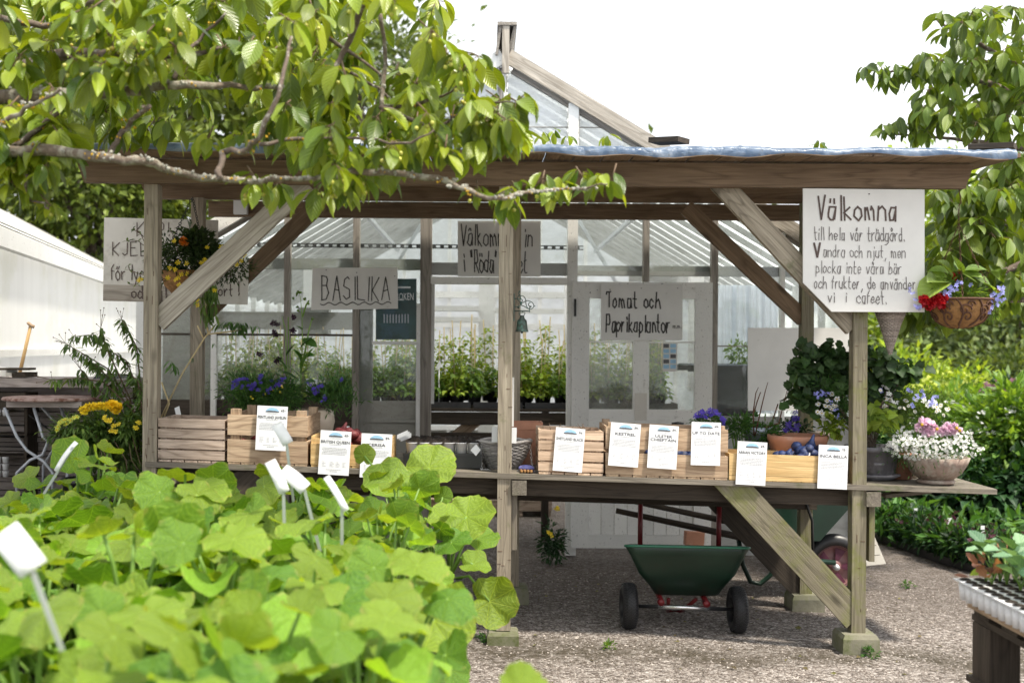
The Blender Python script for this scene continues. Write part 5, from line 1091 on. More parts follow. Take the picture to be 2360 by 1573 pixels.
# tall tobacco plant
t_, c = tpot('tobacco_plant', 'tall spindly flowering tobacco plant with dark maroon trumpets', 'potted plant', 688, .62, .07, .12, 'black_plastic')
b = MB(); lf = MB(); y = .6
for pth in (((690, 940), (692, 900), (694, 850), (697, 790), (696, 730), (693, 690), (690, 676)), ((664, 935), (662, 880), (660, 820), (658, 760), (650, 730)), ((692, 860), (705, 800), (712, 760), (720, 730)), ((662, 870), (648, 820), (640, 790)), ((697, 730), (706, 702), (712, 692))):
    b.tube([P(*p, y) for p in pth], [.006-.0008*i for i in range(len(pth))], 6)
b.tube([P(667, 930, .63), P(664, 730, .63)], .004, 5); b.build('stems', W['stem'], t_)
for (a, e, wd) in (((694, 862), (730, 828), .5), ((692, 870), (668, 835), .5), ((694, 850), (712, 800), .6), ((694, 800), (716, 775), .5), ((660, 850), (640, 815), .45), ((692, 890), (718, 870), .5), ((692, 880), (655, 850), .5), ((697, 845), (686, 805), .5), ((660, 820), (676, 790), .4), ((698, 780), (725, 790), .45), ((694, 830), (716, 812), .6), ((660, 880), (636, 855), .4), ((692, 900), (660, 878), .55), ((696, 820), (678, 800), .5), ((697, 760), (684, 745), .4)):
    pxleaf(lf, a, e, y, y-.08, wd, curl=.4)
lf.build('leaves', W['pot_leaf'], t_)
b = MB()
for (x, y_) in ((632, 765), (638, 772), (630, 745), (672, 762), (678, 765), (642, 825), (636, 832), (600, 815), (640, 745), (676, 730)):
    b = MB()
    for k in range(3): flower(b, P(x+rnd(-3, 3), y_+rnd(-3, 3), .55), .018, 5, (rnd(-1, 1), -.6, rnd(-.5, .3)), 0)
    b.build('flower', W['f_plum'], t_)
b = MB()
for (x, y_) in ((683, 682), (690, 676), (696, 674), (700, 690), (704, 692), (712, 702), (682, 708), (690, 718), (724, 735), (678, 690)): b.tube([P(x, y_, .58), P(x+rnd(-6, 6), y_-rnd(0, 8), .56)], [.003, .008], 6)
b.build('buds', W['lemon_leaf'], t_)
b = MB(); A = [P(*p, .66) for p in ((706, 872), (733, 874), (732, 905), (705, 903))]; b.sheet([A[3], A[2], A[1], A[0]], 0, .003); tag(b.build('blank_card', W['paper']), 'white card standing among the blue flowers behind the rough crate', 'card')
b = MB(); A = [P(*p, .3) for p in ((402, 940), (413, 935), (417, 955), (406, 957))]; b.sheet([A[3], A[2], A[1], A[0]], 0, .003); tag(b.build('blank_card', W['paper']), 'tiny white card in the grey four-slat crate', 'card')
b = MB(); c = tpt(800, .3); b.lathe([(.03, 0), (.032, .13), (.02, .165), (.013, .17), (.013, .2), (.0, .2)], c, 16); tag(b.build('white_bottle', W['white_plastic']), 'white capped bottle behind the red potato net', 'bottle')
# bare twigs climbing beside the left rear post (woody climber)
t_ = thing('climbing_shrub', 'sparse narrow-leaved climber with bare woody stems beside the left rear post', 'shrub', (P(375, 950, .6).x, .6, gz(-2)))
b = MB(); lf = MB()
for pth in (((372, 960), (420, 860), (470, 780), (493, 752)), ((470, 782), (455, 750)), ((478, 770), (545, 762), (565, 755)), ((480, 768), (470, 715), (478, 690)), ((372, 880), (390, 930), (376, 965)), ((372, 960), (372, 1200))): b.tube([P(*p, .6) for p in pth], .005, 5)
b.build('branches', W['cane'], t_)
def sprig(lf, a, c, y, n=9, L=.07, wd=.28, droop=.8):
    for i in range(n):
        q = P(a[0]+(c[0]-a[0])*i/n, a[1]+(c[1]-a[1])*i/n, y+rnd(-.05, .05))
        leaves(lf, [q, q], [(rnd(.2, 1), rnd(-.6, .2), -droop), (rnd(-1, -.2), rnd(-.6, .2), -droop)], L*rnd(.7, 1.2), wd, T_NARROW, None, .7, .3, 0, .5)
sprig(lf, (500, 745), (600, 750), .6, 12); sprig(lf, (520, 740), (570, 742), .6, 8); sprig(lf, (540, 760), (560, 755), .6, 5); sprig(lf, (392, 830), (410, 850), .6, 5); sprig(lf, (440, 825), (448, 822), .6, 2, .04); sprig(lf, (492, 790), (498, 792), .6, 2, .05); lf.build('leaves', W['pot_leaf'], t_)
# purple bells by the long crate, seat back, bucket, ferns
t_, c = tpot('flowering_plant', 'purple bellflower pot plant rising behind the Up to Date card', 'potted plant', 1632, .36, .06, .12, 'black_plastic')
bushy(t_, P(1632, 972, .36), (.085, .06, .04), 500, .025, 'pot_leaf', .5, 0, z0=c.z+.1)
scatter_fl(t_, 'flowers', [(1600, 957), (1612, 950), (1618, 948), (1630, 952), (1636, 946), (1645, 950), (1655, 955), (1668, 968), (1670, 975), (1663, 962), (1625, 960), (1640, 958), (1610, 960), (1650, 948)], .28, .016, 'f_blue', 5, 3, 2)
b = MB(); cc = tpt(1562, .5); b.lathe([(.035, .17), (.036, .27), (.0, .275)], cc, 4); b.lathe([(.025, 0), (.03, .2)], cc, 8); tag(b.build('black_pot', W['black_plastic']), 'upturned black square pot behind the Ulster Chieftain card', 'pot')
t_, c = tpot('zinc_pot_plant', 'bluish zinc bucket with bare reddish twigs behind the Arran Victory card', 'potted plant', 1745, .5, .078, .26, 'zinc_grey')
b = MB()
for pth in (((1738, 1005), (1736, 950), (1742, 905), (1748, 892)), ((1740, 1005), (1752, 950), (1764, 900), (1770, 880)), ((1738, 950), (1745, 925), (1753, 903)), ((1762, 985), (1795, 975), (1806, 930), (1814, 900)), ((1780, 970), (1793, 930))): b.tube([P(*p, .42) for p in pth], [.004, .004, .003, .002][:len(pth)], 5)
b.build('twigs', W['rust'], t_); bushy(t_, P(1735, 970, .5), (.05, .04, .03), 90, .035, 'pot_leaf', .5)
for px, py, lb in ((1700, 985, 'feathery dark fern-like pot plant between the long crate and the zinc bucket'), (1765, 1000, 'small leafy seedling pot plant between the zinc bucket and the clay bowl')):
    t_, c = tpot('small_pot_plant', lb, 'potted plant', px, .45, .05, .1, 'black_plastic'); bushy(t_, P(px, py, .45), (.07, .06, .06), 420, .04, 'pot_leaf', .2, -.1, z0=c.z+.08)
b = MB(); cc = tpt(1676, .3)
for i in range(6): b.tube([cc+Vector((-.04+i*.016, -.03, .0)), cc+Vector((-.05+i*.02, -.03, .1))], .002, 4)
for z in (.03, .065, .1): b.tube([cc+Vector((-.05, -.03, z)), cc+Vector((.06, -.03, z))], .002, 4)
tag(b.build('wire_basket', W['zinc']), 'small wire basket corner between the long crate and the pine tray', 'basket')
# purple flowers further back right
t_, c = tpot('flowering_plant', 'dark violet flowering pot plant behind the shallow clay bowl', 'potted plant', 1830, .75, .06, .12, 'black_plastic'); bushy(t_, P(1828, 985, .75), (.1, .06, .05), 350, .03, 'dark_leaf', .4, 0, z0=c.z+.1)
scatter_fl(t_, 'flowers', [(1830, 960), (1826, 968), (1835, 950), (1820, 985), (1828, 990), (1838, 978), (1812, 992), (1805, 996), (1840, 962), (1836, 985), (1818, 975)], .66, .017, 'f_blue', 5, 4, 2)
c = tpt(1838, .32); t_ = thing('clay_bowl', 'wide shallow terracotta bowl behind the blue potato nets', 'bowl', c); b = MB(); k = 68/SC(.32); b.lathe([(k*.72, 0), (k*.96, .19), (k*1.0, .205), (k*1.0, .232), (k*.93, .232), (k*.9, .19)], c+Vector((0, 0, .0)), 36); b.build('bowl', W['terra'], t_)
b = MB(); b.lathe([(k*.89, .195), (.0, .2)], c, 30, 0, 0, 0, 1, 1, False); b.build('soil', W['soil'], t_)
# dark geranium in a grey ribbed pot at the right post
c = Vector((P(2010, 1090, .28).x, .28, tz(2.1)+.002)); t_ = thing('geranium', 'big dark crinkled geranium in a grey ribbed pot beside the right post', 'potted plant', c)
k = 62/SC(.28); pot(t_, c, k*.95, .185, 'grey_pot', 40, .006, .8, .025, 20); b = MB(); b.lathe([(k*.75, 0), (k*1.0, .02), (k*1.0, .028), (k*.8, .03)], c-Vector((0, 0, .0)), 30); b.build('saucer', W['grey_pot'], t_)
b = MB(); s_ = MB()
for (x, y_, rx, rz_, n) in ((1880, 820, 42, 26, 34), (1850, 850, 32, 40, 34), (1870, 880, 38, 40, 40), (1840, 920, 26, 34, 22), (1860, 905, 30, 40, 30), (1920, 845, 42, 34, 38), (1930, 890, 44, 40, 40), (1975, 835, 36, 40, 36), (2020, 835, 48, 36, 46), (2060, 850, 50, 30, 36), (2035, 875, 46, 30, 36), (2080, 862, 30, 24, 14), (1990, 885, 40, 40, 30), (1905, 930, 40, 30, 22), (2010, 920, 40, 30, 20)):
    cc = P(x, y_, .4); s = SC(.4); N = n*2
    base = np.array(cc)+RNG.normal(0, .5, (N, 3))*[rx/s, .1, rz_/s]
    leaves(b, base, np.stack([RNG.uniform(-1, 1, N), RNG.uniform(-1, .4, N), RNG.uniform(-.5, .5, N)], 1), RNG.uniform(.035, .065, N), 1.25, [(0, .2), (.2, .46), (.45, .38), (.6, .5), (.8, .32), (1, .12)], np.tile([[0, -.7, .7]], (N, 1)), .6, .5, 0, .9)
    s_.tube([c+Vector((rnd(-.05, .05), 0, .18)), (c+Vector((0, 0, .18))).lerp(cc, .6)+Vector((0, 0, .02)), cc], [.009, .006, .004], 6)
b.build('foliage', W['gera_leaf'], t_); s_.build('stems', W['bark'], t_)
# white daisies, violas and mixed pots
def daisies(par, pts, y, r, n=12, name='daisies'): return scatter_fl(par, name, pts, y, r, 'f_white', n, 3, 1, 1, ['f_white', 'f_eye'])
c = Vector((P(1935, 1040, .3).x, .3, tz(1.95))); t_ = thing('daisy_pot', 'white daisies and pale lilac flowers in a small pot left of the right post', 'potted plant', c); pot(t_, c, .055, .13, 'grey_pot')
b = MB()
for (x, y_, rx, rz_, n) in ((1925, 905, 30, 30, 300), (1935, 950, 26, 30, 320), (1900, 890, 26, 18, 160)):
    q = P(x, y_, .32); crown(b, q, (rx/SC(.3), .06, rz_/SC(.3)), n, .03, 10, .2, 0, -.2)
b.build('foliage', W['pot_leaf'], t_); bushy(t_, P(1925, 985, .28), (.075, .06, .045), 130, .042, 'bush_leaf', .9, 0, T_SMALL, 'round_leaves', 6)
daisies(t_, [(1886, 930), (1901, 934), (1911, 939), (1924, 935), (1884, 947), (1897, 951), (1914, 951), (1921, 909), (1929, 920), (1922, 933), (1919, 941), (1905, 925)], .22, .017)
scatter_fl(t_, 'lilac_flowers', [(1885, 905), (1893, 908), (1880, 909), (1896, 903), (1890, 912), (1900, 908), (1911, 903), (1916, 927), (1927, 946), (1930, 955), (1888, 915), (1932, 962)], .24, .008, 'f_lilac', 5, 4, 3)
c = Vector((P(2090, 1040, .42).x, .42, tz(2.3))); t_ = thing('viola_pot', 'tall bushy white violas and small daisies behind the fluted bowl', 'potted plant', c); pot(t_, c, .085, .17, 'terra_old')
b = MB()
for (x, y_, rx, rz_, n) in ((2080, 935, 60, 36, 900), (2120, 930, 46, 30, 600), (2060, 960, 40, 30, 500), (2160, 935, 26, 26, 200), (2110, 970, 50, 30, 500)):
    q = P(x, y_, .42); crown(b, q, (rx/SC(.4), .08, rz_/SC(.4)), n, .028, 12, .2, 0, -.3)
b.build('foliage', W['lemon_leaf'], t_)
daisies(t_, [(2040, 935), (2035, 940), (2045, 922), (2050, 918), (2075, 938), (2085, 940), (2095, 934), (2062, 932), (2040, 916), (2030, 900), (2170, 932), (2185, 940), (2182, 942), (2160, 938), (2176, 957), (2158, 950), (2166, 945), (2090, 925), (2110, 950)], .3, .014)
scatter_fl(t_, 'violas', [(2093, 900), (2098, 903), (2125, 902), (2110, 917), (2127, 917), (2112, 912), (2140, 925), (2150, 922), (2155, 918), (2146, 930), (2105, 935), (2160, 930), (2045, 950), (2042, 945), (2028, 898), (2130, 910)], .3, .012, 'f_lilac', 5, 4, 2)
scatter_fl(t_, 'white_violas', [(2045, 895), (2038, 890), (2052, 905), (2112, 922), (2130, 922), (2148, 935), (2152, 928), (2062, 928), (2070, 930), (2140, 930)], .3, .014, 'f_white', 5, 4, 2)
c = Vector((P(2020, 1040, .2).x, .2, tz(2.1))); t_ = thing('ivy_pot', 'broad-leaved light green plant in front of the grey ribbed pot', 'potted plant', c); pot(t_, c, .05, .1, 'grey_pot')
b = MB(); N = 90; q = np.array(P(2022, 965, .18))+RNG.normal(0, 1, (N, 3))*[.05, .03, .035]; leaves(b, q, np.stack([RNG.uniform(-1, 1, N), RNG.uniform(-1, .1, N), RNG.uniform(-.7, .2, N)], 1), .06, 1.0, [(0, .3), (.25, .45), (.5, .3), (.7, .2), (1, 0)], np.tile([[0, -.6, .8]], (N, 1)), .6, .3, 0, .8); b.build('leaves', W['bush_leaf'], t_)
c = Vector((P(2078, 1060, .3).x, .3, tz(2.25)+.002)); t_ = thing('clay_pot', 'plain terracotta pot between the grey ribbed pot and the fluted bowl', 'pot', c); pot(t_, c, .075, .15, 'terra')
for (px, y_, z_, lb) in ((1886, .75, .115, 'upper one of two stacked small clay pots behind the white daisies'), (1888, .75, .0, 'lower one of two stacked small clay pots behind the white daisies')):
    c = tpt(px, y_, z_); tt = MB(); tt.lathe([(.045, 0), (.06, .085), (.066, .085), (.067, .112), (.058, .112)], c, 20); tag(tt.build('clay_pot', W['terra_old']), lb, 'pot', 'stacked clay pots')
# fluted stone bowl with white lobelia and pink blooms
c = Vector((P(2157, 1112, .12).x, .12, tz(2.35)+.002)); t_ = thing('fluted_bowl', 'fluted stone bowl of white lobelia and large pink blooms on the bench end', 'planter', c); s = SC(.12); k = 70/s
b = MB(); b.lathe([(k*.56, 0), (k*.62, .012), (k*.55, .022)], c, 40); b.lathe([(k*.5, .02), (k*.78, .06), (k*.95, .11), (k*1.03, .145), (k*.97, .148), (k*.85, .12)], c, 72, 0, .03, 24); b.build('bowl', W['terra_old'], t_)
b = MB(); q = P(2150, 1020, .12); crown(b, (q.x, .12, q.z-.02), (108/s, .17, 46/s), 2600, .022, 14, .25, 0, .0); b.build('lobelia_foliage', W['pot_leaf'], t_)
b = MB()
for k2 in range(470):
    a = rnd(0, 6.283); rr = math.sqrt(rnd(0, 1))*(1+.09*math.sin(5*a)+rnd(-.06, .1)); x = 2150+106*rr*math.cos(a); yy = 1025+44*rr*math.sin(a)
    if yy < 985+abs(x-2150)*.12 and 2090 < x < 2230: yy += 30
    if yy > 1062 and 2090 < x < 2215: yy -= rnd(10, 40)
    flower(b, P(x, yy, .12-.17*math.sqrt(max(0, 1-min(1, rr*rr)))-rnd(0, .02)), rnd(.007, .012), 5, (rnd(-.6, .6), -.8, rnd(0, .8)), 0)
tag(b.build('lobelia_flowers', W['f_white'], t_), kind='stuff')
for (x, y_, r) in ((2128, 975, .042), (2142, 985, .045), (2118, 985, .03), (2135, 998, .03), (2180, 987, .04), (2195, 990, .035), (2170, 995, .028), (2200, 980, .02), (2212, 990, .018), (2155, 985, .02)): rose_part(t_, P(x, y_, -.02), r, 16, 'f_pink', 'pink_bloom')
b = MB()
for (x, y_) in ((2160, 988), (2125, 978), (2205, 986), (2212, 992)): b.ball(P(x, y_, -.05), .009, .009, .009, 6)
b.build('bloom_centres', W['f_eye'], t_)
# ---------------------------------------------------------------- plants inside the glasshouse
BZ = 1.105
ib = thing('potting_bench', 'long slatted bench inside the glasshouse carrying trays of climbers', 'bench', (0, 3.4, 0))
b = MB()
for k in range(8): b.bar((-2.3, 3.02+k*.13, BZ-.012), (1.5, 3.02+k*.13, BZ-.012), .11, .022)
b.build('bench_top', W['dark'], ib)
for z, h in ((BZ-.08, .1), (BZ-.22, .05)):
    b = MB(); b.bar((-2.3, 3.0, z), (1.5, 3.0, z), .04, h); b.build('bench_rail', W['dark'], ib)
for x in (-2.1, -1.2, -.5, .5, 1.3):
    b = MB(); b.bar((x, 3.3, 0), (x, 3.3, BZ-.03), .06, .06, (0, 1, 0)); b.build('leg', W['dark'], ib)
b = MB(); b.bar(P(1045, 1010, 3.1), P(1098, 968, 3.1), .02, .1, (0, 0, 1)); b.build('brace', W['crate'], ib)
for k in range(9):
    b = MB(); x = -2.2+k*.42; b.bx(x, x+.40, 3.03, 3.35, BZ+.002, BZ+.012); b.bx(x, x+.40, 3.03, 3.036, BZ+.012, BZ+.05); b.bx(x, x+.006, 3.036, 3.35, BZ+.012, BZ+.05); b.bx(x+.394, x+.40, 3.036, 3.35, BZ+.012, BZ+.05)
    tag(b.build('plant_tray', W['black_plastic']), 'black plastic plant tray on the bench inside the glasshouse', 'tray', 'black trays inside the glasshouse')
protos = []
for v in range(4):
    t_ = thing('potted_climber', 'young leafy climber on a thin cane in a black pot inside the glasshouse', 'potted plant', (0, 0, 0), 'caned climbers inside the glasshouse')
    b = MB(); b.lathe([(.036, .012), (.055, .105), (.055, .115), (.046, .115), (.044, .1)], (0, 0, 0), 4); b.build('pot', W['black_plastic'], t_)
    b = MB(); tp = (rnd(-.05, .05), rnd(-.03, .03), .62); b.tube([(0, 0, .08), tp], .0045, 5); b.build('cane', W['cane'], t_)
    b = MB(); H = (.36, .5, .3, .56)[v]; N = 230; z = .1+(H-.1)*RNG.uniform(0, 1, N)**1.5; a = RNG.uniform(0, 6.28, N); r_ = RNG.uniform(.0, .10, N)*(1.15-z/H*.6)
    base = np.stack([np.cos(a)*r_, np.sin(a)*r_, z], 1); leaves(b, base, np.stack([np.cos(a), np.sin(a), RNG.uniform(-.8, .4, N)], 1), RNG.uniform(.03, .06, N)*(1.2-z/H*.5), .75, [(0, .15), (.3, .45), (.6, .32), (1, 0)], None, .6, .3)
    b.build('foliage', W['bush_leaf' if v % 2 else 'herb_leaf'], t_); protos.append(t_)
cnt = [0]*4
for row, (y, n, xa, xb) in enumerate(((3.12, 27, -2.2, 1.42), (3.27, 27, -2.15, 1.45), (3.55, 25, -2.2, 1.4), (3.8, 22, -2.2, 1.4))):
    for k in range(n):
        x = xa+(xb-xa)*k/(n-1)+rnd(-.02, .02); v = random.randrange(4)
        if row < 2 and abs(x-P(1120, 900, 3.2).x) < .09: continue
        sc_ = rnd(.85, 1.15)*(1.0 if row < 2 else 1.1)
        if cnt[v] == 0: o = protos[v]; o.location = (x, y, BZ+.01); o.rotation_euler = (0, 0, rnd(0, 6)); o.scale = (sc_,)*3
        else: copy_tree(protos[v], (x, y, BZ+.01), rnd(0, 6), sc_)
        cnt[v] += 1
b = MB(); p = P(1012, 842, 3.05); b.sheet([p+Vector((-.02, 0, 0)), p+Vector((0, 0, -.04)), p+Vector((.02, 0, .01)), p+Vector((.004, 0, .045))], 0, .001); b.tube([p+Vector((0, .004, -.03)), p+Vector((.0, .004, -.3))], .004, 5); tag(b.build('plant_label', W['paper']), 'white diamond shaped label on a cane inside the open doorway', 'label')
# black planter box with a grid top behind the right panes, tomato above, grey frame
t_ = thing('black_crate_stack', 'tall black plastic crate with a grid top behind the right hand panes', 'crate', P(1690, 950, 3.1))
y = 3.0; xa, xb = P(1590, 900, y).x, P(1740, 900, y).x; z1 = P(1690, 842, y).z
b = MB(); b.bx(xa+.18, xb, y, y+.5, .3, z1-.05); b.bx(xa-.02, xb+.02, y-.02, y-.005, z1-.05, z1); b.bx(xa-.02, xb+.02, y+.49, y+.505, z1-.05, z1); b.build('box', W['black_plastic'], t_)
b = MB()
for k in range(8): x = xa+(xb-xa)*k/7; b.bx(x-.004, x+.004, y-.004, y+.49, z1-.004, z1+.012)
for k in range(4): b.bx(xa-.02, xb+.02, y+.005+k*.15, y+.012+k*.15, z1-.004, z1+.010)
b.build('grid', W['zinc_grey'], t_)
t_ = thing('tomato_plant', 'thin tomato plant standing on the black grid crate behind glass', 'potted plant', P(1700, 840, 3.2)); b = MB(); q = P(1705, 815, 3.2); crown(b, q, (.1, .1, .1), 160, .05, 10, .5, 0, .2); b.build('foliage', W['herb_leaf'], t_); b = MB(); b.tube([P(1703, 845, 3.2), q, q+Vector((-.04, 0, .1))], .005, 5); b.build('stem', W['stem'], t_)
# low weed with yellow flowers by the door foot
c = P(1272, 1255, 2.3); t_ = thing('weed', 'small weed with yellow flowers growing at the glasshouse doorway foot', 'plant', (c.x, 2.3, gz(c.x))); b = MB(); crown(b, (c.x, 2.3, gz(c.x)+.16), (.07, .06, .15), 420, .045, 12, .4, 0, -.1); b.build('foliage', W['dark_leaf'], t_); scatter_fl(t_, 'flowers', [(1284, 1172), (1262, 1226), (1270, 1232)], 2.2, .02, 'f_yellow', 5, 3, 3)
# seedling on the gravel
c = P(1402, 1462, -.1); b = MB(); crown(b, (c.x, c.y, gz(c.x)+.02), (.03, .03, .018), 40, .03, 8, .5, 0, -.2); tag(b.build('seedling', W['herb_leaf']), 'tiny green weed seedling alone on the gravel in front of the barrow', 'plant')
# ---------------------------------------------------------------- squash plants on the near bench
XE = -.24
sb = thing('nursery_bench', 'low near bench carrying trays of young squash plants', 'bench', (-1.3, -2.6, 0)); BZ2 = .50
b = MB()
for k in range(9): b.bar((-2.9+k*.32, -4.75, BZ2-.012), (-2.9+k*.32, -.85, BZ2-.012), .28, .02)
b.build('bench_top', W['dark'], sb)
for x in (-2.8, XE-.3):
    for y in (-4.6, -2.7, -1.0): b = MB(); b.bar((x, y, gz(x)), (x, y, BZ2-.03), .08, .08, (0, 1, 0)); b.build('leg', W['dark'], sb)
b = MB(); b.bar((XE-.28, -4.7, BZ2-.07), (XE-.28, -.85, BZ2-.07), .04, .09); b.build('edge_rail', W['dark'], sb)
def squash_leaf(b, c, d, nrm, r, mat=0, cup=None):
    n = 40; rings = (.0, .2, .42, .64, .84, 1.0); th = np.linspace(0, 2*math.pi, n, endpoint=False); D, s, u = basis(d, nrm)
    R_ = .5*(.97+.04*np.cos(5*(th-math.pi/2)))*(1-.38*np.exp(-((th-1.5*math.pi)/.24)**2))*(1+.022*np.sin(15*th+rnd(0, 6)))*(1+.018*RNG.normal(0, 1, n))
    cup = rnd(-.5, .75) if cup is None else cup; w1, w2, w3, p1, p2, p3 = rnd(.04, .11), rnd(.02, .05), rnd(.008, .02), rnd(0, 6), rnd(0, 6), rnd(0, 6); fold = rnd(-.1, .7); tilt = rnd(-.2, .2)
    vs = [Vector(c)]; uv = [(0, 0, 0)]
    for q in rings[1:]:
        for k in range(n):
            t_ = th[k]; rr = R_[k]*q; x, y = rr*math.cos(t_), rr*math.sin(t_)
            z = cup*rr*rr*1.1+q*q*(w1*math.sin(2*t_+p1)+w2*math.sin(5*t_+p2))+q**3*w3*math.sin(11*t_+p3)+fold*x*x*1.2+.022*q*(1-.3*q)*math.cos(8*(t_-math.pi/2)/1.0)*(-1)+tilt*x*y-.04*q*q
            vs.append(Vector(c)+(s*x+D*(y+.06*q)+u*z)*2*r); uv.append((x*2, y*2, 0))
    m = len(rings)-1; fs = [(0, 1+k, 1+(k+1) % n) for k in range(n)]+[(1+i*n+k, 1+(i+1)*n+k, 1+(i+1)*n+(k+1) % n, 1+i*n+(k+1) % n) for i in range(m-1) for k in range(n)]
    b.add(vs, fs, mat, True, uv)
def squash(label, nl, hs, spread, group):
    hs *= .86
    t_ = thing('squash_plant', label, 'potted plant', (0, 0, 0), group)
    b = MB(); b.lathe([(.05, .0), (.068, .12), (.072, .12), (.072, .13), (.06, .13), (.058, .11)], (0, 0, 0), 20); b.build('pot', W['black_plastic'], t_)
    b = MB(); lv = MB(); a0 = rnd(0, 6)
    for k in range(nl):
        a = a0+k*2.4+rnd(-.3, .3); h = hs*(1-.6*(k/nl))*rnd(.75, 1.15); ro = spread*(.35+.65*(k/nl))*rnd(.7, 1.15); tip = Vector((math.cos(a)*ro, math.sin(a)*ro, .13+h))
        b.tube([(0, 0, .1), (math.cos(a)*ro*.25, math.sin(a)*ro*.25, .13+h*.45), (math.cos(a)*ro*.65, math.sin(a)*ro*.65, .13+h*.82), tip], [.0065, .006, .005, .004], 7)
        nr = Vector((math.cos(a)*rnd(-.1, 1.25), math.sin(a)*rnd(-.1, 1.25), 1))+Vector((rnd(-.5, .5), rnd(-.9, .2), rnd(-.3, .1))); squash_leaf(lv, tip, Vector((math.cos(a), math.sin(a), rnd(-.35, .1))), nr, rnd(.046, .108)*(1 if k < nl-3 else .7))
    b.build('stalks', W['stem'], t_); lv.build('leaves', W['squash_leaf'], t_); return t_
SGRP = 'squash plants crowding the near bench'; SL_ = 'lush light green squash plant in a black pot on the near bench'
pro = [squash(SL_, n_, h_, s_, SGRP) for n_, h_, s_ in ((9, .38, .2), (8, .45, .17), (10, .34, .22), (9, .48, .19), (8, .36, .21), (10, .42, .2))]
used = [False]*6
def put_squash(v, x, y, rz, sc_, z=BZ2+.012):
    if not used[v]: used[v] = True; o = pro[v]; o.location = (x, y, z); o.rotation_euler = (0, 0, rz); o.scale = (sc_,)*3; return o
    return copy_tree(pro[v], (x, y, z), rz, sc_)
y = -1.02
while y > -4.75:
    d = y+D0; xl_ = max(-2.85, -(CX/FPX)*d-.28); x = XE-.12+.10*min(1, max(0, (-2.0-y)/1.0))+rnd(-.03, .03)
    while x > xl_:
        put_squash(random.randrange(6), x+rnd(-.04, .04), y+rnd(-.04, .04), rnd(0, 6.28), rnd(.82, 1.18)*(1.0 if x < -.5 else .9)); x -= .235
    y -= .235
for k in range(12):
    b = MB(); y = -1.1-k*.31; b.bx(XE-.33, XE-.03, y-.29, y, BZ2, BZ2+.008); b.bx(XE-.036, XE-.03, y-.29, y, BZ2+.008, BZ2+.06); b.bx(XE-.33, XE-.036, y-.006, y, BZ2+.008, BZ2+.06); tag(b.build('plant_tray', W['black_plastic']), 'black tray under the squash pots along the near bench edge', 'tray', 'black trays on the near bench')
# single leaves set where the photograph shows them standing clear
def clear_plant(label, leaf_list, root, y):
    t_ = thing('squash_plant', label, 'potted plant', root, None); b = MB(); b.lathe([(.05, .0), (.068, .12), (.072, .13), (.06, .13)], root, 18); b.build('pot', W['black_plastic'], t_)
    b = MB(); lv = MB()
    for (px, py, yy, rpx, nr, dr) in leaf_list:
        c = P(px, py, yy); r0 = Vector(root)+Vector((0, 0, .12)); m1 = r0.lerp(c, .5)+Vector((0, 0, .06)); b.tube([r0, m1, c], [.007, .006, .0045], 7); squash_leaf(lv, c, Vector(dr), Vector(nr), rpx/SC(yy), 0, .2)
    b.build('stalks', W['stem'], t_); lv.build('leaves', W['squash_leaf'], t_)
clear_plant('squash plant holding one leaf far above the rest, before the white cup tray', [(988, 1078, -1.15, 62, (-.1, -.75, .6), (.7, .3, .5)), (840, 1050, -.95, 26, (.1, -.9, .35), (.1, .2, 1)), (1020, 1145, -1.1, 24, (0, -.8, .6), (.3, 0, .6)), (955, 1150, -1.2, 40, (0, -.6, .8), (-.5, 0, .4)), (900, 1110, -1.2, 60, (.2, -.7, .7), (-.8, .2, .3))], (-.24, -1.1, BZ2), -1.1)
clear_plant('squash plant with rounded leaves hanging over the bench corner near the middle post', [(1075, 1190, -1.35, 62, (.0, -.75, .7), (.9, -.1, .1)), (1128, 1385, -1.5, 62, (-.1, -.95, .3), (.9, -.1, -.2)), (1100, 1240, -1.3, 46, (0, -.4, .9), (1, 0, -.1)), (1040, 1250, -1.5, 48, (0, -.6, .8), (.6, -.4, 0)), (1090, 1300, -1.5, 40, (.1, -.5, .9), (1, 0, -.2)), (1010, 1330, -1.7, 36, (0, -.8, .5), (.3, -.3, -.4)), (1030, 1200, -1.3, 50, (0, -.55, .8), (.3, .4, .1))], (-.15, -1.4, BZ2), -1.4)
clear_plant('squash plant with large leaf hanging over the near bench edge low down', [(1000, 1430, -2.6, 90, (.1, -.75, .6), (.9, -.2, -.2)), (900, 1400, -2.7, 100, (0, -.6, .8), (-.5, -.4, .1)), (1040, 1545, -2.3, 46, (.3, -.6, .6), (.7, -.2, -.6)), (960, 1490, -2.5, 70, (.2, -.8, .5), (.7, -.3, -.5))], (-.2, -2.5, BZ2), -2.5)
clear_plant('nearest squash plant showing a single blurred leaf at the bench end', [(1200, 1590, -4.0, 62, (.1, -.5, .9), (.9, 0, .1)), (1120, 1680, -3.9, 90, (.1, -.3, .9), (.5, 0, .1))], (-.1, -3.9, BZ2), -3.9)
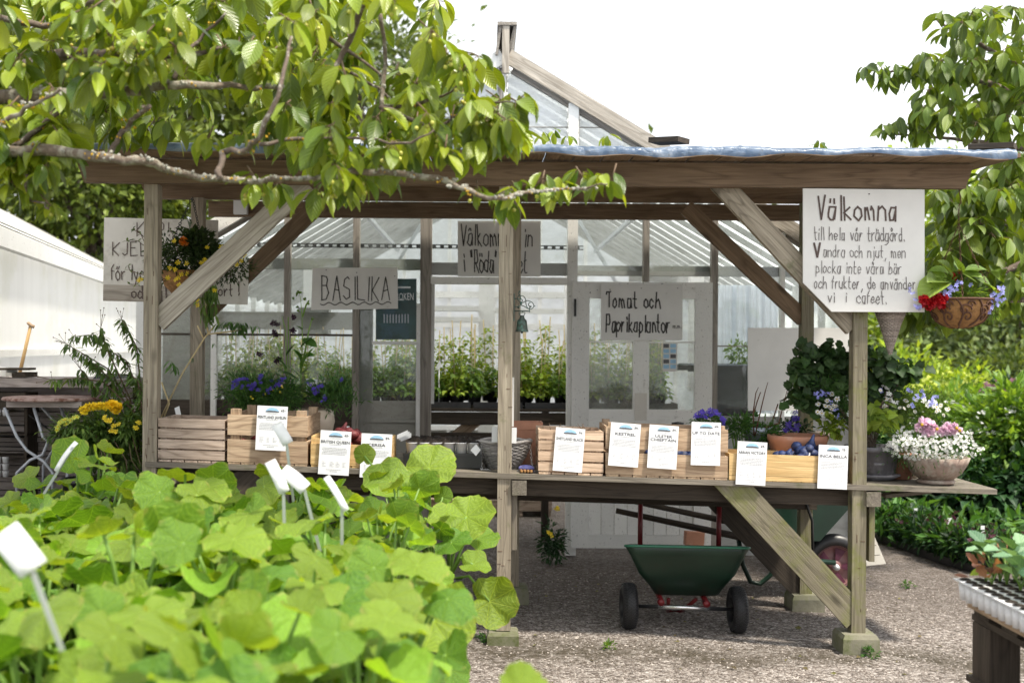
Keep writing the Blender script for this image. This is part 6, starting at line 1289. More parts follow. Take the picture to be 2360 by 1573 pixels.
# zinc labels on stakes
def plabel(label, q, st0, st1, y, wpx=None):
    """q: plate centre line px from/to, plate half width px; st: stake px"""
    (ax, ay), (cx_, cy_), hw = q; s = SC(y); A_, B_ = P(ax, ay, y), P(cx_, cy_, y-.02); t_ = thing('plant_label', label, 'plant label', P(*st1, y), 'zinc labels on stakes among the squash plants')
    b = MB(); D = (B_-A_); n_ = Vector((-D.z, .35*D.length, D.x)).normalized() if False else (Vector((0, -.8, .6)))
    sd_ = D.cross(n_).normalized()*hw/s; N = 6; vs = []
    for i in range(N+1):
        c = A_.lerp(B_, i/N)+n_*.012*math.sin(math.pi*i/N); vs += [c-sd_, c+sd_]
    b.add(vs, [(i*2, i*2+1, i*2+3, i*2+2) for i in range(N)], 0, True); o = b.build('plate', W['label'], t_); o.modifiers.new('t', 'SOLIDIFY').thickness = .0016
    b = MB(); p0, p1 = P(*st0, y-.015), P(*st1, y); b.bar(p0, p0+(p1-p0)*1.35, .010, .003, (0, 1, 0)); b.build('stake', W['zinc'], t_)
plabel('large blurred white label at the near left of the squash bench', ((8, 1222), (78, 1312), 34), (72, 1310), (125, 1450), -4.05)
plabel('label seen edge-on above the leftmost squash leaves', ((176, 1018), (128, 1086), 6), (168, 1030), (118, 1110), -1.6)
plabel('white label standing tallest in front of the Pentland Javelin card', ((636, 976), (664, 1022), 13), (660, 1018), (672, 1120), -1.9)
plabel('narrow white label left of the pair below the rough crate', ((622, 1062), (656, 1134), 13), (653, 1128), (656, 1240), -2.5)
plabel('white label bent to the right in the pair below the rough crate', ((650, 1082), (704, 1126), 17), (700, 1122), (728, 1232), -2.45)
plabel('white label turned nearly edge-on in front of the low pale tray', ((752, 1098), (798, 1176), 8), (788, 1172), (788, 1300), -2.6)
# ---------------------------------------------------------------- right bench: pallets, cell tray and kale
XB = 1.76
yn, yf = -3.2, -2.02; zt = P(2199, 1332, yf).z
pl_z = zt-.105
for i, (zo, lb) in enumerate(((pl_z, 'upper weathered pallet under the white cell tray'), (pl_z-.30, 'lower weathered pallet under the upper one'), (pl_z-.60, 'bottom weathered pallet of the stack'))):
    t_ = thing('pallet', lb, 'pallet', (XB+.5, -2.6, zo-.2), 'stacked pallets by the gravel path')
    b = MB()
    for k in range(5): b.bar((XB+.04+.02*(i % 2), yf-.06-k*.22, zo-.015), (XB+1.0, yf-.06-k*.22, zo-.015), .12, .022)
    b.build('deck_board', W['dark'], t_)
    b = MB()
    for xx in (XB+.09, XB+.55, XB+.95): b.bar((xx, yf+.02, zo-.038), (xx, yn, zo-.038), .1, .022)
    b.build('stringer', W['plank'] if i else W['dark'], t_)
    for xx in (XB+.09, XB+.55):
        for yy in (yf-.07, (yn+yf)/2, yn+.07):
            b = MB(); b.box((xx, yy, zo-.15 if i < 2 else zo-.12), .11, .14, .20); b.build('block', W['dark'], t_)
    b = MB()
    for xx in (XB+.09, XB+.55): b.bar((xx-.01, yf+.02, zo-.262), (xx-.01, yn, zo-.262), .12, .022)
    b.build('bottom_board', W['dark'], t_)
b = MB(); b.bar((XB+.03, yf+.0, zt-.088), (XB+.03, yn, zt-.088), .03, .03); tag(b.build('batten', W['crate']), 'reddish timber batten between the white cell tray and the upper pallet', 'timber')
t_ = thing('cell_tray', 'white plastic cell tray holding kale seedlings on the pallet stack', 'tray', (XB+.3, -2.6, zt-.08))
b = MB(); x0 = XB-.03; cw = .052; ny, nx_ = 22, 12; 
b.bx(x0-.006, x0+nx_*cw, yf-ny*cw, yf+.006, zt-.004, zt)
b.build('tray_top', W['white_plastic'], t_)
b = MB()
for j in range(ny):
    for i in range(nx_):
        if i > 1 and 0 < j < ny-1: continue
        b.lathe([(.018, -.072), (.0235, -.006)], (x0+cw*(i+.5), yf-cw*(j+.5), zt), 12)
b.build('cell', W['white_plastic'], t_)
b = MB()
for j in range(ny):
    for i in range(nx_): b.lathe([(.021, .002), (.012, .006), (0, .007)], (x0+cw*(i+.5), yf-cw*(j+.5), zt), 10, 0, 0, 0, 1, 1, False)
b.build('soil', W['soil'], t_)
KG = 'kale seedlings in the white cell tray'
kp = []
for v in range(4):
    k_ = thing('kale_seedling', 'upright grey-green kale seedling growing in the white cell tray', 'seedling', (0, 0, 0), KG); b = MB(); s_ = MB(); hs = (.12, .09, .14, .07)[v]
    for q in range(5):
        a = q*2.4+v; e = Vector((math.cos(a)*.03, math.sin(a)*.03, hs*rnd(.5, 1))); s_.tube([(0, 0, 0), (e.x*.3, e.y*.3, e.z*.5), e], [.003, .0025, .002], 5)
        leaves(b, [e], [(math.cos(a), math.sin(a), rnd(.5, 1.8))], [rnd(.055, .1)], .6, [(0, .1), (.15, .2), (.3, .45), (.45, .36), (.6, .5), (.75, .34), (.9, .26), (1, .05)], np.array([[0, -.3, 1.]]), .9, .35, 0, .8)
    s_.build('stems', W['stem'], k_); b.build('leaves', W['kale_leaf' if v != 3 else 'kale_red'], k_); kp.append(k_)
first = [True]*4
for j in range(ny):
    for i in range(nx_):
        if (i < 2 and not (j < 3 and i > 0)) or random.random() < .38: continue
        x, y = x0+cw*(i+.5)+.0, yf-cw*(j+.5); v = random.choice((0, 0, 1, 1, 2, 2, 3) if i > 0 else (3, 1)); s_ = rnd(.85, 1.4)*(1 if i > 1 else .75)
        if first[v]:
            first[v] = False; o = kp[v]; o.location = (x, y, zt+.004); o.scale = (s_,)*3
        else: o = copy_tree(kp[v], (x, y, zt+.004), rnd(0, 6), s_)
        if v == 3: o['label'] = 'reddish kale seedling among the grey-green ones in the white cell tray'
t_ = thing('kale_seedling', 'flopped yellow and orange kale seedling at the far corner of the white cell tray', 'seedling', P(2235, 1328, yf-.03)); b = MB()
pxleaf(b, (2232, 1328), (2202, 1322), yf-.03, yf-.03, .55, mat=1); pxleaf(b, (2235, 1325), (2275, 1310), yf-.04, yf-.06, .7, mat=0); b.build('leaves', [W['bush_leaf'], W['kale_red']], t_)
# ---------------------------------------------------------------- left corner: timber wall, bistro table, flowers
YW = .75
tw = thing('timber_wall', 'stack of weathered grey boards forming a low wall before the plastic greenhouse', 'timber wall', (P(160, 1000, YW).x, YW, gz(-2.5)))
zt = P(0, 868, YW).z; xa, xb = P(-160, 900, YW).x, P(318, 900, YW).x; b = MB(); z = zt; k = 0
while z > .1:
    h = (.055, .065, .03, .05, .028)[k % 5]; b.bar((xa, YW+rnd(-.015, .02), z-h/2), (xb+rnd(-.05, .02), YW+rnd(-.015, .02), z-h/2-.0), .12 if k else .5, h-.004); z -= h+.002; k += 1
b.build('board', W['plank'], tw)
b = MB(); b.bx(xb-.06, xb-.01, YW+.03, YW+.4, gz(-2.4), zt-.06); b.bx(xa, xa+.05, YW+.03, YW+.4, gz(-2.4), zt-.06); b.build('corner_post', W['dark'], tw)
def sheetpx(name, label, cat, pts, y, m, dz=.0, th=.012, dy=.1):
    b = MB(); A = [P(*q, y) for q in pts]; b.sheet(A[::-1], 0, th); return tag(b.build(name, W[m]), label, cat)
for i, (x0_, x1_, y_, h, m, lb, nm) in enumerate(((-10, 18, 868, 22, 'paper', 'white plastic tub lying at the picture edge end of the timber wall', 'white_tub'), (12, 43, 866, 14, 'sign', 'pale flat box lying on the timber wall beside the shovel handle', 'flat_box'), (44, 60, 866, 8, 'sign_warm', 'small pale block lying on the timber wall next to the flat box', 'block'), (14, 86, 852, 5, 'dark', 'dark board piece lying across the flat box on the timber wall', 'board'), (58, 88, 868, 11, 'dark', 'short dark plank piece on the timber wall', 'plank_piece'))):
    b = MB(); p, q = P(x0_, y_, YW), P(x1_, y_, YW); hh = h/SC(YW); b.bar((p.x, YW-.1, p.z+hh/2+.002), (q.x, YW-.1+rnd(-.03, .03), p.z+hh/2+.002), .16, hh); tag(b.build(nm, W[m]), lb, 'oddment')
b = MB(); p = P(238, 873, YW); q = P(294, 873, YW); b.add([(p.x, YW-.2, p.z+.003), (q.x, YW-.2, p.z+.003), (q.x, YW+.1, p.z+.003), (p.x, YW+.1, p.z+.003), (p.x+.02, YW-.18, p.z+.035), (q.x-.02, YW-.18, p.z+.03), (q.x-.02, YW+.08, p.z+.03), (p.x+.02, YW+.08, p.z+.035)], [(0, 1, 5, 4), (1, 2, 6, 5), (2, 3, 7, 6), (3, 0, 4, 7), (4, 5, 6, 7)]); tag(b.build('upturned_tray', W['black_plastic']), 'upturned dark blue-black tray lying on the timber wall', 'tray')
t_ = thing('spade', 'wooden T-handled spade leaning behind the timber wall', 'spade', P(48, 900, .96)); b = MB(); b.tube([P(36, 900, .98), P(54, 822, .96), P(70, 752, .94)], [.012, .011, .010], 8); b.build('shaft', W['handle'], t_); b = MB(); b.tube([P(64, 743, .92), P(71, 750, .94), P(79, 753, .95)], [.010, .012, .011], 8); b.build('grip', W['crate'], t_)
# plank platform (hidden by the squash) on which table and pots stand
PY = .35; PZ = .66
pf = thing('plank_platform', 'low plank platform carrying the rusty bistro table and potted flowers', 'platform', (-2.3, .35, 0)); b = MB()
for k in range(6): b.bar((-3.2, -.1+k*.19, PZ-.015), (-1.92, -.1+k*.19, PZ-.015), .18, .03)
b.build('deck', W['dark'], pf)
for x in (-3.1, -2.0):
    for y in (-.1, .8): b = MB(); b.bar((x, y, 0), (x, y, PZ-.03), .08, .08, (0, 1, 0)); b.build('leg', W['dark'], pf)
c = P(128, 916, PY); bt = thing('bistro_table', 'round folding bistro table with flaking rusty top and pale crossed metal legs', 'table', (c.x, PY, PZ))
r = 116/SC(PY); b = MB(); b.lathe([(0, .0), (r*.98, .0), (r, .008), (r*.97, .018), (0, .024)], (c.x, PY, c.z-.012), 40, 0, 0, 0, 1, 1, False); b.build('tabletop', W['rust_top'], bt)
for yy in (-.185, .185): b = MB(); b.bx(c.x-.2, c.x+.22, PY+yy-.015, PY+yy+.015, c.z-.045, c.z-.012); b.build('apron', W['plank'], bt)
for y in (PY-.19, PY+.19):
    for pth in (((42, 935), (70, 1000), (92, 1030), (130, 1055), (150, 1080)), ((108, 935), (128, 1000), (140, 1010), (128, 1040), (100, 1052), (70, 1080))) if y < PY else (((110, 935), (122, 980), (160, 1060)), ((60, 935), (120, 1000), (70, 1080))):
        b = MB(); q = [P(*p, PY) for p in pth]; b.tube([(v.x, y, v.z) for v in q]+[(q[-1].x, y, PZ)], .009, 6); b.build('leg', W['table_leg'], bt)
b = MB(); b.tube([P(66, 955, PY), P(140, 1010, PY)], .005, 5); b.build('stay', W['iron'], bt)
b = MB(); b.tube([P(160, 1045, PY-.1), (P(163, 1090, PY).x, PY-.1, PZ)], .011, 6); tag(b.build('metal_post', W['table_leg']), 'short pale metal tube standing right of the bistro table legs', 'tube')
# rack with trays of white pots at the picture edge
t_ = thing('pot_rack', 'dark brown rack with stacked trays of small white pots at the left picture edge', 'rack', (P(0, 1100, .5).x, .5, PZ)); y = .5
x0_, x1_ = P(-130, 1000, y).x, P(58, 1000, y).x; zt_ = P(0, 905, y).z
b = MB(); b.bx(x0_, x1_, y, y+.35, zt_-.09, zt_); b.build('top_board', W['dark'], t_)
for zz_ in (1050, 1000): b = MB(); z_ = P(0, zz_, y).z; b.bx(x0_, x1_, y+.02, y+.35, z_-.01, z_); b.build('shelf', W['dark'], t_)
b = MB(); b.bx(x0_, x1_+.01, y+.34, y+.36, PZ, zt_-.09); b.bx(x1_-.02, x1_+.0, y+.03, y+.34, PZ, zt_-.09); b.build('back_panel', W['dark'], t_)
for (py, n) in ((950, 1), (1058, 1), (1074, 1), (1090, 1)):
    for k in range(9):
        cx_ = P(-125+k*17.2, py, y).x; zz_ = P(0, py+8, y).z; b = MB(); b.lathe([(.014, 0), (.019, .032), (.02, .035)], (cx_+.0, y+.0, zz_), 12); b.build('pot', W['white_plastic'], t_)
for py in (975, 1000, 1025):
    b = MB(); b.tube([(x0_, y-.01, P(0, py, y).z), (x1_, y-.01, P(0, py, y).z-.01)], .004, 4); b.build('wire', W['iron'], t_)
# yellow chrysanthemums and marguerites
YC = .12; c = Vector((P(195, 1060, YC).x, YC, PZ)); t_ = thing('yellow_flower_pot', 'bushy pot of yellow pompon and marguerite flowers left of the corner post', 'potted plant', c); pot(t_, c, .12, .2, 'black_plastic', taper=.8)
b = MB(); s = SC(YC)
for (x, y_, rx, rz_, n) in ((200, 985, 62, 30, 700), (250, 1000, 70, 45, 900), (170, 1000, 40, 30, 500), (270, 1060, 50, 50, 900), (225, 1030, 50, 36, 700), (300, 980, 26, 40, 300)):
    q = P(x, y_, YC); crown(b, q, (rx/s, .11, rz_/s), n, .055, 14, .26, 0, .25, False, T_NARROW)
b.build('foliage', W['lemon_leaf'], t_)
for (x, y_, r_) in ((192, 946, .034), (205, 938, .034), (217, 936, .03), (230, 935, .03), (242, 935, .03)): rose_part(t_, P(x, y_, .02), r_*.85, 22, 'f_yellow', 'pompon_flower')
for (x, y_) in ((262, 934), (270, 938), (255, 932), (265, 942)): rose_part(t_, P(x, y_, .0), .032, 26, 'f_gold', 'pompon_flower')
for (x, y_) in ((244, 966), (256, 967), (252, 972), (262, 980), (258, 990), (266, 994), (130, 990), (138, 978), (146, 970), (152, 975), (132, 984), (150, 966), (170, 962), (178, 960), (140, 970), (312, 985), (320, 975), (240, 962), (275, 976), (160, 968)): b = MB(); flower(b, P(x+rnd(-2, 2), y_+rnd(-2, 2), -.02), .017, 9, (rnd(-.4, .4), -.8, .5), 0, 1); b.build('marguerite', [W['f_lime' if x < 200 else 'f_yellow'], W['f_gold']], t_)
b = MB()
for _ in range(7): x = rnd(200, 310); b.tube([P(x, rnd(1000, 1050), .02), P(x+rnd(-10, 30), rnd(1050, 1070), -.04), P(x+rnd(10, 60), rnd(1070, 1120), .0)], .002, 4)
b.build('bare_stems', W['twig'], t_)
# lemon verbena arching left of the corner post
YV = .3; c = Vector((P(318, 1080, YV).x, YV, PZ)); t_ = thing('lemon_verbena', 'tall arching narrow-leaved shrub in a pot left of the corner post', 'shrub', c); pot(t_, c, .12, .22, 'black_plastic', taper=.8)
b = MB(); lf = MB(); sd_ = MB()
BR = [((318, 1050), (300, 930), (250, 850), (200, 820), (150, 790)), ((318, 1050), (320, 900), (290, 830), (240, 800), (215, 770), (170, 775)), ((318, 1050), (310, 950), (240, 880), (180, 870), (120, 875)), ((318, 1040), (325, 900), (315, 800), (290, 750), (280, 735)), ((318, 1040), (300, 920), (240, 790), (232, 755)), ((318, 1040), (270, 930), (215, 890), (185, 850)), ((318, 1050), (300, 950), (260, 880), (225, 845), (210, 835)), ((318, 1050), (330, 960), (318, 880), (300, 860)), ((318, 1000), (330, 950), (325, 970), (330, 1000))]
for pth in BR:
    q = [P(*p, YV+rnd(-.12, .05)) for p in pth]; b.tube(q, [.006, .005, .004, .003, .002, .0015][:len(q)], 5)
    for i in range(1, len(q)):
        for f in np.linspace(0, 1, 10):
            if i == 1 and f < .5: continue
            p = q[i-1].lerp(q[i], f)
            for _ in range(3): leaves(lf, [p], [(rnd(-1, 1), rnd(-1, .5), rnd(-1.2, .2))], [rnd(.04, .085)], .26, T_NARROW, None, .9, .3)
    e = q[-1]; dd = (q[-1]-q[-2]).normalized()
    for _ in range(5): v = e+dd*rnd(.03, .1)+Vector((rnd(-.04, .04), rnd(-.03, .03), rnd(-.02, .05))); sd_.tube([e, v], .0012, 4); sd_.ball(v, .004, None, None, 4)
b.build('branches', W['twig'], t_); lf.build('leaves', W['lemon_leaf'], t_); sd_.build('seed_heads', W['twig'], t_)

# ---------------------------------------------------------------- cherry tree overhead (left)
ct = thing('cherry_tree', 'big cherry tree whose leafy fruiting boughs hang across the stall roof', 'tree', (-3.3, -1.9, gz(-3.3)))
b = MB(); base = Vector((-3.3, -1.9, gz(-3.3))); crotch = Vector((-3.2, -1.9, 2.1)); b.tube([base, base+Vector((.03, 0, 1)), crotch], [.2, .16, .13], 14); b.tube([crotch, (-2.9, -2.0, 2.9), (-2.4, -2.1, 3.6)], [.12, .09, .06], 12)
b.build('trunk', W['bark'], ct)
BP = [([(-260, 300), (0, 225), (200, 216), (330, 205), (430, 196), (560, 200), (640, 205)], -1.9, [.06, .034, .026, .02, .016, .012, .008], 1), ([(-200, 230), (0, 172), (130, 130), (270, 125), (400, 128), (520, 110)], -1.7, [.05, .034, .026, .02, .014, .008], 0),
 ([(-260, 330), (0, 345), (170, 352), (250, 368), (330, 372), (430, 402), (560, 414), (640, 415), (720, 410)], -2.1, [.05, .026, .021, .019, .017, .015, .013, .010, .007], 1), ([(250, 362), (268, 325), (300, 280), (345, 245)], -2.1, [.013, .011, .010, .008], 0),
 ([(505, 410), (515, 350), (560, 345), (600, 310), (650, 190), (672, 85)], -2.3, [.011, .012, .011, .010, .008, .006], 0), ([(-60, 300), (0, 285), (60, 250), (140, 205)], -2.3, [.012, .010, .008, .006], 1), ([(-20, 370), (70, 310), (140, 255)], -2.0, [.015, .012, .008], 0),
 ([(840, 0), (790, 125), (755, 170)], -2.0, [.013, .012, .008], 0), ([(700, 60), (790, 110), (880, 175)], -1.8, [.010, .009, .006], 0), ([(878, 30), (885, 150), (880, 245)], -1.9, [.009, .009, .010], 1), ([(810, 165), (890, 215), (905, 260)], -1.8, [.006, .006, .005], 0),
 ([(720, 410), (850, 395), (1010, 412), (1060, 433), (1150, 458), (1215, 440), (1300, 436), (1400, 425)], -2.1, [.010, .013, .012, .010, .008, .006, .005, .003], 1), ([(880, 245), (960, 240), (1040, 210), (1100, 160)], -1.9, [.010, .008, .005, .003], 0), ([(880, 245), (1000, 290), (1100, 240), (1180, 235)], -2.0, [.010, .008, .005, .003], 0),
 ([(600, 330), (720, 320), (820, 315), (920, 330), (1000, 300)], -2.1, [.009, .008, .006, .005, .003], 0), ([(60, 400), (62, 455), (100, 470), (112, 482)], -2.0, [.006, .005, .004, .003], 0), ([(0, 40), (100, 60), (150, 40), (220, 0)], -1.8, [.014, .014, .012, .010], 0), ([(400, 180), (460, 90), (520, 30)], -1.9, [.01, .008, .005], 0)]
bA = MB(); lk = MB(); lk2 = MB(); twg = MB(); LV = MB(); CH = MB()
def smooth(q):
    out = []
    for i in range(len(q)-1):
        p0, p1, p2, p3 = q[max(i-1, 0)], q[i], q[i+1], q[min(i+2, len(q)-1)]
        for t_ in (0, .25, .5, .75): out.append(.5*((2*p1)+(-p0+p2)*t_+(2*p0-5*p1+4*p2-p3)*t_*t_+(-p0+3*p1-3*p2+p3)*t_**3)+Vector((rnd(-.006, .006), rnd(-.006, .006), rnd(-.006, .006))))
    return out+[q[-1]]
for pth, y, rr, lich in BP:
    y -= .3; q = [P(*p, y+.10*math.sin(i*1.3)) for i, p in enumerate(pth)]; sm = smooth(q); rs = [float(np.interp(i/4, range(len(rr)), rr))*rnd(.9, 1.12) for i in range(len(sm))]
    rs = [max(.0025, r_*.85) for r_ in rs]; bA.tube(sm, rs, 9, lich)
    for i in range(2, len(sm)-1):
        if lich and random.random() < .6:
            for _ in range(7): lk.ball(sm[i]+Vector((rnd(-.04, .04), -rs[i]*.6+rnd(-.004, .004), rs[i]*rnd(-.2, .95))), rnd(.003, .007), None, None, 5, 0, .3)
        if random.random() < .25:
            for _ in range(4): lk2.ball(sm[i]+Vector((rnd(-.03, .03), -rs[i]*.8, rs[i]*rnd(-.6, .8))), rnd(.002, .0045), None, None, 5, 0, .3)
bA.build('branches', [W['bark'], W['bark_lichen']], ct); tag(lk.build('grey_lichen', W['lichen'], ct), kind='stuff'); tag(lk2.build('yellow_lichen', W['lichen_y'], ct), kind='stuff')
def cherries(c, n):
    CH = MB()
    for _ in range(n):
        e = c+Vector((rnd(-.035, .035), rnd(-.05, .01), -rnd(.03, .075))); CH.ball(e, .0075, None, None, 8); twg.tube([c, c.lerp(e, .5)+Vector((rnd(-.008, .008), 0, .006)), e], .0009, 4)
    CH.build('cherry_bunch', W['cherry'], ct)
CAN = [(-40, -60), (1090, -60), (1060, 0), (1020, 20), (990, 60), (1000, 105), (1035, 120), (1090, 120), (1120, 165), (1110, 200), (1180, 235), (1195, 290), (1160, 345), (1080, 365), (1000, 375), (930, 400), (800, 415), (725, 405), (690, 330), (620, 290), (560, 262), (440, 235), (300, 222), (190, 232), (150, 300), (120, 365), (60, 385), (-40, 385)]
def put(px, py, y, n, Lpx, fruit=0):
    c = P(px, py, y); cherry_cluster(LV, c, n, Lpx/SC(y), 0, twg); twg.tube([c, c+Vector((rnd(-.05, .02), rnd(.02, .08), rnd(.0, .06)))], .003, 5)
    if fruit: cherries(c, fruit)
for (x, y_) in poly_pts(CAN, 225):
    if x > 860 and y_ < 250 and random.random() < .45 and x < 960: continue
    y = rnd(-2.55, -1.2); put(x, y_-22, y, random.randint(5, 9), rnd(58, 100), random.choice((0, 0, 3, 5)))
for (x, y_) in poly_pts([(-40, -80), (900, -80), (820, 60), (700, 160), (640, 300), (-40, 330)], 120): put(x, y_, rnd(-.9, -.2), 8, rnd(60, 80))
for (x, y_, n, L, f) in ((590, 425, 7, 82, 6), (640, 430, 6, 85, 0), (780, 425, 8, 95, 5), (730, 440, 6, 90, 3), (830, 410, 8, 88, 4), (880, 395, 7, 85, 0), (930, 370, 7, 80, 0), (1165, 455, 8, 88, 2), (1100, 445, 6, 70, 1), (1190, 440, 5, 60, 0), (1250, 425, 7, 76, 3), (1290, 435, 7, 72, 0), (1340, 415, 7, 84, 0), (1385, 420, 8, 84, 0), (1410, 425, 5, 76, 0), (1065, 175, 7, 74, 2), (1100, 140, 6, 66, 0), (1120, 255, 9, 105, 0), (1150, 240, 9, 105, 0), (1190, 245, 8, 105, 0), (1160, 300, 8, 95, 0), (1080, 290, 8, 95, 2), (1110, 335, 7, 90, 0), (960, 290, 8, 95, 4), (870, 280, 8, 95, 2), (760, 300, 8, 95, 0), (700, 330, 8, 90, 2), (20, 380, 8, 88, 2), (60, 350, 8, 88, 0), (100, 395, 7, 80, 0), (140, 350, 7, 84, 0), (85, 440, 6, 72, 0), (25, 430, 7, 80, 0), (5, 350, 8, 88, 0), (150, 320, 7, 84, 2), (110, 320, 8, 90, 0), (115, 485, 7, 62, 1), (105, 475, 4, 60, 0), (50, 400, 8, 80, 0), (130, 345, 7, 85, 0), (30, 330, 8, 90, 0), (330, 125, 6, 90, 10), (365, 135, 4, 80, 12), (440, 75, 7, 95, 2), (600, 130, 8, 110, 5), (480, 330, 7, 75, 1), (550, 325, 7, 78, 0)):
    put(x, y_-12, rnd(-2.35, -2.0), n, L*.86, f)
for (x, y_) in ((1250, 318), (1275, 312), (1310, 325), (1400, 322), (1890, 335)):   # sprigs lying on the roof
    q = P(x, y_, -.1); cherry_cluster(LV, q+Vector((0, 0, .02)), 5, .07)
LV.build('leaves', W['cherry_leaf'], ct); twg.build('twigs', W['twig'], ct)

# ---------------------------------------------------------------- second cherry tree, right of the stall
c2 = thing('cherry_tree', 'smaller cherry tree spreading leafy boughs behind the right roof corner', 'tree', (5.6, 2.6, gz(5.6)))
b = MB(); b.tube([(5.6, 2.6, -.1), (5.5, 2.5, 1.6), (5.2, 2.4, 2.6)], [.14, .12, .09], 12); b.tube([(5.5, 2.5, 1.6), (4.9, 2.0, 2.2), (4.3, 1.8, 2.35)], [.07, .05, .03], 8); b.build('trunk', W['bark'], c2)
bA = MB(); LV = MB(); twg = MB()
BP2 = [([(2500, 330), (2340, 340), (2200, 320), (2060, 310)], 2.0, [.05, .03, .012, .006]), ([(2480, 280), (2300, 200), (2200, 170), (2090, 165), (2000, 165)], 2.0, [.04, .025, .016, .010, .004]), ([(2480, 200), (2330, 140), (2180, 60), (2160, 40)], 2.2, [.03, .02, .010, .004]), ([(2480, 560), (2360, 605), (2270, 640), (2180, 650)], 1.8, [.04, .028, .02, .012]), ([(2480, 420), (2340, 450), (2250, 445), (2200, 470)], 1.9, [.03, .016, .010, .006]), ([(2345, 380), (2300, 420), (2320, 520)], 2.0, [.016, .010, .008]), ([(2420, 700), (2340, 690), (2260, 700)], 1.9, [.03, .02, .008])]
for pth, y, rr in BP2:
    sm = smooth([P(*p, y+.1*math.sin(i*2)) for i, p in enumerate(pth)]); bA.tube(sm, [max(.003, float(np.interp(i/4, range(len(rr)), rr))) for i in range(len(sm))], 8)
bA.build('branches', W['bark'], c2)
R1 = [(2420, 20), (2290, 28), (2200, 40), (2170, 60), (2180, 90), (2150, 120), (2110, 150), (2150, 215), (2110, 235), (2090, 265), (2150, 290), (2200, 320), (2420, 320)]
R2 = [(2145, 435), (2235, 440), (2300, 380), (2420, 330), (2420, 720), (2280, 700), (2150, 680), (2145, 560)]
for (x, y_) in poly_pts(R1, 92): y = rnd(1.3, 2.6); q = P(x, y_-12, y); cherry_cluster(LV, q, random.randint(6, 8), rnd(44, 60)/SC(y), 0, twg)
for (x, y_) in poly_pts(R2, 130): y = rnd(1.2, 2.8); q = P(x, y_-12, y); cherry_cluster(LV, q, random.randint(6, 8), rnd(48, 64)/SC(y), 0, twg)
for (x, y_, L) in ((1995, 165, 44), (2030, 160, 46), (2060, 165, 46), (2090, 170, 48), (2045, 185, 42), (2120, 170, 50), (2170, 45, 48), (2180, 80, 56), (2040, 300, 44), (2070, 290, 46), (2100, 300, 46), (2130, 310, 48), (2290, 35, 50), (2340, 28, 50), (2240, 40, 46), (2090, 720, 66), (2060, 700, 60), (2120, 725, 60), (2180, 735, 50), (2140, 715, 60)):
    q = P(x, y_-8, 1.7); cherry_cluster(LV, q, 7, L/SC(1.7), 0, twg)
LV.build('leaves', W['cherry_leaf2'], c2); twg.build('twigs', W['twig'], c2)

# ---------------------------------------------------------------- trees and shrubs behind
def tree(label, px, py, y, rpx, rpz, n, L, m, clump=30, base=None, wid=.6, name='broadleaf_tree', group=None):
    c = P(px, py, y); s = SC(y); t_ = thing(name, label, 'tree', (c.x, y, gz(c.x)), group)
    b = MB(); zc = c.z-rpz/s*.3; b.tube([(c.x, y, gz(c.x)-.1), (c.x+.1, y, zc*.5), (c.x, y, max(zc, 1))], [.22, .17, .1], 10)
    for k in range(7): a = k*.9; b.tube([(c.x, y, max(.8, zc*.7)), (c.x+math.cos(a)*rpx/s*.45, y+math.sin(a)*rpx/s*.4, c.z+rnd(-.2, .4)*rpz/s)], [.07, .02], 6)
    b.build('trunk', W['bark'], t_); b = MB(); crown(b, c, (rpx/s, rpx/s*.8, rpz/s), n, L, clump, wid, 0, .25); b.build('crown', W[m], t_); return t_
tree('dense sunlit broadleaf tree behind the plastic greenhouse', 230, 420, 13, 260, 150, 9000, .17, 'tree_leaf')
tree('tall dark tree rising behind the cherry boughs at upper left', 330, 120, 17, 420, 300, 9000, .24, 'tree_leaf')
tree('airy dark tree behind the glasshouse ridge left of the gable', 830, 175, 22, 200, 150, 3600, .22, 'tree_leaf_grey', 24)
tree('low rounded tree behind the left flank of the glasshouse', 560, 330, 19, 240, 160, 4500, .22, 'tree_leaf')
tree('grey-green willowy tree closing the garden beyond the right border', 2330, 800, 15, 260, 150, 9000, .17, 'tree_leaf_grey')
tree('bright sunlit tree beyond the right border behind the wicker cone', 2090, 790, 19, 170, 120, 5200, .2, 'bush_leaf')
tree('pale airy tree behind the welcome board and right cherry', 2190, 520, 26, 200, 160, 3600, .26, 'bush_leaf')
tree('dark tree mass at the right picture edge behind the cherry boughs', 2420, 640, 18, 180, 260, 6000, .22, 'tree_leaf')
def shrub(label, px, py, y, rpx, rpz, n, L, m, fl=None, clump=18, tmpl=None, wid=.5, name='shrub', down=.1):
    c = P(px, py, y); s = SC(y); t_ = thing(name, label, 'shrub', (c.x, y, gz(c.x))); b = MB(); crown(b, c, (rpx/s, rpx/s*.7, rpz/s), n, L, clump, wid, 0, down, False, tmpl, .2, .3); zl = c.z-rpz/s*.4
    b.build('foliage', W[m], t_); b = MB()
    for k in range(5): b.tube([(c.x+rnd(-.1, .1), y, gz(c.x)), (c.x+rnd(-.6, .6)*rpx/s, y+rnd(-.2, .2), c.z)], [.018, .008], 5)
    b.build('stems', W['twig'], t_)
    if fl:
        fm, k, r_ = fl; b = MB()
        for _ in range(k): a = rnd(0, 6.28); q = rnd(0, 1)**.5; flower(b, P(px+rpx*q*math.cos(a), py-abs(rpz*q*math.sin(a))*.9-rpz*.1, y-rpx/s*.5*rnd(.4, 1.1)), r_*rnd(.7, 1.3), 5, (rnd(-.5, .5), -.7, .7), 0)
        tag(b.build('flowers', W[fm], t_), kind='stuff')
    return t_
shrub('light green feathery perennial clump lit by the sun behind the fluted bowl', 2200, 1000, 5.6, 110, 90, 2600, .10, 'herb_leaf', ('f_white', 60, .02))
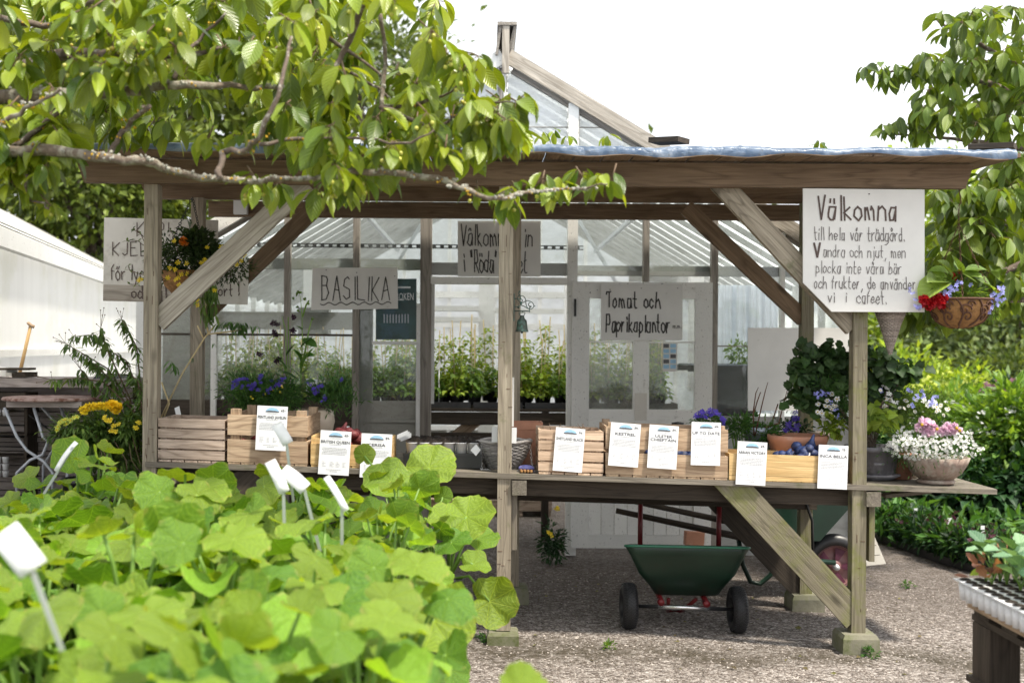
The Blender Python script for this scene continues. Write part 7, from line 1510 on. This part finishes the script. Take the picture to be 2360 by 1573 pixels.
shrub('tall yellow-green flowering herb in the border right of the viola pot', 2190, 905, 7.5, 130, 50, 1500, .09, 'bush_leaf', ('f_lime', 90, .022))
shrub('bright green leafy border plant near the right picture edge', 2330, 1010, 5.0, 100, 110, 2600, .12, 'herb_leaf', ('f_white', 50, .022))
shrub('deep purple flowering border plant at the right edge', 2335, 905, 6.2, 75, 32, 900, .08, 'dark_leaf', ('f_wine', 130, .035))
shrub('dark lush leafy plants at the border foot behind the seedling trays', 2160, 1130, 5.2, 120, 60, 1500, .13, 'dark_leaf', None, 14, T_SMALL, .6)
shrub('broad dark-leaved plants at the border foot near the right edge', 2310, 1150, 4.6, 110, 80, 1700, .14, 'dark_leaf', None, 14, T_SMALL, .6)
shrub('sunlit round bush behind the geranium and right corner post', 2050, 900, 9.0, 110, 80, 2600, .12, 'bush_leaf')
shrub('mid green bush deeper in the border behind the purple flowers', 2330, 880, 10.5, 150, 70, 2600, .13, 'tree_leaf_grey')
shrub('leafy green bush low behind the right bench and wheelbarrow', 2030, 1090, 6.5, 80, 90, 1600, .12, 'dark_leaf', None, 14, T_SMALL, .6)
for (px, py, y, rpx, rpz, m, lb) in ((2150, 1055, 5.4, 70, 40, 'herb_leaf', 'small pale herb clump under the bench end'), (2260, 1075, 4.9, 70, 40, 'pot_leaf', 'soft mid green clump in the border right of the fluted bowl')): shrub(lb, px, py, y, rpx, rpz, 900, .09, m)
# ground cover of the border
b = MB(); N = 9000; X = RNG.uniform(2.75, 9, N); Y = RNG.uniform(2.9, 13, N); ok = X > 2.85+np.maximum(0, 3.4-Y)*2.2; X, Y = X[ok], Y[ok]
base = np.stack([X, Y, -.05+RNG.uniform(0, 1, len(X))*(.18+.03*(Y-3))], 1); cards(b, base, RNG.normal(0, .7, (len(X), 3))+[0, -.2, .7], RNG.uniform(.08, .2, len(X)), .5); tag(b.build('ground_cover', W['pot_leaf']), 'mixed low green ground cover filling the flower border', 'ground cover', kind='stuff')
b = MB(); N = 7000; X = RNG.uniform(-12, 14, N); Y = RNG.uniform(24, 42, N); base = np.stack([X, Y, RNG.uniform(0, 1, N)**1.0*(3.6)], 1)
b = MB(); crown(b, (9, 30, 1.2), (16, 3, 2.6), 9000, .35, 20, .6); crown(b, (-16, 30, 1.6), (10, 3, 3), 5000, .35, 20, .6); tag(b.build('far_trees', W['tree_leaf_grey']), 'far line of mixed trees closing the view behind the garden', 'trees', kind='stuff')
# trays of seedlings along the path
BPL = []; bcount = [0]
for v in range(3):
    q_ = thing('bedding_plant', 'low bushy bedding plant in a small black pot in the trays along the path', 'potted plant', (0, 0, 0), 'bedding plants in the path trays')
    b = MB(); b.lathe([(.035, .0), (.05, .075), (.05, .08), (.0, .075)], (0, 0, 0), 10, 0, 0, 0, 1, 1, False); b.build('pot', W['black_plastic'], q_)
    b = MB(); crown(b, (0, 0, .15), (.09, .09, .085), 120, .075, 10, .4, 0, -.1); b.build('foliage', W[('dark_leaf', 'pot_leaf', 'dark_leaf')[v]], q_)
    if v:
        b = MB()
        for _ in range(7): flower(b, (rnd(-.07, .07), rnd(-.09, .03), rnd(.19, .27)), .022, 5, (rnd(-.4, .4), -.7, .7), 0)
        b.build('flowers', W['f_wine'], q_)
    q_.location = (0, 0, -50); BPL.append(q_)
PT = [((2013, 1222), (2090, 1246)), ((2090, 1246), (2165, 1272)), ((2165, 1272), (2245, 1292))]
for i, (a, c) in enumerate(PT):
    ya, yc = 1.6*FPX/(a[1]-800)-D0, 1.6*FPX/(c[1]-800)-D0; p, q = P(*a, ya), P(*c, yc); p.z = gz(p.x); q.z = gz(q.x); bd = Vector((q.y-p.y, p.x-q.x, 0)).normalized()*-.42; bd = bd if bd.y > 0 else -bd
    t_ = thing('seedling_tray', ('black tray of low bedding plants at the far end of the path edge', 'black tray of bedding plants in the middle of the path edge row', 'black tray of bedding plants nearest the right bench')[i], 'plant tray', p, 'bedding plant trays along the path')
    b = MB(); d = (q-p); b.bar(p+bd*.5+Vector((0, 0, .01)), q+bd*.5+Vector((0, 0, .01)), .42, .015); b.bar(p+Vector((0, 0, .035)), q+Vector((0, 0, .035)), .008, .06)
    b.build('tray', W['black_plastic'], t_)
    for k in range(7):
        for j in range(3):
            o3 = copy_tree(BPL[(k+j+i) % 3], p+d*((k+.5)/7)+bd*(j+.5)/3+Vector((0, 0, .012)), rnd(0, 6), rnd(.8, 1.2)); bcount[0] += 1
    b = MB(); e = p+d*.8+bd*.3; b.sheet([e+Vector((0, 0, .25)), e+Vector((.03, 0, .25)), e+Vector((.03, 0, .34)), e+Vector((0, 0, .34))], 0, .002); b.build('plant_label', W['paper'], t_)

for q_ in BPL:      # the pattern plants themselves are not part of the yard
    for ch in list(q_.children): bpy.data.objects.remove(ch)
    bpy.data.objects.remove(q_)

# fallen leaves and bits of litter on the yard
b = MB(); N = 150; X = RNG.uniform(-.2, 3.4, N); Y = RNG.uniform(-1.4, 2.6, N); base = np.stack([X, Y, np.array([gz(v)+.008 for v in X])], 1)
cards(b, base, np.stack([RNG.normal(0, 1, N), RNG.normal(0, 1, N), RNG.uniform(-.05, .15, N)], 1), RNG.uniform(.012, .045, N), .5)
tag(b.build('fallen_leaves', m_leaf('fallen_leaf', (.10, .065, .03), (.2, .2, .05), trans=.1, rough=.7, hue=.03)), 'dry fallen leaves scattered on the gravel yard', 'leaf litter', kind='stuff')
for (px, py, lb) in ((2005, 1492, 'small weed tuft at the front foot of the right corner post'), (1120, 1476, 'small weed tuft at the foot of the middle post'), (2095, 1330, 'small pale weed on the gravel right of the corner post')):
    y = 1.6*FPX/(py-800)-D0; c = P(px, py, y); b = MB(); crown(b, (c.x, c.y, gz(c.x)+.018), (.045, .03, .018), 60, .03, 8, .4, 0, -.2); tag(b.build('weed_tuft', W['pot_leaf']), lb, 'weed')
